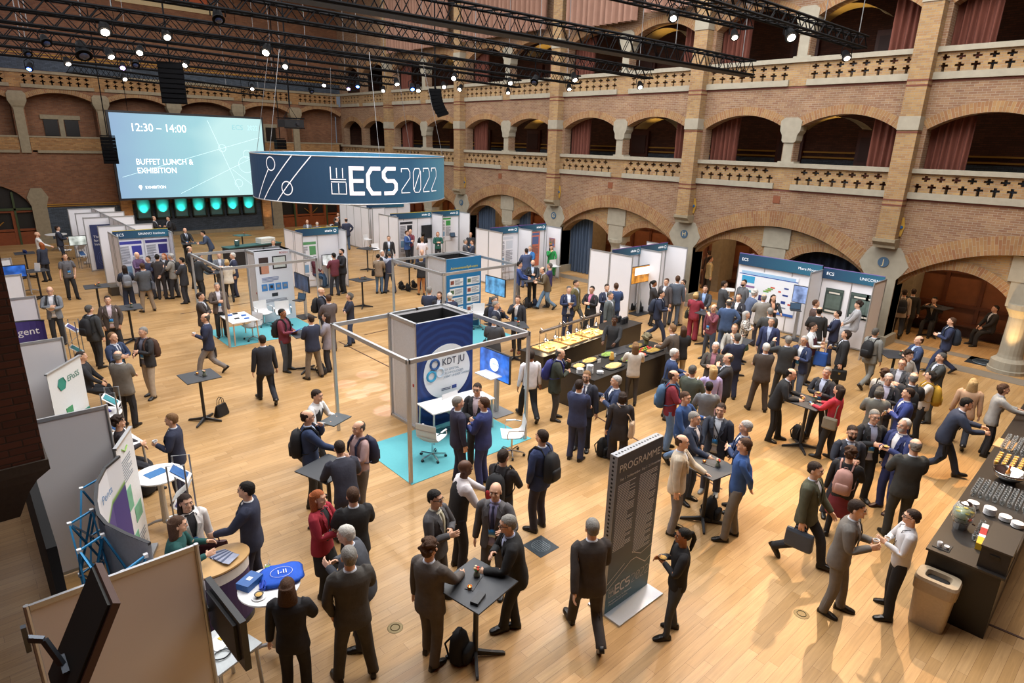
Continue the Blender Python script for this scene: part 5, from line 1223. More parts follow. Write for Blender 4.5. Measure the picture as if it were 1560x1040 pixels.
for a in (.3, 1.3, 2.4, 3.4, 4.5, 5.5): m = MB(mat('#8c8c8c', .4, metal=.7)); m.tube([(RR * math.cos(a), RR * math.sin(a), RZ1), (RR * math.cos(a) * .8, RR * math.sin(a) * .8, 8.7)], .008, 4); m.build('hanging_cable', rt)
ca = math.atan2(-RC.y, -RC.x)      # bearing from ring centre to the middle of the lettering side
def ringP(s, z, d=.012):  # s: metres along the circumference, + towards picture right, measured from the point nearest the hall's near side
    a = ca + s / RR; return ((RR + d) * math.cos(a), (RR + d) * math.sin(a), z)
def ribbon(m, pts, w, P):
    """flat mitred stroke along 2-D pts on the surface P(s,z)"""
    Q = [Vector((x, y)) for x, y in pts]
    L_, R2 = [], []
    for i, p in enumerate(Q):
        d1 = (p - Q[i - 1]).normalized() if i else None; d2 = (Q[i + 1] - p).normalized() if i < len(Q) - 1 else None
        d1 = d1 or d2; d2 = d2 or d1; nn = Vector((-d1.y - d2.y, d1.x + d2.x)); nn.normalize(); k = 1 / max(.45, nn.dot(Vector((-d1.y, d1.x)))); L_.append(p + nn * w / 2 * k); R2.append(p - nn * w / 2 * k)
    for i in range(len(Q) - 1):
        st = max(1, int((Q[i + 1] - Q[i]).length / .12))
        for j in range(st):
            t0, t1 = j / st, (j + 1) / st
            q = [R2[i].lerp(R2[i + 1], t0), R2[i].lerp(R2[i + 1], t1), L_[i].lerp(L_[i + 1], t1), L_[i].lerp(L_[i + 1], t0)]; m.face([P(v.x, v.y) for v in q])
def glyphs(P, x, z, s, thick, thin, parent, mt, kx=1.0):
    """EF (rotated outline), ECS bold with inner line, 2022 thin"""
    def put(strokes, ox, sc, w, nm):
        m = MB(mt)
        for st in strokes: ribbon(m, [(x + (ox + a * sc) * s * kx, z + b * s) for a, b in st], w, P)
        m.build(nm, parent, fix=False)
    E = [[(.85, 0), (0, 0), (0, 1), (.85, 1)], [(0, .5), (.8, .5)]]; C = [[(.85, 0), (.25, 0), (0, .25), (0, .75), (.25, 1), (.85, 1)]]; Ss = [[(0, 0), (.6, 0), (.8, .15), (.8, .38), (.65, .5), (.2, .5), (0, .65), (0, .85), (.2, 1), (.8, 1)]]
    two = [[(0, .85), (0, 1), (.55, 1), (.7, .85), (.7, .62), (0, .12), (0, 0), (.7, 0)]]; zero = [[(.15, 0), (0, .15), (0, .85), (.15, 1), (.55, 1), (.7, .85), (.7, .15), (.55, 0), (.15, 0)], [(.05, .12), (.65, .88)]]
    put([[(.0, 1.05), (.0, .55), (.75, .55)], [(.3, 1.0), (.3, .6)], [(.6, 1.0), (.6, .6)], [(0, .45), (.75, .45)], [(.02, .4), (.02, -.03), (.75, -.03), (.75, .42)], [(.37, .4), (.37, 0)]], 0, 1, thin, 'letter_EF')
    put(E, 1.0, .78, thick, 'letter_E'); put(C, 1.85, .78, thick, 'letter_C'); put(Ss, 2.68, .85, thick, 'letter_S')
    ox = 3.7
    for g in (two, zero, two, two): put(g, ox, .78, thin, 'numeral'); ox += .78
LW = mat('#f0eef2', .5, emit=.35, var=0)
glyphs(ringP, -.6, RZ0 + .33, .74, .115, .026, rt, LW, .8)
m = MB(LW)
for (a, b) in (((-2.5, .0), (-1.15, 1.4)), ((-3.2, .0), (-1.78, 1.4)), ((-3.6, 0), (-2.8, .95))): ribbon(m, [(a[0], RZ0 + a[1]), (b[0], RZ0 + b[1])], .03, ringP)
for (cx, cz, r) in ((-2.67, 1.12, .2), (-2.05, .42, .2)): ribbon(m, [(cx + r * math.cos(k * PI / 12), RZ0 + cz + r * math.sin(k * PI / 12)) for k in range(25)], .03, ringP)
m.build('line_pattern', rt, fix=False)
# ---- curtains
def curtain(P0, P1, z0, z1, label, col, folds=6, amp=.07, group=None):
    P0 = Vector(P0); P1 = Vector(P1); u = (P1 - P0); L_ = u.length; u.normalize(); nrm = Vector((u.y, -u.x, 0)); n = folds * 8; m = MB(mat(col, .9, var=.15, scale=3))
    A = []
    for r in range(4):
        z = z1 + (z0 - z1) * r / 3; A.append([m.vert(P0 + u * (L_ * i / n) + nrm * amp * (math.sin(i * 2 * PI / 8) + .35 * math.sin(i * 1.31 + r)) * (1 + .15 * r) + Vector((0, 0, z))) for i in range(n + 1)])
    for a, b in zip(A, A[1:]):
        for i in range(n): m.f.append([a[i], a[i + 1], b[i + 1], b[i]]); m.mi.append(0)
    o = m.build('curtain', smooth=True, fix=False); return tag(o, label, 'curtain', group)
lett = 'JHGFE'
for k in range(-1, 5):
    yk = Y0 + BAY * k; nm = {-1: 'nearest the right picture edge', 0: 'right of the pilaster above pier J', 1: 'right of the pilaster above pier H', 2: 'right of the pilaster above pier G', 3: 'right of the pilaster above pier F', 4: 'by the far right corner'}[k]
    lf = {0: 'left of the pilaster above pier J', 1: 'left of the pilaster above pier H', 2: 'left of the pilaster above pier G', 3: 'left of the pilaster above pier F', 4: 'close to the far corner', -1: ''}[k]
    for z0, zt, nmz in ((5.2, 7.4, 'lower'), (8.7, 10.95, 'upper')):
        if k >= 0: curtain((23.55, yk - .35, 0), (23.55, yk - 1.5, 0), z0, zt, 'dusty red curtain in the %s gallery, %s' % (nmz, nm), '#6c3c2f', 6)
        if k >= 0 and (k < 4) and nmz: curtain((23.55, yk + 1.35, 0), (23.55, yk + .35, 0), z0, zt, 'dusty red curtain in the %s gallery, %s' % (nmz, lf), '#6c3c2f', 5)
for i, (a, b, lb) in enumerate(((15.0, 17.3, 'right of the truss hanger at top centre'), (17.6, 21.6, 'tall pink brown curtain, middle of the upper right wall'), (22.9, 29.3, 'wide pink brown curtain above the second pilaster'), (30.6, 37.0, 'wide pink brown curtain, farthest on the upper right wall'), (11.0, 14.2, 'rightmost pink brown curtain at the top'))):
    curtain((22.35, b, 0), (22.35, a, 0), 11.35 - (.2 if i == 1 else 0), 15.4, lb if 'curtain' in lb else 'tall pink brown curtain ' + lb, '#8c6a59', int((b - a) * 3), .09)
for (y, lb) in ((21.1, 'slate blue full height curtain beside the white booth and pier G'), (28.6, 'slate blue curtain in the arch behind the far booth'), (31.0, 'slate blue curtain in the farther arch'), (25.6, 'slate blue curtain half behind the booth with orange poster')):
    curtain((23.75, y + .75, 0), (23.75, y - .65, 0), .02, 2.9, lb, '#4a5a70', 7, .08)
curtain((23.75, 10.6, 0), (23.75, 7.6, 0), .02, 2.8, 'dark blue black curtain in the arch behind the chart poster booth', '#1b2233', 10, .06)
# ================================================================= BOOTHS
booth('white booth with blue name board left of centre, seated man inside', [((10.68, 25.45), (12.64, 25.45)), ((10.68, 24.7), (10.68, 26.5)), ((12.64, 24.7), (12.64, 26.5))], [((10.7, 25.42), (12.62, 25.42), '', '~')])
booth('wide white booth under the ring with black wall screen and two name boards', [((17.15, 29.7), (17.15, 27.8)), ((17.15, 28.7), (19.8, 28.7)), ((19.8, 29.6), (19.8, 27.6)), ((19.8, 28.7), (21.7, 28.7)), ((21.72, 29.6), (21.72, 27.7))], [((17.2, 28.67), (19.78, 28.67), 'ECS', '~'), ((19.85, 28.67), (21.68, 28.67), '', '~')])
booth('farthest white booth walls behind the one with the black wall screen', [((18.1, 36.0), (18.1, 32.5)), ((18.2, 34.2), (22, 34.2)), ((19.1, 32.4), (18.3, 32.4))], [((18.9, 34.17), (21.5, 34.17), '', '')])
booth('white booth with orange poster and woman in green', [((18.1, 22.6), (18.1, 20.75)), ((18.1, 21.7), (21.65, 21.7)), ((19.85, 22.5), (19.85, 20.7)), ((21.68, 22.5), (21.68, 20.6))], [((18.15, 21.67), (19.83, 21.67), '', '~', -1, 2.26, 2.56, '#6d4a8c'), ((19.9, 21.67), (21.66, 21.67), '', '~', -1, 2.26, 2.56, '#6d4a8c')])
booth('white booth behind the buffet with an orange screen', [((18.1, 15.6), (18.1, 13.6)), ((18.1, 14.65), (21.65, 14.65)), ((19.88, 15.6), (19.88, 13.6)), ((21.66, 15.6), (21.66, 13.65))], [((18.15, 14.62), (19.86, 14.62), '', '~', -1, 2.26, 2.56, '#6d4a8c'), ((19.92, 14.62), (21.64, 14.62), '', '~', -1, 2.26, 2.56, '#6d4a8c')])
booth('long white booth with two name boards before pier J', [((21.66, 11.4), (21.66, 8.35)), ((21.66, 11.4), (22.7, 11.4)), ((21.66, 8.35), (20.7, 8.35)), ((21.66, 8.35), (21.66, 6.42)), ((21.66, 6.42), (20.66, 6.42))], [((21.63, 11.38), (21.63, 8.37), 'ECS', 'More Moore', -1, 2.2, 2.6, '#7a6aa8'), ((21.63, 8.33), (21.63, 6.44), 'ECS', 'UNICORN', -1, 2.2, 2.55, '#7a6aa8')])
booth('white booth with two text posters and a name board at left', [((4.6, 28.85), (4.6, 27.1)), ((4.6, 28.2), (6.58, 28.2)), ((6.58, 28.7), (6.58, 27.65))], [((4.62, 28.17), (6.56, 28.17), 'ECS', 'SINANO Institute')])
booth('row of four white back to back booth walls behind the left poster booth', [((5.6, 38.5), (5.6, 29.2))] + [((4.57, y), (6.6, y)) for y in (30.8, 34.2, 36.3, 38.5)])
for i, (y, x0, lb) in enumerate(((24.1, -1.0, 'farthest low white booth wall along the left side'), (21.2, -1.0, 'white booth wall at left with a small blue screen behind'), (18.1, -1.0, 'white booth wall at left behind the purple banner'), (14.0, -1.0, 'white booth wall at left beside the purple banner with the word intelligent'), (9.93, .24, 'big grey white booth wall at left beneath the brick pilaster'), (5.72, -.1, 'nearest booth wall at lower left, brown in dim light'))):
    booth(lb, [((x0, y), (1.2, y))])
# posters on booths
poster('green and white poster with shield emblem inside the booth left of centre', (10.85, 25.41, .35), (1, 0), .75, 1.7, 'text', 1, acc='#5d9a66')
poster('white text poster left of the black wall screen', (17.75, 28.65, .4), (1, 0), .85, 1.75, 'text', 2, acc='#22242c')
poster('violet poster on the inner side wall left of the black wall screen', (17.2, 28.6, .3), (0, -1), .6, 1.9, 'grid', 3, bg='#6f74b8', acc='#e9e9f2')
poster('white poster with a green top in the far booth, right of the black wall screen', (20.3, 28.65, .9), (1, 0), .85, 1.3, 'text', 4, acc='#3f9a4c')
poster('white poster with a green box under the purple edged board', (18.55, 21.65, .45), (1, 0), 1.05, 1.7, 'text', 5, acc='#cfd4dc')
poster('narrow white poster between the wall screen and the orange poster', (19.92, 21.6, 1.2), (0, -1), .7, .9, 'text', 6)
poster('large orange poster in the booth of the woman in green', (20.2, 21.65, .55), (1, 0), 1.1, 1.65, 'text', 7, bg='#d87a5a', acc='#5d6fa0')
poster('small orange picture on the white side wall right of the orange poster', (21.65, 21.35, 1.5), (0, -1), .4, .42, 'grid', 8, bg='#d98a5f')
poster('white poster with blue pictures on the side wall behind the orange screen', (20.0, 14.61, .6), (1, 0), .5, 1.4, 'grid', 9)
b = poster('very wide white and blue poster on the booth before the dark arch', (21.62, 11.3, .62), (0, -1), 2.2, 1.42, 'none', 10, bg='#e9edf4', acc='#9cc4e6')
m = MB(mat('#2f62b4', .6)); m.box(0, 2.2, -.004, 0, 0, .09); m.box(0, 2.2, -.004, 0, 1.24, 1.27)
for (x, z, w, h, c) in ((.12, .95, .5, .25, '#3aa0d0'), (.1, .78, .55, .07, '#8a6a9a'), (.1, .6, .6, .08, '#4a9ab0'), (.15, .33, .45, .2, '#d0dcee'), (.25, .12, .4, .12, '#556'), (.85, .38, .14, .2, '#2b2b66'), (1.02, .38, .12, .2, '#7a2ea0'), (.8, .12, .2, .14, '#8fb4de'), (1.05, .12, .2, .14, '#8fb4de'), (1.3, .12, .2, .14, '#8fb4de'), (1.75, .95, .16, .05, '#27408a'), (1.72, .7, .2, .06, '#27408a'), (1.7, .42, .16, .1, '#27408a'), (1.95, .4, .14, .06, '#c84a3a'), (1.55, .8, .1, .06, '#c84a3a'), (1.6, .25, .3, .05, '#8a93a5'), (1.0, .72, .2, .05, '#6aa84f'), (1.08, .78, .2, .05, '#8a9a3f'), (1.15, .84, .2, .05, '#6aa84f'), (1.25, .9, .16, .05, '#c8553a')):
    c = c if len(c) == 7 else '#555566'; m.use(mat(c, .6, var=.1)); m.box(x, x + w, -.004, 0, z, z + h)
m.build('pictures', b)
for y, lb in ((8.15, 'dark green poster left on the right hand booth wall'), (7.35, 'dark green poster in the middle of the wall named Unicorn'), (6.88, 'dark green poster nearest pier J on the right hand booth wall')):
    poster(lb, (21.62, y, 1.05), (0, -1), .58 if y > 7 else .42, .85, 'dark', int(y * 9), bg='#3c4a46', acc='#52625c')
poster('left text poster with blue map on the left text poster booth', (4.7, 28.15, .5), (1, 0), .9, 1.7, 'text', 13, bg='#dfe0ea', acc='#3b3f9a')
poster('right text poster with violet heading on the left text poster booth', (5.66, 28.15, .5), (1, 0), .86, 1.7, 'text', 14, bg='#dfe0ea', acc='#34307a')
pr = poster('dark blue banner with white words and thin rings behind the left poster booth', (4.75, 34.1, .1), (1, 0), .8, 2.05, 'none', 15, bg='#2b3560', acc='#2b3560')
for i, s_ in enumerate(('The s', 'for X-', 'Innov')): text(s_, 'lettering', pr, (.08, -.008, 1.5 - i * .17), .16, WHITE, extr=.001)
m = MB(mat('#5a68a0', .6))
for r in (.12, .2, .28, .36): m.tube([(.45 + r * math.cos(k * PI / 12), -.004, .5 + r * math.sin(k * PI / 12)) for k in range(24)], .006, 4, closed=True)
m.build('ring_pattern', pr)
# screens
screen('black wall mounted screen in the wide far booth', Y=28.6, tl=(643, 343), tr=(668, 343), bl=(643, 360), w=1.15, h=.66, on=False)
screen('white lit monitor in the booth left of centre, two men before it', Y=25.2, tl=(491, 388), tr=(510, 388), bl=(492, 402), img='#e8ece4', w=.6, h=.42, stand='s')
screen('tilted dark blue monitor on a pole by the chip picture tower', X=9.0, tl=(448, 414.6), tr=(468.5, 423), bl=(448.6, 436), img='#17304f', stand='b')
screen('light blue monitor on a pole beside the tower reading Achievements', X=13.9, tl=(740, 419), tr=(769, 427), bl=(740, 444), img='#5fa4d8', stand='b')
t_, z_, w_, h_ = screen('bright blue monitor showing a white disc', X=9.0, tl=(732, 529), tr=(776, 542), bl=(732, 568), img='#2a6ddb', stand='s', emit=.9)
m = MB(mat('#e6f0fa', .5, emit=.8, var=0)); m.T = Matrix.Rotation(PI / 2, 4, 'X'); m.lathe([(0, .008), (.16, .008), (.16, .0)], (w_ / 2, z_ + h_ / 2, 0), 20); m.build('white_disc', t_)
text('KDT JU', 'lettering', t_, (w_ / 2 - .05, -.012, z_ + h_ / 2 + .02), .07, mat('#2a58a8', .5, var=0), extr=.001)
t_, z_, w_, h_ = screen('orange screen on a stand in the booth behind the buffet', Y=14.1, tl=(964, 405), tr=(997, 405), bl=(962, 426), img='#e08a20', stand='b', emit=.9, h=.62)
MB(mat('#f4efe8', .5, emit=.8, var=0)).box(w_ * .12, w_ * .88, -.008, 0, z_ + h_ * .48, z_ + h_ * .94).build('white_caption_box', t_)
screen('monitor with blue charts beside the wide chart poster', X=21.15, tl=(1211, 432), tr=(1232, 441), bl=(1206.6, 456), img='#8fa4d6', stand='b')
screen('blue monitor between two booth walls at the right of the white text posters', Y=21.61, tl=(792, 373), tr=(806, 374), bl=(791, 392), img='#2f6fb0', w=.8, h=.75)
screen('small blue screen behind the left booth walls', Y=21.6, tl=(2, 406), tr=(15, 406), bl=(4, 417), img='#2466c8', w=.5, h=.3)
screen('white computer monitor on a far left desk', Y=32.9, tl=(104, 360), tr=(120, 360), bl=(104, 368), img='#cfd8cc', w=.62, h=.38)
# ---- open frames with towers and turquoise carpets
TURQ = mat('#5aa6ae', .95, var=.06, scale=20)
def frame_stand(x0, x1, y0, y1, label):
    t = thing('aluminium_frame', label, 'frame', (x0, y0, 0))
    X, Y = x1 - x0, y1 - y0; B = ALU
    for (a, b) in ((0, 0), (X, 0), (0, Y), (X, Y)): MB(B).box(a - .03, a + .03, b - .03, b + .03, 0, 2.48).build('post', t)
    for (p, q) in (((0, 0), (X, 0)), ((0, 0), (0, Y)), ((X, 0), (X, Y)), ((0, Y), (X, Y))): m = MB(B); m.bar((*p, 2.44), (*q, 2.44), .06, .08); m.build('beam', t)
    return t
def tower(x0, x1, y0, y1, label, front_mat, hh=2.5):
    t = thing('display_tower', label, 'display tower', (x0, y0, 0)); X, Y = x1 - x0, y1 - y0
    MB(WPANEL).box(.02, .035, .03, Y - .03, .04, hh - .05).build('side_panel', t); MB(WPANEL).box(X - .035, X - .02, .03, Y - .03, .04, hh - .05).build('side_panel', t); MB(WPANEL).box(.03, X - .03, Y - .035, Y - .02, .04, hh - .05).build('back_panel', t)
    [MB(mat('#121214', .9, var=0)).box(*b_, .3, hh - .08).build('inner_lining', t) for b_ in ((.06, X - .06, .05, .06), (.045, .055, .06, Y - .06), (X - .055, X - .045, .06, Y - .06))]; MB(mat('#18181a', .8)).box(.06, X - .06, Y - .08, Y - .07, .3, hh - .08).build('inner_lining', t)
    for (a, b) in ((0, 0), (X, 0), (0, Y), (X, Y), (X / 2, Y)): MB(ALU).box(a - .03, a + .03, b - .03, b + .03, 0, hh).build('post', t)
    for (p, q) in (((0, 0), (X, 0)), ((0, 0), (0, Y)), ((X, 0), (X, Y)), ((0, Y), (X, Y))): m = MB(ALU); m.bar((*p, hh - .03), (*q, hh - .03), .06, .06); m.bar((*p, .03), (*q, .03), .06, .06); m.build('rail', t)
    MB(front_mat).box(-.03, X + .03, -.045, -.03, .0, hh).build('front_graphic', t)
    d = MB(mat('#c9c9cc', .5)); d.box(.016, .02, .12, Y - .12, .08, hh - .12); d.build('door', t); k = MB(mat('#b03030', .4)); k.box(.0, .02, .16, .2, 1.0, 1.06); k.build('lock', t)
    return t
def carpet(x0, x1, y0, y1, label): tag(MB(TURQ).box(x0, x1, y0, y1, .001, .009).build('carpet'), label, 'carpet')
carpet(5.63, 8.75, 8.9, 10.85, 'turquoise carpet under the three ring logo stand'); carpet(5.75, 8.75, 19.2, 21.4, 'turquoise carpet under the white desk stand left of centre'); carpet(10.75, 13.6, 14.9, 17.1, 'turquoise carpet behind the three ring logo tower')
frame_stand(5.66, 8.62, 8.97, 11.9, 'square aluminium frame around the three ring logo tower'); frame_stand(5.75, 8.72, 19.2, 22.12, 'square aluminium frame round the tower with product pictures'); frame_stand(10.7, 13.6, 14.9, 17.75, 'square aluminium frame round the blue tower reading Achievements')
def gfx(a, b, sc=2.0, ring=False):
    m, N, L, bb = nodemat('graphic'); tc = N.new('ShaderNodeTexCoord'); w = N.new('ShaderNodeTexWave'); w.wave_type = 'RINGS'; w.rings_direction = 'SPHERICAL'; w.inputs['Scale'].default_value = sc; w.inputs['Distortion'].default_value = 2.2; w.inputs['Detail'].default_value = 3; w.inputs['Detail Scale'].default_value = 2
    mp = N.new('ShaderNodeMapping'); mp.inputs['Location'].default_value = (-.75, 0, -1.2); L.new(tc.outputs['Object'], mp.inputs[0]); L.new(mp.outputs[0], w.inputs['Vector'])
    L.new(ramp(N, L, w.outputs['Fac'], [(.3, a), (.9, b)]), bb.inputs['Base Color']); bb.inputs['Roughness'].default_value = .55; return m
kt = tower(7.03, 8.5, 10.78, 11.88, 'tall blue display tower with white disc and three ring logo', gfx('#142f6c', '#1b3d80'))
m = MB(mat('#e4ecf2', .5, var=.02)); m.T = Matrix.Rotation(PI / 2, 4, 'X'); m.lathe([(0, .055), (.64, .055), (.64, .045)], (.77, 1.27, 0), 48); kd = m.build('white_disc', kt)
m = MB(mat('#1d4f86', .5)); m.T = Matrix.Translation((0, -.06, 0))
def torus(cx, cz, r, w, c, par):
    mm = MB(mat(c, .5, var=0)); mm.tube([(cx + r * math.cos(k * PI / 16), -.062, cz + r * math.sin(k * PI / 16)) for k in range(32)], w, 6, closed=True); mm.build('logo_ring', par)
torus(.42, 1.50, .11, .028, '#1f4f8c', kt); torus(.33, 1.24, .11, .028, '#2f9ac4', kt); torus(.56, 1.28, .10, .022, '#c3d6e6', kt)
text('KDT JU', 'lettering', kt, (.62, -.062, 1.50), .23, mat('#262f48', .5, var=0), sx=.85, extr=.002)
for i, s_ in enumerate(('KEY DIGITAL', 'TECHNOLOGIES', 'JOINT UNDERTAKING')): text(s_, 'lettering', kt, (.66, -.062, 1.31 - .085 * i), .075, mat('#8fa8bc', .5, var=0), extr=.001)
MB(mat('#1d3f8a', .5)).box(.9, 1.02, -.065, -.055, .82, .9).build('flag_emblem', kt); m = MB(mat('#4a5a78', .5, var=0)); lines(m, .6, .86, .82, .89, 2, .062, 4); m.build('small_print', kt)
a2 = tower(12.08, 13.5, 16.64, 17.8, 'blue display tower with rows of small white notices reading Achievements', mat('#2274a8', .55, var=.05))
text('Achievements/Spill-overs', 'lettering', a2, (.72, -.05, 2.17), .115, mat('#e3d43a', .5, var=0), align='CENTER', extr=.001)
for i in range(2):
    for j in range(5):
        m = MB(mat('#e6e6e4', .6)); x = .1 + i * .72; z = 1.55 - j * .33; m.box(x, x + .56, -.052, -.045, z, z + .26); n_ = m.build('notice', a2)
        m = MB(mat('#4f6a4a' if (i + j) % 2 else '#8a4a3a', .6)); m.box(x + .03, x + .17, -.055, -.05, z + .07, z + .2); m.use(mat('#777c88', .6, var=0)); lines(m, x + .21, x + .53, z + .04, z + .23, 5, .055, i * 7 + j); m.build('print', n_)
a3 = tower(7.5, 8.72, 21.3, 22.1, 'tall white display tower with laptop and chip pictures', mat('#d9dde6', .6, var=.03), 2.48)
m = MB(mat('#3a2c2a', .6, var=.4, scale=8)); m.box(.1, .42, -.052, -.045, 1.72, 2.28); m.use(mat('#c48a70', .6)); m.box(.16, .42, -.054, -.048, 1.72, 2.0); m.use(mat('#26282c', .5)); m.box(.56, 1.05, -.052, -.045, 1.85, 2.3); m.use(mat('#c9d2cf', .5)); m.box(.6, 1.01, -.054, -.048, 1.9, 2.26)
for i in range(4): m.use(mat('#3f83c4', .6)); m.box(.12 + i * .24, .32 + i * .24, -.052, -.045, 1.12, 1.36); m.use(mat('#8a8f94' if i != 1 else '#2a2a2c', .5)); m.box(.17 + i * .24, .27 + i * .24, -.055, -.05, 1.2, 1.3)
m.use(mat('#6a7fae', .6)); lines(m, .15, .75, 1.42, 1.6, 4, .052, 3); m.use(mat('#222a33', .6)); m.box(.45, .66, -.053, -.045, .9, 1.02); m.use(mat('#8a90a0', .6)); lines(m, .2, 1.0, .7, .82, 3, .052, 5); m.use(mat('#a9c6dc', .6)); m.box(.55, 1.1, -.05, -.045, .2, .55)
m.build('print', a3); text('BOSCH', 'lettering', a3, (.82, -.055, 2.4), .09, mat('#b4392f', .5, var=0), extr=.001)
# programme board
pb = thing('programme_board', 'tall grey blue programme board with hole edged metal frame, front centre', 'sign', (5.78, 4.3, 0))
pgm, N, L, bb = nodemat('programme_print'); tc = N.new('ShaderNodeTexCoord'); sp = N.new('ShaderNodeSeparateXYZ'); L.new(tc.outputs['Generated'], sp.inputs[0]); L.new(ramp(N, L, sp.outputs[2], [(0, '#3c6a78'), (.35, '#3b4f63'), (1, '#3a4660')]), bb.inputs['Base Color']); bb.inputs['Roughness'].default_value = .45
MB(pgm).box(0, .98, 0, .012, .03, 2.45).build('print_front', pb); MB(pgm).box(0, .98, .11, .122, .03, 2.45).build('print_back', pb)
m = MB(mat('#a7aab0', .35, metal=.7)); m.box(-.004, .004, .0, .122, .03, 2.46); m.box(.976, .984, 0, .122, .03, 2.46); m.box(0, .98, 0, .122, 2.448, 2.46); m.build('edge_strip', pb)
m = MB(mat('#15161a', .6))
for k in range(40): m.T = Matrix.Translation((-.006, .061, .08 + k * .06)) @ Matrix.Rotation(PI / 2, 4, 'Y'); m.lathe([(0, 0), (.017, 0), (.017, .002)], n=8)
for k in range(16): m.T = Matrix.Translation((.04 + k * .06, .061, 2.461)); m.lathe([(0, .001), (.017, .001), (.017, 0)], n=8)
m.build('edge_holes', pb)
MB(mat('#b9bec6', .35, metal=.4, var=.05)).box(-.0, 1.0, -.27, .3, 0, .028).build('base_plate', pb)
PT = mat('#cfd3da', .5, var=0)
text('PROGRAMME', 'lettering', pb, (.49, -.004, 2.26), .155, PT, align='CENTER', extr=.001, sx=.95)
text('Day 1  24 November', 'lettering', pb, (.08, -.004, 2.1), .05, PT, extr=.001); text('Day 2  25 November', 'lettering', pb, (.54, -.004, 2.1), .05, PT, extr=.001)
m = MB(PT); lines(m, .06, .44, 1.0, 2.03, 40, .002, 21, .26); lines(m, .52, .92, .78, 2.03, 48, .002, 22, .26)
ribbon(m, [(0, .52), (.28, .66), (.36, .7)], .012, lambda s, z: (s, -.004, z)); ribbon(m, [(.0, .42), (.5, .68), (.62, .68), (.85, .5), (.98, .56)], .012, lambda s, z: (s, -.004, z)); ribbon(m, [(.5, .82), (.72, .7), (.98, .75)], .01, lambda s, z: (s, -.004, z))
m.build('small_print', pb)
glyphs(lambda s, z: (s, -.004, z), .06, .28, .135, .026, .007, pb, PT)
text('European Forum for Electronic', 'lettering', pb, (.07, -.004, .19), .04, PT, extr=.001); text('Components and Systems', 'lettering', pb, (.07, -.004, .14), .04, PT, extr=.001)
# ================================================================= TABLES
def TB(name, ps, label, hint, items='fct', z=1.1, **k): c, rz = tpx(ps, z); return high_table(name, c, rz, label, items=items, hint=hint, **k)
TB('near', [(683, 888), (724, 847), (781, 892), (714, 935)][::1], 'black square high table nearest the camera, with flowers and a black bag beneath', 'the nearest black table', w=.74, d=.72)
TB('bl', [(468, 712), (505, 693), (530, 712), (491, 735)], 'black square high table at the left, two men leaning on it', 'the table of the leaning man', items='')
TB('empty', [(268, 571), (285.6, 586), (337, 572), (322, 561)], 'black high table standing alone, black tote bag by its foot', 'the lone black table at left')
TB('blue', [(1052.5, 711), (1092.8, 732), (1105.7, 706), (1074.6, 689)], 'black high table between four standing men right of the programme board', 'the table right of the programme board')
TB('red', [(1199, 610), (1248, 625.6), (1260, 613), (1218, 598)], 'black high table of the woman in red and two men', 'the table of the woman in red')
TB('six', [(1097, 517), (1135, 524.6), (1148, 519), (1111.6, 511.6)], 'black high table in the crowd, before the man in a scarf', 'the crowded table in the middle', items='f')
TB('rs', [(1069, 478), (1084, 481), (1094, 476), (1079, 472)], 'black high table of the woman in a dark red suit', 'the table of the woman in dark red', items='t')
TB('m1', [(533.4, 424.6), (550, 429.4), (569.4, 425.5), (552.5, 422)], 'empty black high table right of centre booth, two men to its left', 'the empty black table at centre')
TB('m2', [(544.7, 377.9), (558, 380), (574, 378.5), (560, 376)], 'empty black high table farther back under the ring', 'the farther empty table under the ring', items='f')
TB('m3', [(607, 404), (622, 407), (640, 404), (624, 401.5)], 'black high table with bags piled at its foot, far centre', 'the far table with bags beneath', items='t')
TB('m4', [(799.4, 424.7), (812, 431), (818, 428), (806, 421)], 'dark high table of the man in the brown green jacket and four others', 'the table of the bald man far right', items='')
TB('l1', [(127, 434), (129, 440.5), (167, 436.7), (162, 431.5)], 'empty black high table at left, behind two talking men', 'the empty black table at left')
TB('l2', [(183, 466), (186, 473), (209, 470), (202, 462)], 'black high table right of the man in brown with hands in pockets', 'the table beside the man in brown', items='fc')
TB('l3', [(34, 411), (40, 415), (76, 411), (69, 409.6)], 'black high table at far left with a white card stand', 'the far left table with a card stand', items='f')
TB('l4', [(20, 385), (22, 388), (54, 385), (52, 382.5)], 'far left black high table with blue cups', 'the far left table with blue cups', items='')
TB('f1', [(277, 369), (280, 374), (301, 371), (298, 367)], 'black high table near the far wall, bald man and leaning man at it', 'the table near the far wall', items='t')
TB('f2', [(356, 358), (368, 360), (380, 358), (370, 355.6)], 'far high table with teal top before the slate wall', 'the teal topped far table', items='f', top=mat('#2c5a58', .5))
TB('f3', [(317, 413), (326, 418), (336, 415), (326, 410)], 'black high table behind the first white desk, man leaning over it', 'the table behind the white desk stand', items='')
TB('blk', [(452, 506), (462, 514), (478, 508), (468, 500)], 'black high table between the man in wine sweater and two in dark jackets', 'the table of the man in wine red', items='')
TB('dr', [(765, 490), (775, 502), (803, 500), (795, 487)], 'black high table behind the blue monitor, man drinking beside it', 'the table behind the blue monitor', items='f')
TB('ps', [(1405, 466), (1432, 471), (1453, 469), (1428, 463)], 'dark high table in the wood panelled passage', 'the table in the panelled passage', items='t')
TB('pj', [(1350, 537), (1362, 545), (1378, 541), (1366, 534)], 'dark high table beside pier J, man with black backpack at it', 'the table beside pier J', items='f')
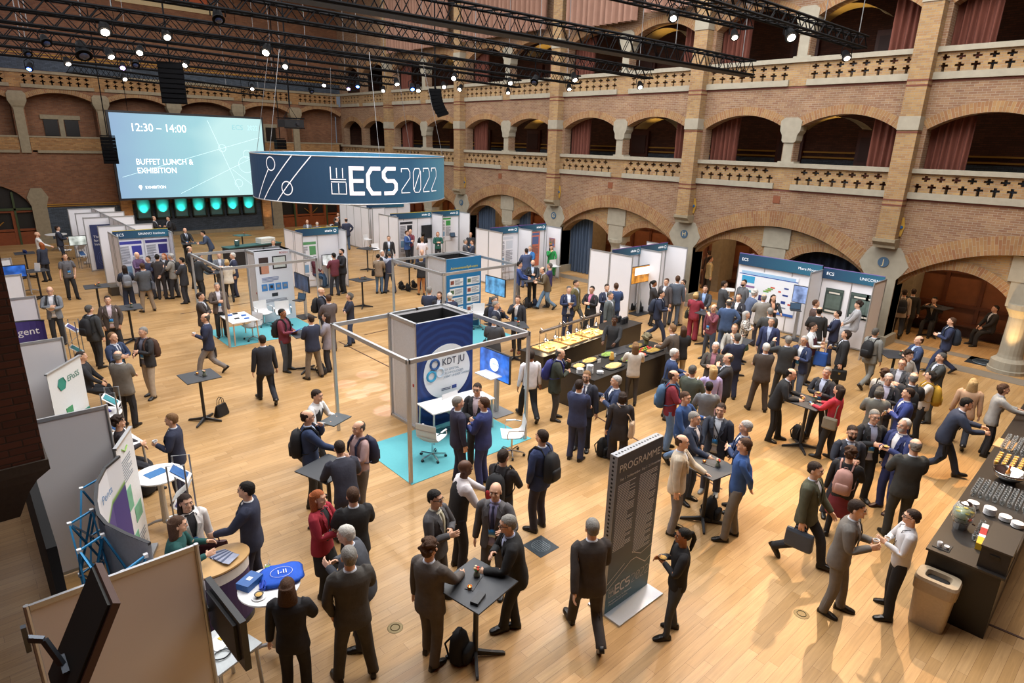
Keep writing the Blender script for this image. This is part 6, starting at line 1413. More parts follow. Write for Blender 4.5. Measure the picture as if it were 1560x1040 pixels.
# white desks & chairs
desk((6.3, 19.85), .8, 1.25, .73, 0, 'white desk with wooden legs and gadgets on it, left of centre', legc=mat('#caa88a', .6)); desk((7.7, 10.25), 1.6, .7, .73, -.08, 'white desk in front of the three ring logo tower')
for i, (x, y) in enumerate(((6.15, 20.2), (6.35, 20.3), (6.5, 19.95), (6.2, 19.7), (6.45, 19.55))): tag(MB(mat('#22262c' if i % 2 else '#2f6cc0', .4)).box(-.07, .07, -.04, .04, 0, .03).build('gadget', loc=(x, y, .73)), ['black gadget at the far end of the white desk', 'blue leaflet on the white desk, beside the black gadget', 'black gadget near the middle of the white desk', 'blue leaflet nearest the man side of the white desk', 'black gadget at the near end of the white desk'][i], 'gadget' if i % 2 == 0 else 'leaflet')
def C(px, py, rz, lb): p = at(px, py, 0); chair('c', (p.x, p.y), rz, lb)
C(659, 697, 2.0, 'white swivel chair left of the three ring logo desk'); C(697, 655, 0.1, 'white swivel chair behind the three ring logo desk'); C(779, 692, -2.2, 'white swivel chair at the right corner of the three ring logo stand')
C(404, 496, .1, 'white swivel chair in front of the tower with chip pictures'); C(386, 517, -1.2, 'white swivel chair right of the white desk with wooden legs'); C(433, 497, -.3, 'white chair half hidden behind the man in wine red')
C(103, 395, 1.2, 'white swivel chair by the far left computer desk'); C(730, 500, -.5, 'white swivel chair right of the tower reading Achievements')
def ST(px, py, rz, lb): p = at(px, py, 0); stool((p.x, p.y), rz, lb)
ST(1122, 482, -1.8, 'white bar stool with back beside pier H'); ST(690, 385, 0, 'white bar stool in the far booth right of the black wall screen'); ST(768, 428, .3, 'white bar stool left of the blue monitor in the booth'); ST(1306, 531, -1.57, 'white bar stool under the seated man in grey'); ST(562, 385, .4, 'white bar stool behind the far black backpack'); ST(575, 402, 0, 'white bar stool against the far booth wall'); ST(229, 430, 0, 'white bar stool behind the left poster booth wall'); ST(845, 430, 0, 'white bar stool under the woman in green')
for (px, py, r, h, lb) in ((1106, 478, .3, 1.0, 'small white round table beside pier H'), (617, 370, .35, 1.05, 'white round high table at the far centre'), (640, 388, .4, 1.0, 'white round table in the far booth, people around it'), (838, 418, .4, .98, 'white round table of the woman in green'), (976, 470, .3, 1.0, 'white round stand table under the orange screen'), (1284, 520, .35, 1.0, 'white round table before the seated man in grey'), (90, 382, .5, .9, 'white round desk at far left with a monitor'), (48, 447, .4, .9, 'white round table behind the left booth wall'), (222, 412, .35, 1.0, 'white round table behind the left poster booth wall')):
    p = at(px, py, 0); round_table((p.x, p.y), r, h, lb, top=WHITE)
def laptop(px, py, z, rz, lb):
    p = at(px, py, z); t = thing('laptop', lb, 'laptop', p, rz); MB(mat('#2b2d31', .4)).box(-.17, .17, -.12, .12, 0, .018).build('keyboard_base', t); m = MB(mat('#1b1d20', .3)); m.T = Matrix.Translation((0, .12, .01)) @ Matrix.Rotation(-.25, 4, 'X'); m.box(-.17, .17, 0, .01, 0, .23); m.build('lid', t)
    m = MB(mat('#3d5266', .3, emit=.2)); m.T = Matrix.Translation((0, .12, .01)) @ Matrix.Rotation(-.25, 4, 'X'); m.box(-.155, .155, -.003, 0, .02, .22); m.build('display', t)
laptop(455, 458, 1.03, -1.2, 'laptop on the stand shelf under the tilted blue monitor'); laptop(844, 391, 1.0, .6, 'laptop on the round table of the woman in green'); laptop(1212, 473, 1.1, -1.0, 'laptop on the silver stand beside the blue chart monitor'); laptop(692, 361, 1.1, 0, 'laptop in the far booth beside the white green poster'); laptop(748, 465, 1.0, -1.2, 'laptop below the light blue monitor')
p = at(1218, 498, 0); t = thing('laptop_stand', 'silver stand with shelf carrying a laptop in the chart poster booth', 'stand', p); MB(ALU).box(-.05, .05, -.05, .05, .02, 1.07).build('pole', t); MB(WHITE).box(-.25, .25, -.2, .2, 1.07, 1.095).build('shelf', t); MB(BLK).box(-.3, .3, -.3, .3, 0, .02).build('foot_plate', t)
p = at(181, 447, 0); t = thing('plinth', 'low dark box plinth at the foot of the left poster booth', 'plinth', p); MB(mat('#4b443a', .6)).box(-.3, .45, -.35, .35, 0, .32).build('body', t); MB(mat('#5a5346', .6)).box(-.32, .47, -.37, .37, .32, .35).build('top', t)
# teal covered counter with white boxes and wine cooler near far wall
t = thing('long_table', 'long dark table with teal top near the far wall', 'table', (9.9, 31.5, 0), .2); MB(mat('#2c5a58', .5)).box(0, 2.9, 0, .7, .96, 1.0).build('tabletop', t); MB(BLK).box(.03, 2.87, .03, .67, 0, .96).build('skirt', t)
cr = thing('crate', 'white plastic crate on the teal topped far table', 'crate', (12.0, 32.3, 1.0), .2)
for k in range(3): MB(mat('#dfe2dc', .5)).box(-.4, .4, -.25, .25, .01 + k * .09, .085 + k * .09).build('tray', cr)
t = thing('ice_bucket', 'silver ice bucket on the teal topped far table', 'bucket', (10.45, 31.95, 1.0)); MB(CHROME).lathe([(0, 0), (.1, 0), (.14, .28), (.15, .29), (.13, .28), (.09, .02), (0, .02)], n=20).build('bucket', t, smooth=True)
# ================================================================= BUFFET
WOODL = mat('#c49a5c', .5, var=.3, scale=9)
def counter(name, x0, y0, L_, W_, h, rz, label):
    t = thing('buffet_counter', label, 'counter', (x0, y0, 0), rz); MB(mat('#2a241f', .4, var=.15)).box(.02, L_ - .02, .02, W_ - .02, 0, h - .03).build('skirt', t); MB(mat('#1d1b1a', .45)).box(0, L_, 0, W_, h - .03, h).build('top', t)
    return Matrix.Translation((x0, y0, 0)) @ Matrix.Rotation(rz, 4, 'Z')
BH = .92
BF = counter('front', 10.72, 8.85, 3.75, 1.15, BH, .05, 'black buffet counter with salads and plates nearest the camera')
BB = counter('back', 10.95, 10.8, 4.9, .85, BH, .10, 'black buffet counter with heat lamps over bread and hot food')
def heat(ux, lb, n=2):
    p = BB @ Vector((ux, .42, BH)); t = thing('heat_lamp_rail', lb, 'heat lamp', p, .10); L_ = .82
    m = MB(mat('#6f6660', .4, metal=.6)); m.tube([(-.02, 0, .52), (L_ + .02, 0, .52)], .045, 10); m.build('lamp_rail', t)
    for x in (.0, L_):
        m = MB(CHROME); m.tube([(x, .03, 0), (x, .03, .58), (x, .0, .63), (x, -.05, .6), (x, -.05, .54)], .011, 6); m.build('post', t)
    for k in range(n):
        x = .2 + k * .42; m = MB(CHROME); m.lathe([(.012, .2), (.012, .1), (.02, .08), (.055, .03), (.06, 0), (.052, .003), (0, .06)], (x, -.02, .24), 14); b = m.build('lamp_shade', t)
        m = MB(mat('#ffd9a0', .4, emit=12, var=0)); ell(m, (x, -.02, .25), (.035, .035, .035), 8); m.build('bulb', b)
        l = bpy.data.lights.new('heat_lamp', 'POINT'); l.energy = 5; l.color = (1, .75, .45); l.shadow_soft_size = .04; o = bpy.data.objects.new('heat_lamp_light', l); S.collection.objects.link(o); o.location = BB @ Vector((ux + x, .40, BH + .18))
heat(.35, 'chrome heat lamp rail with two bulbs, leftmost of the three'); heat(1.32, 'chrome heat lamp rail with two bulbs, in the middle of the three'); heat(2.28, 'chrome heat lamp rail with two bulbs, rightmost of the three')
def board(ux, lb, food):
    p = BB @ Vector((ux, .42, BH)); t = thing('bread_board', lb, 'serving board', p, .10); MB(WOODL).box(-.42, .42, -.3, .3, 0, .035).build('board', t); return t
rf = random.Random(4)
for i, (ux, lb, nb, sz, c) in enumerate(((.75, 'wooden board with flat pastries under the left heat lamps', 8, .05, '#e0b878'), (1.72, 'wooden board heaped with rolls under the middle heat lamps', 22, .05, '#dcb374'), (2.7, 'wooden board heaped with pale sandwiches under the right heat lamps', 30, .042, '#e8c98e'))):
    t = board(ux, lb, None)
    for k in range(nb):
        x, y = rf.uniform(-.34, .34), rf.uniform(-.2, .22); m = MB(mat(rf.choice((c, '#d2a25c', '#ecd7a8')), .7, var=.2, scale=20)); ell(m, (0, 0, 0), (sz, sz * .75, sz * .5), 5)
        o = m.build('bread_roll', loc=BB @ Vector((ux + x, .42 + y, BH + .035 + sz * .45 + (.04 if k % 3 == 0 and nb > 10 else 0)))); tag(o, ['flat golden pastry on the left wooden board', 'golden bread roll on the middle wooden board', 'pale sandwich piece on the right wooden board'][i], 'bread', ['pastries on the left board', 'rolls on the middle board', 'sandwich pieces on the right board'][i])
def dish(M, ux, uy, a, b, lb, c, hh=.05, kind='salad'):
    p = M @ Vector((ux, uy, BH)); t = thing('serving_tray', lb, 'serving tray', p, .05); m = MB(mat('#26282b', .4)); m.loft([sring(0, 0, z, w, d, 24, 5) for z, w, d in ((0, a * .92, b * .92), (.02, a, b), (.028, a, b))]); m.build('tray', t)
    m = MB(mat(c, .9, var=.5, scale=45)); ell(m, (0, 0, .025), (a * .85, b * .82, hh), 9); rnd_disp_m(m, .012); m.build('food', t)
def rnd_disp_m(m, amp):
    r_ = random.Random(len(m.v)); m.v = [(x + r_.uniform(-amp, amp), y + r_.uniform(-amp, amp), max(0.02, z + r_.uniform(-amp, amp))) for x, y, z in m.v]
dish(BF, 1.0, .95, .3, .14, 'tray of golden noodle salad at the rear of the salad counter', '#c9a860'); dish(BF, 1.75, .95, .26, .14, 'tray of green leaves at the rear of the salad counter', '#7f9a4a'); dish(BF, 1.15, .3, .33, .18, 'large tray of pale noodle salad at the front of the salad counter', '#d2b574'); dish(BF, 1.9, .38, .3, .17, 'tray of bright green leaf salad at the front', '#7ca040')
dish(BF, .45, .85, .2, .15, 'round tray of bread pieces near the white plates', '#d9b070'); dish(BF, 3.0, .9, .35, .16, 'tray of small dark rimmed desserts at the rear right', '#8a7238', .02); dish(BF, 3.05, .35, .36, .16, 'tray of small dark rimmed desserts at the front right', '#a0823c', .02); dish(BF, 2.45, .35, .16, .16, 'tray of small red and white glasses of dessert', '#c96a55', .04)
for k in range(3):
    for i in range((7, 12, 4)[k]):
        p = BF @ Vector((.12 + .19 * (k != 0) + .0 + (.17 if k == 2 else 0), .55 - .17 * k + (.02 if k == 1 else 0), BH + i * .018)); tag(MB(WHITE).lathe([(0, 0), (.06, 0), (.085, .014), (.08, .016), (.055, .006), (0, .006)], n=18).build('plate', loc=p, smooth=True), ['white plate in the left stack on the salad counter', 'white plate in the tallest stack on the salad counter', 'white plate in the lowest stack on the salad counter'][k], 'plate', ['left plate stack', 'tall plate stack', 'low plate stack'][k])
for k in range(12): 
    p = BF @ Vector((2.62 + .1 * (k % 6), .5 + .1 * (k // 6), BH)); m = MB(mat(rf.choice(('#c8372b', '#d9a53a', '#7d9a35')), .5)); ell(m, (0, 0, .035), (.034, .034, .032), 6); tag(m.build('fruit', loc=p), 'small round fruit among the desserts on the salad counter', 'fruit', 'fruit on the salad counter')
for i, (x, y) in enumerate(((1.1, .72), (1.75, .72), (2.75, .78))): tag(MB(WHITE).box(-.06, .06, -.005, .005, 0, .1).build('name_card', loc=BF @ Vector((x, y, BH))), 'white food card %s' % ('behind the pale noodle salad', 'behind the bright green leaf salad', 'beside the desserts')[i], 'card')
t = thing('plant_arrangement', 'glass vase of dry flowers and leaves at the right end of the salad counter', 'flowers', BF @ Vector((3.35, .8, BH))); MB(mat('#7a8058', .3)).lathe([(0, 0), (.06, 0), (.075, .14), (.07, .15), (0, .13)], n=14).build('vase', t)
m = MB(mat('#7d7358', .9, var=.5, scale=40)); ell(m, (0, 0, .24), (.16, .14, .1), 8); rnd_disp_m(m, .03); m.build('foliage', t)
t = thing('pumpkin', 'tall tan butternut squash standing between the salads', 'squash', BF @ Vector((1.5, .62, BH))); m = MB(mat('#c99a4a', .6)); m.lathe([(0, 0), (.06, .01), (.07, .06), (.045, .13), (.04, .2), (.03, .23), (0, .235)], n=14); m.build('fruit_body', t, smooth=True); MB(GREEN).tube([(0, 0, .23), (.01, 0, .26)], .008, 6).build('stem', t)
for k in range(5):
    p = BB @ Vector((4.25 + .13 * (k % 3) + .05 * (k // 3), .35 + .2 * (k // 3), BH)); t = thing('coffee_flask', ['black', 'black', 'black', 'black', 'black'][k] + ' thermos flask on the back counter, ' + ['leftmost in front', 'middle of the front row', 'right in front', 'left in the rear row', 'right in the rear row'][k], 'flask', p); MB(BLK).lathe([(0, 0), (.05, 0), (.052, .17), (.035, .2), (0, .21)], n=14).build('body', t); MB(BLK).tube([(.05, 0, .16), (.085, 0, .14), (.085, 0, .06), (.05, 0, .04)], .008, 5).build('handle', t)
tag(MB(mat('#3a3c40', .4)).box(-.45, .45, -.2, .2, 0, .02).build('slate_tray', loc=BF @ Vector((2.35, .95, BH))), 'large flat black slate tray in the middle rear of the salad counter', 'tray')
# ================================================================= DRINKS BAR
DB = Matrix.Translation((9.34, 1.57, 0)) @ Matrix.Rotation(.035, 4, 'Z')
t = thing('drinks_bar', 'long dark drinks bar at the right picture edge', 'counter', (9.34, 1.57, 0), .035); MB(mat('#171310', .45, var=.1)).box(.03, 9, -.86, -.03, 0, .97).build('skirt', t); MB(mat('#2b2724', .4, var=.15)).box(0, 9, -.9, 0, .97, 1.0).build('top', t)
def bp(u, v, z=1.0): return DB @ Vector((u, -v, z))
gproto = None
def glass_at(p, lb, grp, juice=False):
    key = 'gj' if juice else 'ge'
    if key in _cups: return dup(_cups[key], p, 0, lb, grp)
    t = thing('drinking_glass', lb, 'glass', p, 0, grp); m = MB(GLASS); m.lathe([(0, 0), (.026, 0), (.034, .04), (.036, .095), (.033, .095), (.031, .04), (.024, .008), (0, .008)], n=12); m.build('glass_bowl', t, smooth=True)
    if juice: m = MB(mat('#f2b236', .3, var=.05)); m.lathe([(0, .01), (.027, .01), (.034, .04), (.0355, .085), (0, .085)], n=12); m.build('juice', t)
    _cups[key] = t; return t
for i in range(7):
    for j in range(8): glass_at(bp(2.2 + i * .095, .12 + j * .095), 'empty upturned glass in the rows nearest the white cup stacks', 'empty glasses at the near end of the bar')
for i in range(5):
    for j in range(6): glass_at(bp(3.75 + i * .12, .16 + j * .11), 'glass of orange juice in the rows on the bar', 'juice glasses on the bar', True)
for i in range(8):
    for j in range(4): glass_at(bp(3.3 + i * .1, .55 + j * .09) if i > 20 else bp(4.6 + i * .1, .12 + j * .1), 'empty glass in the far rows beyond the juice', 'empty glasses beyond the juice')
tag(MB(mat('#c9a070', .5)).box(-.25, .25, -.15, .15, 0, .02).build('serving_tray', loc=bp(4.3, .2) + Vector((.6, .1, 0))), 'brown tray beside the juice glasses on the bar', 'tray')
t = thing('punch_bowl', 'large chrome bowl holding a juice bottle on the bar', 'bowl', bp(3.2, .42)); MB(CHROME).lathe([(0, 0), (.1, 0), (.2, .1), (.24, .19), (.23, .19), (.18, .1), (.08, .02), (0, .02)], n=28).build('bowl', t, smooth=True)
def bottle(p, lb, c='#e08a2a'):
    t = thing('juice_bottle', lb, 'bottle', p); MB(mat(c, .2)).lathe([(0, 0), (.035, 0), (.037, .13), (.016, .18), (.015, .22), (0, .22)], n=14).build('bottle', t, smooth=True); MB(mat('#b03030', .4)).lathe([(0, .25), (.017, .25), (.017, .22), (0, .22)], n=12).build('cap', t); MB(mat('#e9e2c8', .5)).lathe([(.0385, .04), (.0385, .1)], n=14).build('paper_label', t)
bottle(bp(3.22, .4, 1.03), 'orange juice bottle with red cap standing in the chrome bowl'); bottle(bp(2.75, .82), 'pale green bottle with red and white label at the bar rear edge', '#b9c49a'); bottle(bp(5.4, .6), 'orange juice bottle at the far end of the bar', '#d98a2a')
for k, (u, v, n) in enumerate(((1.75, .2, 5), (1.72, .42, 6), (1.7, .62, 4), (1.62, .78, 4))):
    for i in range(n): tag(MB(WHITE).lathe([(0, 0), (.04, 0), (.082, .016), (.08, .02), (.04, .006), (0, .006)], n=20).build('saucer', loc=bp(u, v, 1.0 + i * .019), smooth=True), 'white saucer in the %s stack on the bar' % ('first', 'second', 'third', 'fourth')[k], 'saucer', 'saucer stack %s from the hall side' % ('first', 'second', 'third', 'fourth')[k])
t = thing('water_jar', 'big lidded glass jar of water with lemon and mint on the bar', 'jar', bp(.95, .2)); m = MB(GLASS); m.lathe([(0, .1), (.1, .1), (.135, .16), (.14, .3), (.11, .38), (.07, .4), (.066, .4), (.105, .375), (.133, .3), (.128, .165), (.095, .108), (0, .108)], n=24); m.build('glass_body', t, smooth=True)
MB(mat('#b9c9b0', .1, var=.1)).lathe([(0, .112), (.09, .112), (.124, .17), (.127, .28), (0, .28)], n=20).build('water', t, smooth=True); m = MB(GREEN); ell(m, (0, 0, .19), (.128, .128, .07), 8); m.build('mint', t)
for k in range(5): a = k * 1.25; m = MB(mat('#e3d060', .5)); m.lathe([(0, .004), (.03, .004), (.03, 0)], (.1 * math.cos(a), .1 * math.sin(a), .285), 12); m.build('lemon_slice', t)
MB(CHROME).lathe([(0, .44), (.02, .44), (.075, .415), (.08, .4), (0, .4)], n=20).build('lid', t); MB(CHROME).lathe([(.09, .0), (.1, .1), (.085, .1)], n=16).build('stand', t); MB(CHROME).tube([(0, -.13, .13), (0, -.17, .12)], .012, 6).build('tap', t)
for i in range(5):
    for j in range(2): glass_at(bp(.72 + i * .13, .42 + j * .28), 'glass beside the water jar on the bar', 'glasses round the water jar')
t = thing('tea_box', 'red, white and yellow long tea box on the bar', 'box', bp(.6, .5), .1)
for a, b, c in ((0, .22, '#d9a92a'), (.22, .3, '#bcd7e6'), (.3, .52, '#a8242a'), (.52, .66, '#c9d2d6')): MB(mat(c, .5)).box(a - .1, b - .1, -.04, .04, 0, .1).build('tea_carton', t)
t = thing('storage_box', 'large black lidded box on the near end of the bar', 'box', bp(.42, .72), .035); MB(mat('#1f1b18', .6)).box(-.35, .42, -.17, .15, 0, .3).build('body', t); MB(mat('#2f2b27', .5)).box(-.36, .43, -.18, .16, .3, .325).build('lid', t); MB(mat('#0c0b0a', .5)).box(-.365, -.35, -.06, .05, .2, .235).build('hand_hole', t)
t = thing('milk_set', 'small tray with white milk jug and spoons at the bar corner', 'tray', bp(.2, .15)); MB(mat('#3a3836', .3)).box(-.1, .12, -.1, .1, 0, .01).build('tray', t); MB(WHITE).lathe([(0, .01), (.03, .01), (.035, .06), (.03, .08), (0, .02)], (-.03, .03, 0), 12).build('jug', t); MB(WHITE).lathe([(0, .01), (.03, .01), (.035, .05), (0, .02)], (-.02, -.05, 0), 12).build('sugar_pot', t); MB(CHROME).bar((.03, -.06, .02), (.09, .06, .04), .01, .004).build('spoon', t)
# waste bin
t = thing('waste_bin', 'tall steel and beige waste bin at the near end of the bar', 'bin', at(1411, 948, 0), .05); MB(mat('#b7a994', .4, metal=.4)).loft([sring(0, 0, z, w, d, 24, 5) for z, w, d in ((0, .15, .21), (.5, .17, .235), (.6, .175, .24))]).build('body', t)
m = MB(mat('#a5957d', .5)); m.loft([sring(0, 0, z, w, d, 24, 5) for z, w, d in ((.56, .19, .255), (.72, .195, .26), (.76, .18, .245), (.76, .11, .15), (.70, .1, .13))], cap=False); m.build('lid', t); m = MB(mat('#141210', .6)); m.loft([sring(0, 0, z, .10, .13, 16, 2.5) for z in (.69, .7)]); m.build('opening', t)
# ================================================================= LEFT SIDE THINGS
def rollup(label, a, b, z1, col, words, wc='#2f7a6a', z0=.05, blob=None):
    a = Vector(a); b = Vector(b); u = b - a; w = u.length; t = thing('roll_up_banner', label, 'banner', (a.x, a.y, 0), math.atan2(u.y, u.x)); MB(col).box(0, w, 0, .006, z0, z1).build('fabric', t); MB(ALU).box(-.02, w + .02, -.02, .03, z1, z1 + .03).build('top_rail', t); MB(ALUD).box(-.02, w + .02, -.1, .1, 0, z0).build('base', t); MB(ALUD).tube([(w / 2, .03, z0), (w / 2, .03, z1)], .012, 6).build('pole', t)
    for s, x, z, h, c in words: text(s, 'lettering', t, (x, -.004, z), h, mat(c, .5, var=0), extr=.001)
    return t, w
t, w = rollup('white pull up banner with a green cube logo', (.81, 13.3), (1.44, 14.17), 2.0, mat('#d9dcdc', .6, var=.05), [('EPoSS', .55, 1.72, .16, '#2f7a6a')], z0=.06)
m = MB(mat('#2f8a7a', .5)); m.lathe([(0, 0), (.13, 0), (.13, .01)], n=6); o = m.build('cube_logo', t); o.rotation_euler = (PI / 2, 0, 0); o.location = (.36, -.006, 1.7); MB(mat('#3a8a5a', .5, var=.5)).box(.35, .55, -.01, 0, .95, 1.2).build('chip_picture', t); MB(mat('#3a8a7a', .5)).box(.5, w, -.009, 0, .5, .95).build('green_field', t)
t, w = rollup('tall white pull up banner with green map shapes at left', (1.14, 9.27), (1.45, 9.9), 2.05, mat('#dfe0e0', .6), [], z0=.05)
m = MB(mat('#6fae8f', .6, var=.4, scale=6)); m.box(.05, .3, -.006, 0, 1.0, 1.35); m.box(.3, .6, -.006, 0, .7, .95); m.box(.1, .3, -.006, 0, .45, .6); m.use(mat('#8a9098', .6)); lines(m, .1, .5, 1.45, 1.8, 9, .005, 3); lines(m, .3, .6, .2, .5, 6, .005, 4); m.build('print', t); m = MB(mat('#7fae3a', .5)); m.tube([(.2, -.006, 1.95), (.3, -.006, 1.88), (.42, -.006, 1.92)], .012, 4); m.build('leaf_mark', t)
# curved purple pop-up wall "intelligent"
def curved(label, pts, z0, z1, mt, name='popup_banner'):
    t = thing(name, label, 'banner', (pts[0][0], pts[0][1], 0)); o = Vector((pts[0][0], pts[0][1], 0)); m = MB(mt)
    for a, b in zip(pts, pts[1:]): m.face([Vector((*a, z0)) - o, Vector((*b, z0)) - o, Vector((*b, z1)) - o, Vector((*a, z1)) - o]); m.face([Vector((a[0], a[1] + .03, z0)) - o, Vector((a[0], a[1] + .03, z1)) - o, Vector((b[0], b[1] + .03, z1)) - o, Vector((b[0], b[1] + .03, z0)) - o])
    m.build('fabric', t, fix=False, smooth=True)
    m = MB(BLK); m.tube([Vector((*p, z1 + .01)) - o + Vector((0, .015, 0)) for p in pts], .02, 6); m.tube([Vector((*p, z0)) - o + Vector((0, .015, 0)) for p in pts], .02, 6); m.build('edge_band', t); return t, o
pts = [(.55 + .55 * math.sin(a) + .12, 17.0 + .28 * math.cos(a) - .25) for a in [math.radians(x) for x in range(-70, 71, 14)]]
t, o = curved('curved purple pop up banner with the white word intelligent', pts, .1, 2.15, mat('#4a3f86', .6, var=.15, scale=2))
text('intelligent', 'lettering', t, (.05, -.02, 1.96), .22, WHITE, (PI / 2, 0, 0), extr=.001)
pm, N, L, bb = nodemat('inside_popup'); tc = N.new('ShaderNodeTexCoord'); sp = N.new('ShaderNodeSeparateXYZ'); L.new(tc.outputs['Generated'], sp.inputs[0]); mt_ = N.new('ShaderNodeMath'); mt_.operation = 'MULTIPLY_ADD'; L.new(sp.outputs[1], mt_.inputs[0]); mt_.inputs[1].default_value = -.5; L.new(sp.outputs[2], mt_.inputs[2])
L.new(ramp(N, L, mt_.outputs[0], [(.30, '#4b3f80'), (.32, '#7aa83a'), (.34, '#dcdde0')]), bb.inputs['Base Color']); bb.inputs['Roughness'].default_value = .5
t = thing('popup_wall', 'curved white and purple pop up wall on a blue rod lattice', 'banner', (0, 0, 0)); m = MB(pm); mo = MB(mat('#d9dbe0', .6))
P3 = [(1.10, 8.64, 0), (.90, 8.4, 0), (.76, 8.05, 0), (.68, 7.65, 0), (.65, 7.3, 0), (.68, 7.05, 0), (.80, 6.72, 0), (.94, 6.4, 0)]
for a, b in zip(P3, P3[1:]): m.face([(a[0], a[1], .1), (b[0], b[1], .1), (b[0], b[1], 2.25), (a[0], a[1], 2.25)]); mo.face([(a[0] - .03, a[1] - .02, .1), (a[0] - .03, a[1] - .02, 2.25), (b[0] - .03, b[1] - .02, 2.25), (b[0] - .03, b[1] - .02, .1)])
m.build('printed_fabric', t, fix=False, smooth=True); mo.build('back_fabric', t, fix=False, smooth=True); m = MB(BLK)
for a, b in zip(P3, P3[1:]): m.bar((a[0] - .015, a[1] - .01, 2.24), (b[0] - .015, b[1] - .01, 2.24), .035, .03)
m.build('edge_band', t)
for i, s_ in enumerate(('Penta',)): text(s_, 'lettering', t, (.75, 7.9, 2.05 - .2 * i), .15, mat('#5a86b0', .5, var=0), (PI / 2, 0, 1.1), extr=.001)
bl = mat('#2f86b8', .4, metal=.3); m = MB(bl); hubs = []
for k in (1, 3, 5, 7):
    x, y, _ = P3[k]
    for z in (.15, .83, 1.5, 2.15): hubs.append((x - .07, y - .05, z)); hubs.append((x - .30, y - .2, z))
def H(c, r, s): return hubs[c * 8 + r * 2 + s]
for c in range(4):
    for r in range(4):
        m.bar(H(c, r, 0), H(c, r, 1), .018, .018)
        if r < 3: m.bar(H(c, r, 0), H(c, r + 1, 1), .018, .018); m.bar(H(c, r, 1), H(c, r + 1, 0), .018, .018)
        if c < 3:
            for s in (0, 1):
                if r < 3: m.bar(H(c, r, s), H(c + 1, r + 1, s), .018, .018); m.bar(H(c, r + 1, s), H(c + 1, r, s), .018, .018)
m.build('blue_lattice', t); m = MB(WHITE)
for h_ in hubs: m.cbox(h_, (.04, .04, .04))
m.build('hub_joints', t)
# zigzag brochure racks
def rack(px, py, rz, lb, h=1.35, seed=0):
    p = at(px, py, 0); t = thing('brochure_rack', lb, 'brochure rack', p, rz)
    for s in (-1, 1): m = MB(ALUD); m.tube([(s * .17, -.12, 0), (s * .17, -.12, h), (s * .17, .12, h), (s * .17, .12, 0)], .013, 6); m.build('side_frame', t)
    n = 4
    for k in range(n):
        z = h - .1 - k * .3; fr = 1 if k % 2 == 0 else -1; m = MB(WHITE); m.face([(-.16, -.13 * fr, z - .22), (.16, -.13 * fr, z - .22), (.16, .13 * fr, z), (-.16, .13 * fr, z)]); m.face([(-.16, -.13 * fr, z - .225), (-.16, .13 * fr, z - .005), (.16, .13 * fr, z - .005), (.16, -.13 * fr, z - .225)]); m.build('shelf', t, fix=False)
        if fr == 1:
            br = thing('brochure', 'blue and white brochure on %s, %s shelf' % (lb.replace('silver zigzag brochure ', ''), ('top', 'second', 'lower', 'bottom')[k]), 'brochure', (0, 0, 0)); br.matrix_world = Matrix.Translation(p) @ Matrix.Rotation(rz, 4, 'Z')
            m = MB(mat(('#2c5f9a', '#3a8a92', '#44407a')[(k + seed) % 3], .4, var=.4, scale=8)); T0 = [(-.11, -.10, z - .19), (.11, -.10, z - .19), (.11, .10, z - .02), (-.11, .10, z - .02)]; m.face([(a, b, c + .008) for a, b, c in T0]); m.face([(a, b, c + .004) for a, b, c in T0][::-1]); m.build('cover', br, fix=False)
rack(290, 830, 1.1, 'silver zigzag brochure rack beside the white round table', 1.5, 0); rack(184, 692, 1.2, 'silver zigzag brochure rack by the man in dark grey jacket', 1.4, 1); rack(122, 560, 1.2, 'silver zigzag brochure rack beside the purple banner', 1.35, 2); rack(129, 408, .3, 'silver zigzag brochure rack in front of the dark blue banner', 1.5, 1)
round_table((1.78, 10.3), .36, 1.0, 'white round high table with a leaflet beside the curly haired woman'); round_table((2.1, 6.56), .36, 1.02, 'white round high table with blue bags at lower left')
desk((1.55, 12.2), .6, .9, .9, .2, 'white counter with a red marked leaflet behind the big wall')
p = at(178, 575, .95); round_table((1.55, 13.6), .35, .95, 'white round table with blue papers at left')
tag(MB(mat('#2f6fa8', .5)).cbox((0, 0, .003), (.3, .2, .006), .3).build('leaflet', loc=(1.75, 10.35, 1.0)), 'blue and white leaflet on the white round table at left', 'leaflet')
tag(MB(mat('#3a3aa0', .5)).cbox((0, 0, .01), (.22, .16, .02), .2).build('booklet', loc=(1.6, 13.65, .95)), 'blue booklet on the white round table with papers', 'booklet')
# oval wooden topped counter
t = thing('promo_counter', 'purple oval counter with wooden top and fanned leaflets', 'counter', (1.82, 7.5, 0), .3)
m = MB(mat('#3b2c5e', .5, var=.2)); m.loft([sring(0, 0, z, .36, .24, 32, 2.2) for z in (.08, .93)]); m.build('body', t); m = MB(mat('#c8a06a', .5, var=.2, scale=8)); m.loft([sring(0, 0, z, .39, .27, 32, 2.2) for z in (.95, .975)]); m.build('wooden_top', t); m = MB(BLK); m.loft([sring(0, 0, z, .37, .25, 32, 2.2) for z in (0, .08)]); m.build('plinth', t); m = MB(WHITE); m.loft([sring(0, 0, z, .365, .245, 32, 2.2) for z in (.78, .92)], cap=False); m.build('white_band', t)
for k in range(9):
    o = MB(mat('#44506e' if k % 2 else '#9aa0b4', .4, var=.4, scale=10)).cbox((0, 0, .002), (.21, .1, .004), .1 * k - .2).build('leaflet', loc=(1.83 + .012 * k, 7.66 - .035 * k, .977 + .004 * k)); tag(o, 'dark printed leaflet in the fan on the wooden topped counter', 'leaflet', 'fanned leaflets on the counter')
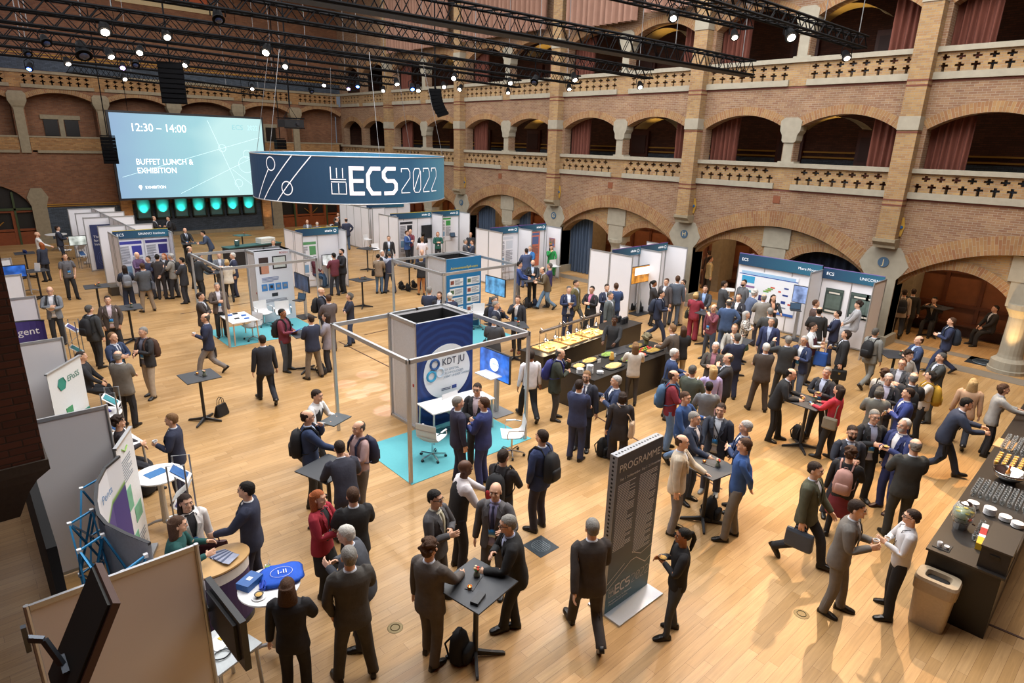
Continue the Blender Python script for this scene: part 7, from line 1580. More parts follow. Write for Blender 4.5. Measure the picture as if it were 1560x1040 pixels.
# things on the lower left round table
t = thing('book_stack', 'stack of blue boxes with white emblem on the round table', 'box', (1.93, 6.72, 1.02), .5)
for k in range(4): MB(mat('#2a5a9a', .5, var=.1)).box(-.13, .13, -.09, .09, k * .022, k * .022 + .02).build('box_layer', t)
MB(WHITE).box(-.03, .03, -.03, .03, .088, .09).build('emblem', t)
t = thing('tote_bag', 'bright blue cloth bag with white print lying on the round table', 'bag', (2.28, 6.62, 1.025), -.3); m = MB(mat('#1f55c0', .85, var=.15)); m.loft([sring(0, 0, z, w, d, 24, 4) for z, w, d in ((0, .24, .2), (.02, .26, .22), (.05, .22, .18))]); rnd_disp_m(m, .008); m.build('cloth', t, smooth=True); text('I-II', 'lettering', t, (-.05, 0, .066), .11, WHITE, (0, 0, 0), extr=.001); m = MB(WHITE); m.tube([(-.0 + .13 * math.cos(k * PI / 10), .0 + .1 * math.sin(k * PI / 10), .065) for k in range(20)], .003, 4, closed=True); m.build('ring_print', t)
t = thing('lanyard_pile', 'pile of blue lanyards between the boxes and the bag', 'lanyards', (2.02, 6.55, 1.03)); m = MB(mat('#2344b0', .6)); rl = random.Random(2)
for k in range(8): a = rl.uniform(0, 6); m.tube([(.05 * math.cos(a + q * .7), .07 * math.sin(a * 1.3 + q), .01 + .006 * k) for q in range(6)], .006, 4)
m.build('ribbon', t)
t = thing('snack_bowl', 'black bowl of snacks on a white saucer on the round table', 'bowl', (1.93, 6.43, 1.02)); MB(WHITE).lathe([(0, 0), (.05, 0), (.085, .014), (0, .008)], n=20).build('saucer', t); MB(mat('#2a2624', .4)).lathe([(0, .01), (.03, .012), (.055, .05), (.05, .05), (0, .02)], n=18).build('bowl', t, smooth=True); m = MB(mat('#c9a25a', .8, var=.5, scale=50)); m.lathe([(.045, .042), (.02, .05), (0, .05)], n=10); m.build('snacks', t)
t = thing('drinking_glass', 'small glass of salad with a spoon at the back of the round table', 'glass', (2.2, 6.86, 1.02)); MB(GLASS).lathe([(0, 0), (.025, 0), (.04, .06), (.036, .06), (.02, .006), (0, .006)], n=14).build('bowl', t, smooth=True); m = MB(mat('#7f9a4a', .8, var=.5, scale=50)); m.lathe([(0, .01), (.022, .01), (.032, .045), (0, .05)], n=10); m.build('salad', t); MB(CHROME).bar((0, 0, .04), (.04, .03, .11), .008, .003).build('spoon', t)
# dark monitor seen from behind beside nearest wall, desk with cables under it
t = thing('monitor', 'black monitor seen from behind on the right side of the nearest booth wall', 'screen', (0, 0, 0), 0)
M_ = Matrix.Translation((1.31, 5.95, 1.35)) @ Matrix.Rotation(-PI / 2 + .06, 4, 'Z')
m = MB(mat('#141517', .4)); m.T = M_; m.box(0, .86, -.03, .03, 0, .56); m.build('casing', t); m = MB(mat('#1e1f22', .5)); m.T = M_; m.box(.1, .76, -.06, -.03, .07, .48); m.build('back_cover', t); m = MB(BLK); m.T = M_; m.bar((.1, -.03, .27), (.1, -.14, .27), .05, .05); m.build('wall_arm', t)
c_ = at(340, 985, .73); desk((c_.x, c_.y), .55, .62, .73, .3, 'small grey white desk with papers and a cable under the black monitor', top=mat('#b9bfc0', .5)); tag(MB(mat('#e2e2de', .6)).cbox((0, 0, .003), (.3, .21, .006), .5).build('papers', loc=(c_.x + .02, c_.y + .1, .735)), 'white papers on the small desk under the black monitor', 'paper'); tag(MB(mat('#d9b73a', .6)).cbox((0, 0, .003), (.09, .06, .006), .4).build('sticky_note', loc=(c_.x + .04, c_.y + .14, .742)), 'small yellow orange note on the papers of the small desk', 'note')
m = MB(BLK); m.tube([(.09 * math.cos(k * PI / 8), .07 * math.sin(k * PI / 8), .01 + .002 * (k % 3)) for k in range(16)], .008, 5, closed=True); tag(m.build('cable_coil', loc=(c_.x - .05, c_.y - .12, .735)), 'coiled black cable on the small desk', 'cable')
for k, (px, py) in enumerate(((122, 872), (112, 892))): p = at(px, py, .0)
for i, (x, y, z, s) in enumerate(((.75, 6.9, 0, .45), (.95, 7.15, 0, .35), (.6, 6.45, 0, .5))):
    t = thing('cardboard_box', ['open cardboard box behind the nearest booth wall', 'smaller cardboard box beside the blue lattice foot', 'cardboard box against the left wall'][i], 'box', (x, y, z), i * .5); m = MB(mat('#7a5a38', .8)); m.box(-s / 2, s / 2, -s / 2, -s / 2 + .01, 0, s * .7); m.box(-s / 2, s / 2, s / 2 - .01, s / 2, 0, s * .7); m.box(-s / 2, -s / 2 + .01, -s / 2, s / 2, 0, s * .7); m.box(s / 2 - .01, s / 2, -s / 2, s / 2, 0, s * .7); m.box(-s / 2, s / 2, -s / 2, s / 2, 0, .01); m.build('carton', t); m = MB(mat('#8a6844', .8)); m.bar((-s / 2, s / 2 + .1, s * .6), (s / 2, s / 2 + .1, s * .6), .2, .006); m.build('flap', t)
# wall-mounted TV lower left on its arm
A_, B_ = Vector((.33, 4.86, 3.2)), Vector((.34, 4.30, 3.2)); C_ = Vector((-.06, 4.20, 2.5)); u = (B_ - A_); v = (C_ - B_); n_ = u.cross(v).normalized()
if n_.dot(Vector((0, 0, CAM_Z)) - A_) < 0: n_ = -n_
t = thing('wall_television', 'dark television on a wall bracket at the lower left corner, seen from behind', 'television', (0, 0, 0))
def slab(m, o, u, v, n, d): q = [o, o + u, o + u + v, o + v]; m.loft([[x for x in q], [x - n * d for x in q]])
m = MB(mat('#4a3026', .6)); slab(m, A_ - n_ * .02, u, v, n_, .05); m.build('casing', t); m = MB(mat('#1d1c18', .7, var=.1)); slab(m, A_ + u * .04 + v * .03, u * .92, v * .94, n_, .02); m.build('back_cover', t)
c = A_ + u * .5 + v * .7; wl = Vector((-.12, c.y + .1, c.z + .25)); m = MB(mat('#5a6068', .4, metal=.7)); m.bar(c + n_ * .02 + u.normalized() * .1, c + n_ * .02 - u.normalized() * .1, .04, .02); m.bar(c + n_ * .03, (c + wl) / 2 + Vector((.0, 0, .1)), .03, .04); m.bar((c + wl) / 2 + Vector((0, 0, .1)), wl, .03, .04); m.bar(wl + Vector((0, 0, .1)), wl - Vector((0, 0, .1)), .04, .03); m.build('wall_bracket', t)
# near brick pilaster on the left wall with stone corbel
p = MB(BR_DARK); p.box(-.25, .27, Y0 - .285, Y0 + .285, 3.3, 15.5); p.build('pilaster', bpy.data.objects['wall_left']); p = MB(mat('#3a3128', .8, var=.3)); p.loft([[(-.25, Y0 - w, z), (x, Y0 - w, z), (x, Y0 + w, z), (-.25, Y0 + w, z)] for x, w, z in ((-.0, .2, 2.75), (.10, .27, 3.0), (.18, .3, 3.12), (.29, .31, 3.2), (.29, .31, 3.3))]); p.build('corbel', bpy.data.objects['wall_left'])
o = MB(mat('#0b0b0c', .95)).box(.12, .2, 6.3, 13.5, .02, 2.6).build('curtain'); tag(o, 'black cloth hanging along the left wall beneath the brick pilaster', 'curtain')
# ================================================================= THE CROWD
TJ = {'c': 'jacket_closed', 'o': 'jacket_open', 'k': 'coat', 's': 'shirt', 'w': 'sweater', 'p': 'polo', 'v': 'waistcoat'}
LG = {'t': 'trousers', 's': 'slim', 'w': 'wide', 'k': 'skirt'}
SPOTS = []; RECTS = [(BF, 3.75, 1.15), (BB, 4.9, .85), (DB @ Matrix.Translation((0, -.9, 0)), 9, .9)]
def P(x, y, f, d, t='c', c='1d2230', s='c9d0dc', l=None, g='t', h='short dbr', A='down down', n=0, w='st', H=1.76, F=0, **k):
    who, rest = d.split('|'); hk, hc = (h.split() + ['dbr'])[:2]; L, R = A.split()
    if F: H = min(H, 1.66); k.setdefault('fat', .9)
    zc = (k['seat'] + .86 * H / 1.75) if k.get('seat') else H * .995 - (.05 if w[0] == 'w' and len(w) > 2 else 0)
    ln = math.radians(n); zc -= (1 - math.cos(ln)) * .75
    q = at(x, y, zc); az = math.atan2(q.y, q.x) + PI + math.radians(f); off = math.sin(ln) * .62; pos = (q.x - math.cos(az) * off, q.y - math.sin(az) * off)
    lod = 0 if q.length < 13.5 else 1; v_ = Vector((*pos, 0))
    for _ in range(3):
        for o_ in SPOTS:
            d_ = v_ - o_
            if d_.length < .42: v_ += d_.normalized() * (.42 - d_.length) if d_.length > .02 else Vector((.2, .2, 0))
        for M_, h_ in TABLES.values():
            d_ = v_ - Vector((M_[0][3], M_[1][3], 0))
            if .01 < d_.length < .56: v_ += d_.normalized() * (.56 - d_.length)
        for M_, l_, w_ in RECTS:
            c_ = M_.inverted() @ v_
            if -.22 < c_.x < l_ + .22 and -.22 < c_.y < w_ + .22:
                e_ = min((c_.y + .22, 'a'), (w_ + .22 - c_.y, 'b'), (c_.x + .22, 'c'), (l_ + .22 - c_.x, 'd')); c_ += {'a': Vector((0, -e_[0], 0)), 'b': Vector((0, e_[0], 0)), 'c': Vector((-e_[0], 0, 0)), 'd': Vector((e_[0], 0, 0))}[e_[1]]; v_ = M_ @ c_
    v_.x = min(v_.x, 25.9)
    SPOTS.append(v_); pos = (v_.x, v_.y)
    r = person(who, (who + ' ' + rest).strip(), pos, f, H=H, hairk=hk, hairc=hc, top=TJ[t], tc='#' + c, shirt='#' + s, leg=LG[g], lc='#' + (l or c), L=L, R=R, lean=n, legs=w, lod=lod, **k); return r
B = backpack
P(56,354,90,'bearded bald man in white shirt|at the far left table with blue cups','s','e4e4e2',l='22242a',h='bald red',A='down table',beard=True)
P(62,370,220,'red brown haired woman in navy jacket|before the bearded man at far left',F=1,h='long red',A='down table',l='101014')
P(87,345,90,'man in navy suit|looking at his phone by the far left monitor',A='phone phone',s='e8e8f0')
P(98,387,15,'man in grey polo shirt|walking alone at left, blue badge','p','4b4b50',l='141416',h='short dbr',A='pocket down',w='cr')
q=P(75,438,350,'white haired man in grey blazer|with glasses and paper, far left','o','63686f',s='e0e0e4',l='1b1c20',h='fringe wht',A='phone chest',gl=True); B(q,'black backpack on the white haired man in grey blazer'); held(q,'L','paper')
q=P(135,466,130,'grey haired man in dark jacket|wearing a backpack, left, turned to the man in brown',c='25282a',l='141518',h='short dgr',A='pocket down',w='cr'); B(q,'large black backpack on the grey haired man at left')
P(163,452,0,'stout man in brown jacket|hands in pockets, between two left tables','o','3b322d',s='cdb9c4',l='17171a',A='pocket pocket',fat=1.15,w='wd')
P(171,508,45,'balding man in navy suit|with violet lanyard facing the man in tweed',c='1d2a44',tie='#3a3f58',h='recede lbr',A='chest cup')
P(179,536,150,'grey haired man in grey brown jacket|seen from behind before the left counter',c='56514a',l='15151a',h='fringe gry',A='cross cross',fat=1.1)
q=P(217,500,310,'grey brown haired man in black jacket|with patterned shirt and beige trousers','o','1c1b1d',s='5b5e70',l='a08c74',h='short gry',A='chest phone',w='cr'); B(q,'brown strapped backpack on the man with beige trousers','#4a3226')
q=P(312,479,265,'walking man in navy jacket|with dark laptop case, left of centre','c','1a2138',l='6a625c',h='fringe dgr',A='cup down',w='walk'); briefcase(q,'R','dark laptop case in the hand of the walking man','#26262a',clasp=False); held(q,'L','cup')
P(305,447,70,'dark haired man in brown suit|arms crossed at the frame corner post',c='2b2422',A='cross cross')
P(330,432,5,'grey haired man in brown jacket|with glasses behind the white desk, blue badge','o','453a34',s='d8d4dc',l='1d1b1c',h='short gry',A='down chest')
P(307,387,110,'tall man in black suit|leaning over the table behind the desk stand',c='1b1d20',h='short dgr',A='reach table',n=12,H=1.86)
P(331,386,0,'balding man in mid grey suit|behind the white desk stand',c='55595f',s='c8cfdd',h='recede dgr',A='chest chest')
P(345,396,185,'blonde woman in cream jacket|seen from behind, left of the chip picture tower',F=1,c='d9d2c0',l='141416',g='s',h='bob bld',A='chest chest',w='cr')
P(354,386,280,'silver haired man in navy suit|right beside the blonde woman in cream',c='1d2338',h='short wht',A='down chest')
P(288,376,80,'bald man in black coat|at the back left frame post','k','17181b',h='fringe dgr',A='down chest')
q=P(284,349,20,'bald man in black suit|at the table near the slate wall',c='131416',s='b9c4d8',tie='#20242c',h='fringe dgr',A='table table'); B(q,'black backpack on the bald man near the slate wall')
P(304,354,275,'dark haired man in blue grey suit|leaning on the far table',c='2a364b',h='short blk',A='table table',n=32,w='cr')
P(234,330,70,'bald man in dark suit|standing before the teal lit windows',c='15161a',h='fringe dgr',A='down chest')
q=P(256,330,300,'dark haired man in jeans|before the teal lit windows with backpack','o','17181c',l='33435e',A='chest chest'); B(q,'black backpack on the man before the teal windows')
q=P(189,405,185,'dark haired woman in navy|with grey backpack before the left text posters','w','1c2536',F=1,g='w',l='1a2236',h='long dbr',A='chest chest',H=1.7,lan=False); B(q,'light grey backpack on the woman before the left text posters','#767a82','#85898f')
P(208,385,40,'white haired man in purple shirt|at the left text posters','s','453150',l='22242c',h='fringe wht',A='chest chest',lan=False)
P(225,391,310,'short dark haired man in navy sweater|in the left poster group','w','22263e',l='22242c',H=1.66,A='chest chest')
q=P(216,402,200,'glasses wearing man in grey jacket|and beige trousers at the left text posters',c='3b3f45',l='7d6a56',h='short br',A='chest chest',w='wd'); shoulder_bag(q,'R','grey shoulder bag on the man in beige trousers','#5a5f6a')
P(237,388,170,'dark haired man in black shirt|hand behind his back, left poster group','s','262223',l='1d1a1c',h='short blk',A='chest back',lan=False,fat=1.1)
P(249,387,330,'red brown haired woman in black|facing the man in black shirt',F=1,c='17161a',h='wavy red',A='chest chest')
q=P(260,387,250,'grey haired man in pale grey jacket|with black backpack, right of the left poster group','c','7f7c74',l='222226',h='short sil',A='chest chest',w='cr'); B(q,'black backpack on the man in pale grey jacket')
P(276,393,250,'man in dark coat|half hidden behind the pale grey jacket','k','1c1d22',h='short blk',A='chest chest')
P(468,337,0,'bald man in grey jacket|seated behind the booth left of centre',c='4a4a4c',h='fringe gry',A='lap lap',seat=.5)
P(483,340,190,'grey haired man in blue|seated behind the booth left of centre',c='22345c',h='fringe wht',A='lap lap',seat=.5)
P(515,324,330,'dark haired man in dark suit|nearest the far wooden doors',c='2b2320',A='chest chest')
P(514,332,90,'balding man in black suit|with a camera near the far doors',c='17181e',h='fringe blk',A='cup cup',n=10)
P(527,333,200,'balding man in navy jacket and jeans|seen from behind near the far doors',c='1b2236',l='2f4058',h='fringe dbr',A='down hip',H=1.82)
P(416,366,0,'grey haired man with glasses|behind the tower with chip pictures',c='3b3d42',h='short gry')
P(477,389,80,'seated man in wine red sweater|inside the booth left of centre','w','4a1c26',l='27405e',h='short blk',A='lap lap',seat=.52,lan=False)
P(508,386,215,'man in burgundy sweater|facing the white lit monitor','w','54202c',l='1d222c',h='short blk',A='chest cup',lan=False,w='cr')
P(520,380,300,'tall bearded man in black suit|looking at his phone beside the burgundy sweater',c='15161b',s='15161b',h='short blk',A='phone phone',beard=True,H=1.84,lan=False)
P(592,360,0,'man in black jacket and pale shirt|walking before the far booth wall','o','1a1a1d',s='c5cede',h='short br',w='walk')
P(620,352,60,'man in royal blue jacket|talking in the far booth',c='23407c',l='15161c',h='short br',A='phone gest')
P(625,350,330,'bald man in checked red shirt|in the far booth','s','6a2a34',l='22232a',h='fringe wht',A='chest chest')
P(644,354,190,'dark haired woman in black|at the round table of the far booth','w','17181c',F=1,h='bob blk',A='chest chest')
P(643,362,180,'fair haired man in white shirt|seen from behind in the far booth','s','e6dfe6',l='2a2c34',h='short lbr',A='chest chest')
P(667,354,10,'brown haired woman in dark green|right of the black wall screen',F=1,t='w',c='14463c',l='15161a',h='bob red',A='chest chest')
q=P(576,388,160,'woman in brown jacket and jeans|with black handbag, far centre',F=1,c='7d6853',l='3f5a7c',g='s',h='bun blk',A='chest chest'); shoulder_bag(q,'L','black handbag on the woman in brown jacket','#141416')
P(582,382,40,'white haired man in black jacket|facing the woman in brown','o','16171a',s='e2e6ee',h='short wht',A='chest chest')
P(593,384,190,'man in dark vest and pale sleeves|at far centre, seen from behind','v','23273a',s='9aa4bd',l='252d3e',h='short dgr',A='chest chest',w='wd')
P(630,381,0,'bald older man in navy jacket|behind the far table with bags',c='1b2338',h='fringe wht',A='table cup')
P(641,390,190,'fair haired woman in rust trousers|and black jacket, far centre',F=1,c='121316',l='a05f33',g='s',h='bob bld',A='chest chest')
P(717,356,0,'bald man in dark clothes|seated left of the booth with two name boards right','w','202126',h='bald blk',A='lap lap',seat=.5)
P(709,367,80,'grey haired man in grey suit|seated in the group of three at the far booths',c='3a3c42',h='short gry',A='lap lap',seat=.5)
P(718,368,280,'brown haired man in navy|seated with his back to the white wall',c='1f2636',h='short br',A='lap lap',seat=.5)
P(654,438,165,'grey haired man in navy suit|left of the woman behind the three ring logo tower',c='1d2538',h='short gry',A='chest down')
P(661,444,340,'long haired woman in black|behind the three ring logo tower',F=1,c='15151a',h='wavy br')
P(685,447,200,'white haired man in navy|partly behind the three ring logo tower',c='1a2238',h='short wht')
q=P(489,439,80,'bald man in dark suit|with backpack, left of the grey haired woman',c='191c26',s='b4c3dd',h='bald blk',A='chest chest'); B(q,'dark backpack on the bald man talking at centre left')
P(500,450,205,'brown haired man in taupe suit|seen from behind, facing the bald man',c='443c3c',h='short br',A='chest chest')
P(532,447,280,'grey haired woman in navy cardigan|standing at centre left',F=1,t='w',c='161a28',l='232f48',h='bob dgr',A='cross cross',H=1.68,w='cr')
q=P(448,472,60,'man in wine red sweater|with black backpack looking at his phone','w','5a1c2a',l='333a44',h='short blk',A='phone phone',skin='t',gl=True,fat=1.1); B(q,'black backpack on the man in wine red sweater'); held(q,'L','tablet')
P(473,481,210,'man in navy blazer and brown trousers|back to the camera at centre left',c='171d30',l='5b5044',h='short dbr',A='phone phone',w='wd')
P(496,478,260,'dark haired woman in pale patterned jacket|beside the navy blazer','k','77717c',F=1,h='long dbr',l='1a1a20',A='chest chest')
P(399,512,195,'man in dark clothes walking away|from the camera, left of centre','c','14161e',h='short dbr',w='walk',lan=False)
P(802,379,200,'man in slate blue jacket|before the narrow poster, seen from behind',c='2f3c60',h='short dbr',A='chest chest')
P(808,375,330,'grey haired man in bright blue jacket|beside the booth monitor',c='1f5aa6',h='short gry',A='chest chest')
P(840,376,10,'dark haired woman in green|seated with a laptop in the orange poster booth','w','1a8038',F=1,g='w',l='1a8038',h='wavy blk',A='lap face',seat=.74,lan=False)
P(796,400,90,'dark haired man in blue sweater|left side of the dark table far right','w','1d3066',l='55504c',h='short blk',A='table table',lan=False,n=8)
P(812,397,0,'bearded bald man in black suit|facing us across the dark table',c='17181b',s='bcd0ea',h='bald dgr',A='table chest',beard=True,fat=1.1)
P(824,409,285,'balding man in olive brown jacket|and jeans leaning on the dark table','c','453a28',l='4f6e92',h='fringe dgr',A='table table',n=24,w='walk2',lan=False)
P(837,402,260,'grey haired man in dark violet sweater|right end of the dark table','w','28224a',l='141418',h='short dgr',A='chest table',lan=False)
q=P(789,452,340,'man in dark suit drinking|beside the three ring logo frame','o','1b1d24',s='e8e8ee',h='short br',A='down face',w='cr',shoe='#7a4424'); briefcase(q,'L','black briefcase of the man drinking','#141416')
P(756,460,75,'grey haired man in navy suit|hand to his chin behind the blue monitor',c='161c2c',h='short gry',A='face down')
q=P(753,453,60,'man in dark jacket with rucksack|behind the chin holding man',c='1b2338',h='short dgr',A='table down'); B(q,'black rucksack on the man behind the blue monitor')
q=P(753,483,170,'man in charcoal suit with strap|directly behind the blue monitor',c='2a2c31',h='short dgr',A='chest chest'); shoulder_bag(q,'L','black bag with long strap behind the blue monitor','#17181a')
q=P(867,437,10,'man in navy suit holding paper|behind the heat lamps, blue badge','o','17203a',s='d6dcea',h='short dgr',A='phone chest'); held(q,'R','paper')
P(878,428,60,'man in olive coat walking|behind the navy suited man at the buffet','k','4c4528',l='3a3a38',h='short dbr',w='walk',lan=False)
P(902,437,330,'dark haired man in black suit|and pink shirt behind the buffet',c='141518',s='c9668a',h='short blk',A='chest chest',gl=True)
P(925,434,20,'dark haired man in navy|against the white booth wall behind the buffet',c='1b2236',A='chest chest')
P(939,432,190,'man in steel blue suit|seen from behind at the booth wall edge',c='22355a',h='short br',A='chest chest')
P(930,446,60,'grey haired man in grey coat|walking behind the buffet','k','3f4647',l='33363a',h='short dgr',w='walk',lan=False)
P(943,484,345,'cook in black cap and jacket|between the two buffet counters','w','18181a',l='121214',h='short blk',A='table table',skin='b',lan=False)
q=P(856,533,85,'balding man in dark green jacket|eating at the left end of the salad counter','k','23271f',l='2a2725',h='fringe dgr',A='face chest',n=10,lan=False); B(q,'blue violet backpack on the man at the salad counter','#2a2c6c','#3a3f8a')
P(809,535,200,'waiter in white shirt|walking behind the right frame post','s','e3e0e6',l='141418',h='short dbr',w='walk',skin='t',lan=False)
P(957,519,190,'grey blonde woman in pale cardigan|serving herself at the salad counter',F=1,t='w',c='c9bfb0',l='2c2826',g='s',h='long lbr',A='table table',lan=False,H=1.7)
q=P(1008,492,240,'man in brown grey suit|bending over the right end of the salad counter',c='443b33',h='short lbr',A='table table',n=12); shoulder_bag(q,'L','dark bag on the man at the right end of the buffet','#2a2622')
P(1039,498,200,'long haired woman in black jacket|and beige trousers right of the buffet',F=1,c='141416',l='a58a68',h='long br',A='chest chest')
P(997,428,100,'dark haired woman with ponytail|in black jacket and skirt behind the buffet',F=1,c='1d1c1e',g='k',l='1a1a1c',h='pony blk',A='chest chest',skin='t')
P(1013,425,330,'brown haired man|mostly hidden behind the tall slate suit',c='3a3638',h='short br')
P(1020,421,180,'tall man in slate grey suit|seen from behind, right of the orange screen',c='3b434f',h='short br',A='chest down',H=1.86,w='cr')
q=P(1037,428,300,'short haired woman in cream and pink sweater|with beige trousers','w','e2b8a6',l='bd9a70',h='short dbr',A='cross cross',gl=True,F=1,H=1.66,w='wd')
q=P(1009,444,80,'dark haired man in navy suit|walking with phone near the orange screen',c='151c30',h='short blk',A='phone phone',w='walk2',n=6); held(q,'R','phone'); B(q,'dark blue backpack on the walking man with phone','#232c40')
q=P(1061,446,165,'blonde woman in dark red suit|at the table before pier H',F=1,c='7a1d2b',l='7d1e2c',g='w',h='bob bld',A='table table',H=1.7,lan=False); shoulder_bag(q,'L','dark green handbag of the woman in dark red','#1f261c')
P(1075,436,350,'man in dark jacket and blue shirt|facing the woman in dark red','o','26282e',s='7fa4dc',h='short br',A='table table')
P(1104,429,110,'man in charcoal suit with phone|looking down, left of the chart poster booth',c='2c2e31',h='short dbr',A='phone phone',H=1.82)
P(1134,427,320,'stout bearded man in grey shirt|before the wide chart poster','s','47494d',l='1d1e22',h='short blk',A='down down',beard=True,fat=1.25,gl=True)
P(1088,465,320,'bald man in wine red shirt|drinking, blue badge, standing at centre right','s','5c2833',l='28303e',h='fringe dgr',A='face pocket',g='s',w='wd',gl=True)
P(1111,457,185,'man in steel blue suit with grey hair|seen from behind, hand on hip',c='2e4267',h='fringe dgr',A='chest hip',H=1.8)
P(1126,449,340,'short haired man in black suit|open white collar, before the chart poster booth',c='1c1b22',s='eeeeee',h='recede br',A='chest chest')
P(1153,444,120,'curly white haired man in blue grey jacket|bending forward in the booth crowd',c='3f4b66',h='curly wht',A='chest chest',n=22,fat=1.1)
P(1164,449,200,'bald man in pale grey tweed|seen from behind before the wide chart poster',c='77736b',l='24222a',h='fringe gry',A='chest chest',fat=1.1)
P(1179,450,20,'curly haired woman in black cardigan|and peach top pointing right',F=1,t='o',c='161618',s='e09a70',h='wavy dbr',A='reach chest',lan=False)
mP,N,L_,bb=nodemat('leopard_cloth'); tc=N.new('ShaderNodeTexCoord'); vo=N.new('ShaderNodeTexVoronoi'); vo.inputs['Scale'].default_value=22; L_.new(tc.outputs['Object'],vo.inputs['Vector']); L_.new(ramp(N,L_,vo.outputs['Distance'],[(.35,'#1a1a1c'),(.5,'#d9d4cc')]),bb.inputs['Base Color'])
P(1138,475,80,'woman in grey headscarf|and black and white patterned top','w','888888',F=1,g='k',l='22382a',h='long sil',A='chest chest',lan=False,H=1.62,pat=mP)
P(1174,470,200,'dark grey suited man seen from behind|left of the blurred navy suit',c='2f3030',h='short gry',A='chest chest',H=1.8)
P(1176,485,350,'grey haired man in navy suit|facing us in the booth crowd, no badge',c='1c2444',s='a9bbdd',h='short gry',lan=False)
P(1244,458,100,'balding man in brown suit|near the corner of the two right booths',c='3a2a26',h='recede br',A='chest chest')
P(1249,469,190,'balding man in black suit|seen from behind near the dark green posters',c='17181a',h='fringe blk',A='chest down',H=1.82)
P(1277,474,275,'short dark haired man in navy suit|before the dark green posters',c='161d36',h='short blk',A='phone chest',H=1.7)
P(1308,463,275,'curly haired man in pale grey suit|seated on the bar stool',c='8f8f92',l='8a8a8e',h='curly dbr',A='lap lap',seat=.78,lan=False)
q=P(1290,504,280,'dark haired man in black suit|holding a glass and briefcase',c='131417',h='bob dbr',A='down cup',lan=False); held(q,'R','glass'); briefcase(q,'L','black briefcase with silver clasp of the man holding a glass','#16181a')
q=P(1240,493,80,'stout man in wine red waistcoat|and white sleeves, blue badge','v','3a1620',s='dfe6f2',l='33302e',h='short dbr',A='cup phone',fat=1.2,gl=True); briefcase(q,'R','blue cloth bag with white letters at the hip of the waistcoated man','#2c58a8',.34,.4,.05,tote=True)
P(1226,513,330,'sandy haired man with glasses|in navy jacket beside the waving man','o','1a2543',s='e4e8ee',h='short sil',A='chest chest',gl=True,l='4a5a78')
P(1208,513,190,'grey haired man in charcoal suit|one hand raised, seen from behind',c='232527',h='short gry',A='high chest',w='cr')
P(1168,524,195,'white haired man in brown suit|seen from behind, centre right',c='352d27',h='short wht',A='cross cross',w='wd',fat=1.1)
q=P(1347,503,150,'man in grey suit with large backpack|walking past pier J',c='6a6b66',h='short dgr',A='chest down',w='walk',shoe='#2a201a'); B(q,'large black backpack with orange zip by pier J','#17181b')
P(1211,566,85,'bald man in black jacket|leaning on the table of the woman in red',c='0f1012',h='fringe blk',A='table table',n=22,w='cr',lan=False)
q=P(1258,562,335,'grey haired man in black suit|eating from a bowl, large blue badge',c='1b1c20',s='b7c3dc',h='short gry',A='cup chest',w='wd'); held(q,'L','plate')
q=P(1279,588,245,'dark haired woman in bright red jacket|at the high table right of centre',F=1,t='w',c='b51f2c',l='121214',h='long dbr',A='table table',w='cr',H=1.68,lan=False); held(q,'L','phone'); shoulder_bag(q,'L','olive canvas bag on the woman in bright red','#7a7260')
q=P(1030,533,100,'silver haired man with glasses|in blue jacket at the buffet corner',c='1b2a4c',h='short wht',A='table phone',n=8,l='3a3a40'); shoulder_bag(q,'R','dark strapped bag on the silver haired man','#1c1d22')
q=P(1027,566,95,'balding man in wine red sweater|with blue backpack and jeans','w','6a1824',l='4a6690',h='fringe br',A='chest chest',lan=False,H=1.8); B(q,'steel blue backpack on the man in jeans right of centre','#3f5d7c','#4f6f8e')
P(1056,558,155,'dark haired man in dark green jacket|seen from behind in the standing group',c='353c33',h='short dgr',A='chest chest')
P(1091,523,350,'white haired man in brown jacket|with a pink scarf','o','37322c',s='9a5a68',h='short wht',A='chest chest',fat=1.15,lan=False)
P(1110,540,280,'large balding man in black suit|facing left, right of the pink scarf',c='1c1c1f',h='fringe dgr',A='face chest',fat=1.25,H=1.8)
P(1087,558,200,'blonde woman in lilac blouse|seen from behind','s','a597d2',F=1,l='a597d2',g='w',h='long bld',A='gest down',lan=False)
P(1081,583,190,'black haired woman in grey blazer|seen from behind above the programme board',F=1,c='5a5d61',l='3b3433',h='short blk',A='chest chest',H=1.68)
P(1045,599,60,'man in blue sweater and jeans|moving past the backpack wearer','w','1c3768',l='48628a',h='short br',w='walk2',A='gest fwdswing',lan=False)
P(1059,630,65,'grey haired man in navy jacket|left rear of the table by the programme board','o','1a2234',s='d8d6dc',l='343a48',h='short gry',A='down table')
q=P(1099,617,350,'smiling dark haired man in navy jacket|with red shoulder strap','o','1a202c',s='c4ccd6',h='short dbr',A='down table',H=1.8,l='2a2e3c',shoe='#8f8f8a'); shoulder_bag(q,'L','dark bag with red shoulder strap pad','#1c1f26')
P(1040,665,85,'balding man in beige blazer|and grey trousers beside the programme board',c='bfae92',l='5d5a5c',h='fringe br',A='table down',lan=False,H=1.78)
P(1128,667,275,'man in royal blue shirt|hands behind his back at the table','s','22407c',l='5a554e',h='short br',A='back back',lan=False,H=1.82,w='cr')
P(1137,643,275,'silver haired man in navy|behind the royal blue shirt',c='1e2c4c',h='short sil',A='chest chest')
P(1120,495,350,'sandy haired man in pale jacket|drinking at the crowded middle table',c='8c867a',s='ece9e6',h='recede lbr',A='face table',lan=False)
P(1124,509,200,'dark haired man in midnight suit|seen from behind at the crowded middle table',c='161b30',h='short dgr',A='table face',w='cr')
P(1391,510,300,'balding man in navy suit|at the rear of the right hand group, light tie',c='1e2b48',s='a9c2ea',h='fringe br',A='chest chest')
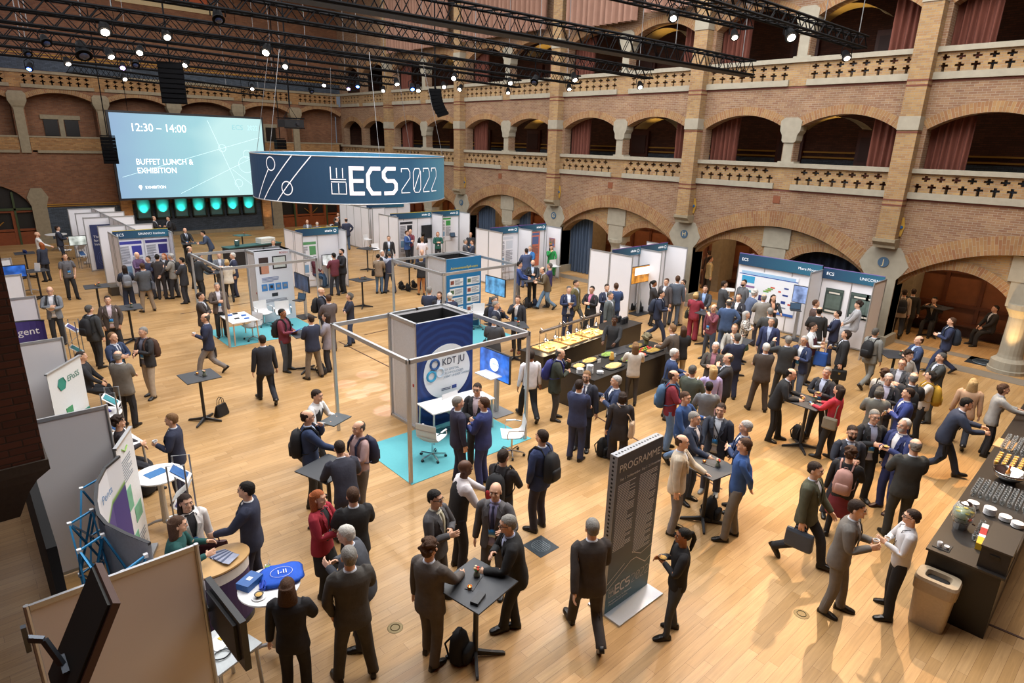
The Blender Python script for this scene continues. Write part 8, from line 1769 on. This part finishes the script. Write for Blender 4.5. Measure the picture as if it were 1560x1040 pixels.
P(1386,536,60,'curly haired woman in striped top|in the right hand group','w','aaa498',F=1,h='curly dbr',A='chest chest',lan=False)
P(1376,548,345,'balding man with glasses in grey suit|tilting his head, right hand group','o','34363a',s='b9bcc8',h='recede br',A='chest chest',gl=True)
q=P(1349,564,160,'woman with curly brown hair|in pale lace blouse, back turned','w','b5b0a6',F=1,l='1c1d26',h='curly br',A='chest chest',lan=False); B(q,'black rucksack on the woman in pale lace blouse')
P(1355,571,5,'grey haired man with dark glasses|in black suit, middle of the right hand group',c='14151a',s='b8b4cc',h='short sil',A='chest down',gl=True)
P(1341,591,185,'person in grey green jacket|seen from behind, left of the right hand group',c='565750',F=1,h='bob dgr',A='chest chest',H=1.7)
q=P(1393,570,190,'grey haired man in black jacket|back turned, large rucksack',c='191a1e',h='fringe gry',A='chest chest'); B(q,'large black rucksack with a red tag','#1a1b1e','#1f2024')
q=P(1419,567,275,'dark haired woman in white top|with mustard backpack',F=1,t='w',c='d6cfc4',l='15161a',h='bob blk',A='chest chest',lan=False); B(q,'mustard yellow backpack on the woman in white','#b08a22','#b5922e')
q=P(1385,593,285,'dark haired man in bright blue suit|holding a phone, right hand group',c='1f2c66',h='short dbr',A='chest phone',lan=False); held(q,'R','glass')
P(1435,539,295,'man in dark grey suit with short hair|arms folded, right of the right hand group',c='2f3130',h='short dgr',A='cross cross')
q=P(1451,485,280,'man in navy jacket and white collar|walking out of the panelled passage','o','18213c',s='d9dde2',h='short br',A='cup chest',w='walk'); held(q,'R','cup'); B(q,'dark backpack on the man leaving the passage','#1d2634')
P(1484,578,185,'long haired blonde woman in tan jacket|walking away at right',F=1,c='b98a66',l='14161e',h='wavy bld',w='walk',H=1.7,lan=False)
P(1480,611,100,'dark haired man in dark blue suit|leaning forward to reach the bar','c','1a2234',h='short blk',A='reach reach',n=22,w='walk',H=1.8,lan=False)
q=P(1533,587,100,'brown haired woman in grey blazer|at the drinks bar','c','8b8b86',F=1,l='121216',h='bob br',A='table reach',H=1.7,lan=False,n=6); held(q,'R','cup')
P(1334,627,25,'grey haired man in black jacket|and striped shirt looking down','o','141517',s='9aa6c8',h='short gry',A='down chest',gl=True,H=1.8)
P(1300,651,20,'bearded man with glasses in dark suit|right of the table of the woman in red','c','1d212b',s='c8d4e6',h='short dbr',A='down chest',gl=True,beard=True,w='wd')
q=P(1297,684,175,'curly haired woman in black|with wine red skirt, seen from behind','w','101012',F=1,g='k',l='5a1620',h='curly br',A='down chest',H=1.66,lan=False); B(q,'pale pink backpack with black strap','#b58a80','#bd958a',small=.95)
q=P(1379,640,320,'white haired man in bright navy suit|with white shirt and food','o','1c2550',s='f0eef2',h='recede wht',A='chest cup',lan=False,beard=True,H=1.8,shoe='#3a1c14'); held(q,'L','plate')
P(1396,671,205,'man in charcoal suit with cropped grey hair|back turned, near the bar',c='2b2c2a',h='fringe gry',A='chest chest',H=1.82,fat=1.05)
q=P(1244,707,75,'man in khaki jacket|striding right with a laptop bag','c','3b3c2c',l='15161a',h='short dbr',A='fwdswing down',w='walk',H=1.8,lan=False); briefcase(q,'R','grey laptop bag of the striding man in khaki','#3b434e',.42,.3,clasp=False)
q=P(1311,767,85,'dark haired man in grey suit|with white cup, lower right',c='57534e',s='ccd2da',h='short dbr',A='cup cup',n=8,w='cr',H=1.8,lan=False); held(q,'L','cup')
q=P(1391,779,285,'dark haired woman in white blouse|with glasses and cup before the waste bin','s','cfcfd2',F=1,l='111113',h='short dbr',A='cup chest',gl=True,w='wd',H=1.67); held(q,'R','cup')
P(883,580,160,'dark haired man in blue violet suit|arms crossed in front of the salad counter',c='202744',h='short dbr',A='cross cross',lan=False)
P(894,567,345,'bearded man with glasses and dark tie|before the salad counter',c='1b1e29',s='e8e8ee',tie='#2b2b44',h='short lbr',A='down chest',gl=True,beard=True)
q=P(939,574,285,'silver haired man in navy jacket|raising a hand before the salad counter','o','1f2a44',s='dfe3ea',h='short sil',A='chest gest'); held(q,'L','glass')
q=P(949,599,185,'woman in black coat walking away|with pale bag, left of the programme board','k','1c191c',F=1,g='w',l='221e22',h='bob dbr',w='walk',H=1.7,lan=False); shoulder_bag(q,'R','pale beige shoulder bag of the woman in black coat','#bba48c',.34,.34,1.0)
q=P(826,657,235,'man in navy suit with backpack|standing alone left of the programme board',c='1c2748',l='221f2a',h='short dbr',A='pocket pocket',lan=False,H=1.82); B(q,'black backpack on the man in navy standing alone')
P(902,792,200,'man in dark suit striding past|the programme board','c','2a2523',h='short gry',w='walk',A='backswing fwdswing',n=8,H=1.82,lan=False)
q=P(1042,808,285,'dark haired woman in black jacket|with bowl, right of the programme board',F=1,t='w',c='131315',l='2b3036',g='s',h='pony blk',A='chest cup',H=1.6,skin='t',lan=False,w='cr'); held(q,'L','plate')
q=P(468,627,90,'bald man with glasses in blue jacket|hand to mouth at the left table',c='1b2947',s='b9cbe6',l='24221f',h='fringe dbr',A='face table',gl=True,w='cr',H=1.8); B(q,'big black backpack on the bald man at the left table')
q=P(486,597,60,'waiter in white shirt and black vest|hurrying with a grey tray','v','18181a',s='dcdcdc',l='18181a',h='short dbr',w='walk2',A='table table',n=15,lan=False); tag(MB(mat('#4a5054',.5)).cbox((0,0,0),(.5,.36,.02),.4).build('serving_tray',loc=(q['hand']['L']+q['hand']['R'])/2+Vector((0,0,.04))),'grey serving tray carried by the hurrying waiter','tray')
P(507,668,195,'dark haired man in dark suit|leaning over the left table, back turned',c='1f202b',h='short dbr',A='table table',n=28,w='cr',lan=False)
q=P(546,644,300,'smiling man in pink shirt|with navy backpack beside the turquoise carpet','s','a57f7c',l='4f463e',h='fringe dgr',A='chest down',lan=False,w='cr'); B(q,'navy and orange backpack on the man in pink shirt','#1f2540','#2b2a3a')
P(698,606,110,'grey haired man in dark navy suit|left of the trio on the turquoise carpet',c='1c1c30',h='short gry',A='down down',lan=False)
P(727,586,345,'dark haired man with glasses in black jacket|middle of the trio on the turquoise carpet',c='19191b',t='o',s='d9c6cc',l='19191b',h='short dbr',A='down phone',gl=True)
q=P(737,607,245,'brown haired man in royal navy suit|right of the trio, holding a phone',c='1c2657',h='short br',A='phone phone',lan=False,H=1.78); held(q,'L','phone')
q=P(767,687,150,'man in black shirt with red backpack|in front of the turquoise carpet','s','1d1a1c',l='26262c',h='short dbr',A='chest chest',lan=False,w='cr'); B(q,'black and red backpack in front of the turquoise carpet','#1b1b1e','#a81f26')
q=P(712,704,110,'black waiter in white shirt and apron|collecting glasses beside the near trio','v','151517',s='dcd6d8',l='17161a',h='bald blk',A='reach table',n=12,skin='b',lan=False,H=1.82)
for i in range(3): glass_at(q['hand']['L'] + Vector((.05 * i, .03 * i, .0)), 'empty glass in the hands of the waiter with apron', 'glasses gathered by the waiter')
P(663,750,60,'dark haired man with glasses in grey suit|hands together, left of the waiter',c='3d3c3e',s='cfcbb6',tie='#b9b08a',h='short blk',A='chest cup',gl=True,lan=False)
P(755,739,345,'bald man in grey suit and lilac shirt|behind the nearest table, blue badge','o','3f3d3f',s='8d8cc4',h='bald br',A='gest down',tie='#20223a')
P(769,790,280,'grey haired man with glasses in black suit|leaning an elbow on the nearest table',c='111214',s='9aa8cc',h='short gry',A='table chest',n=14,gl=True,w='x',lan=False,H=1.78)
P(659,825,140,'curly brown haired man in grey suit|at the nearest table, back turned',c='413b37',h='curly br',A='down table',H=1.76,w='cr',lan=False)
q=P(485,750,60,'red haired woman in red jacket|and black skirt, lower left',c='8f1826',F=1,g='k',l='141416',s='17171a',h='wavy red',A='chest phone',H=1.7); held(q,'R','paper')
P(537,745,190,'balding man in black jacket|back turned beside the red haired woman',c='1a1a1b',l='5a4a40',h='recede br',A='chest chest',lan=False,w='cr')
P(519,806,250,'white haired man in dark grey jacket|bending forward, lower left',c='35383f',l='232429',h='short wht',A='cup chest',n=20,lan=False)
P(531,836,190,'tall grey haired man in charcoal suit|nearest the camera, back turned',c='312e2a',h='short gry',A='pocket chest',H=1.84,w='wd',lan=False)
P(437,884,165,'long haired brunette woman in black suit|beside the round table with blue bags',F=1,c='131215',h='wavy br',H=1.64,A='down chest',lan=False)
q=P(374,737,255,'young dark haired man in navy suit|with leather bag at the oval counter',c='1b2032',s='e6e9f0',tie='#15171d',h='short blk',A='table down',lan=False,w='cr'); briefcase(q,'L','dark red leather satchel of the young man at the oval counter','#4a1518',.36,.26)
P(282,756,20,'dark haired woman in white|behind the curly haired woman at the oval counter',F=1,t='o',c='d9d4d0',s='1a1a1e',l='22222a',h='wavy dbr',A='down down',H=1.66)
P(277,790,80,'curly haired woman in dark green|leaning on the oval counter',F=1,t='w',c='123f3c',l='1a1a20',h='wavy br',A='table table',n=14,H=1.64,lan=False)
q=P(260,632,255,'young fair haired man in dark navy jacket|drinking from a cup by the brochure rack',c='181d30',h='short lbr',A='cup down',lan=False,H=1.66); held(q,'L','cup')
P(180,641,90,'curly haired woman in black and red|seated behind the left counter',F=1,t='w',c='1b1518',l='1b1b20',h='curly dbr',A='lap phone',seat=.6,lan=False)
P(124,541,80,'seated dark clothed person|behind the green cube banner',t='w',c='17181c',A='lap lap',seat=.5,lan=False)
q=P(1379,442,185,'person in beige jacket with backpack|walking in the dim panelled passage',c='a58f78',l='14110f',w='walk',lan=False); B(q,'black backpack on the beige jacket in the dim passage')
P(1393,441,180,'person in dark coat|walking beside the beige jacket in the passage','k','15120f',h='short dbr',w='walk2',lan=False)
P(1452,444,345,'seated man in black jacket|leaning over a low table in the passage',c='17130f',s='b8a888',h='short blk',A='table table',seat=.5,n=20,lan=False)
P(1537,457,300,'seated person in black|at the far right of the panelled passage',c='14110f',h='short blk',A='lap lap',seat=.5,lan=False)
P(1090,384,285,'bald man in black suit|standing in the arch behind pier H',c='15120f',h='bald blk',lan=False)
P(1083,391,100,'person in pale yellow jacket|in the arch behind pier H',c='b59a62',l='2a241c',h='short dbr',lan=False)
P(1108,378,200,'person in brown clothes|deepest in the arch behind pier H','w','4a2c1c',h='short dbr',lan=False)
P(1118,377,190,'person in black clothes|right of the arch behind pier H','w','1a1512',h='short br',lan=False)
floor_bag(702,1003,'black rucksack under the nearest table, straps up',.4)
floor_bag(491,570,'black rucksack on the floor by the man in brown trousers',.6,s=.8); floor_bag(1215,670,'flat black rucksack under the table of the woman in red',1.2,s=.9); floor_bag(1083,790,'black bag leaning on the table foot behind the royal blue shirt',.2); floor_bag(804,468,'black rucksack under the dark table far right',.3); floor_bag(788,462,'second black rucksack left under the dark table',.9,s=.8); floor_bag(816,466,'slate blue bag on the floor beside the jeans wearer',.1,'#2a3348',.7)
floor_bag(975,474,'black rucksack on the floor under the orange screen',.1); floor_bag(962,472,'dark pointed bag left of the rucksack under the orange screen',.8,s=.8); floor_bag(612,440,'leftmost black bag in the pile at the far table',.2,s=.8); floor_bag(622,443,'middle black bag in the pile at the far table',.9,s=.8); floor_bag(631,438,'black bag farthest right in the pile at the far table',1.5,s=.8); floor_bag(543,372,'round black backpack hanging by the far bar stool',.2); floor_bag(918,693,'black cabin case standing left of the programme board',.1,s=.9); floor_bag(1311,530,'black triangular bag at the corner of the dark green poster booth',.4,s=.7); floor_bag(212,850,'dark bag beside the white round table at left',.4,'#1c2430',.8); floor_bag(222,752,'black rucksack on the floor behind the white round table',.5)
p=at(338,632,0); t=thing('tote_bag','black leather tote bag on the floor by the lone black table','bag',p,.5); m=MB(mat('#121214',.45)); m.loft([sring(0,0,z,w,d,18,4) for z,w,d in ((0,.17,.09),(.03,.18,.1),(.2,.16,.05),(.27,.14,.025))]); m.build('body',t)
for s in (-.03,.03): m=MB(mat('#121214',.45)); m.tube([(-.08,s,.26),(-.06,s,.40),(.0,s,.45),(.06,s,.40),(.08,s,.26)],.008,6); m.build('handle',t)
t=thing('camera','white and black camera held near the far doors','camera',at(505,343,1.35)); MB(mat('#d8dde0',.4)).box(-.08,.08,-.05,.05,-.05,.06).build('body',t); MB(BLK).tube([(0,-.05,0),(0,-.16,0)],.04,10).build('lens',t)
M_,h_=TABLES['near']; tag(MB(mat('#1b1c1f',.4)).cbox((0,0,.02),(.2,.1,.04),.4).build('glasses_case',loc=M_@Vector((-.2,-.2,h_))),'black case lying on the near corner of the nearest table','case')
M_,h_=TABLES['l3']; t=thing('card_stand','white A4 card stand on the far left table','card stand',M_@Vector((.15,0,h_)),-.8); m=MB(WHITE); m.bar((0,0,0),(0,.06,.3),.22,.008,up=(0,1,0)); m.build('card',t)
M_,h_=TABLES['l4']
for i in range(4): t=tag(MB(mat('#1d2c5c',.4)).lathe([(0,0),(.035,0),(.045,.1),(.04,.1),(0,.02)],n=12).build('cup',loc=M_@Vector((-.25+.13*i,.05*(i%2),h_))),'dark blue cup on the far left table','cup','dark blue cups on the far left table')
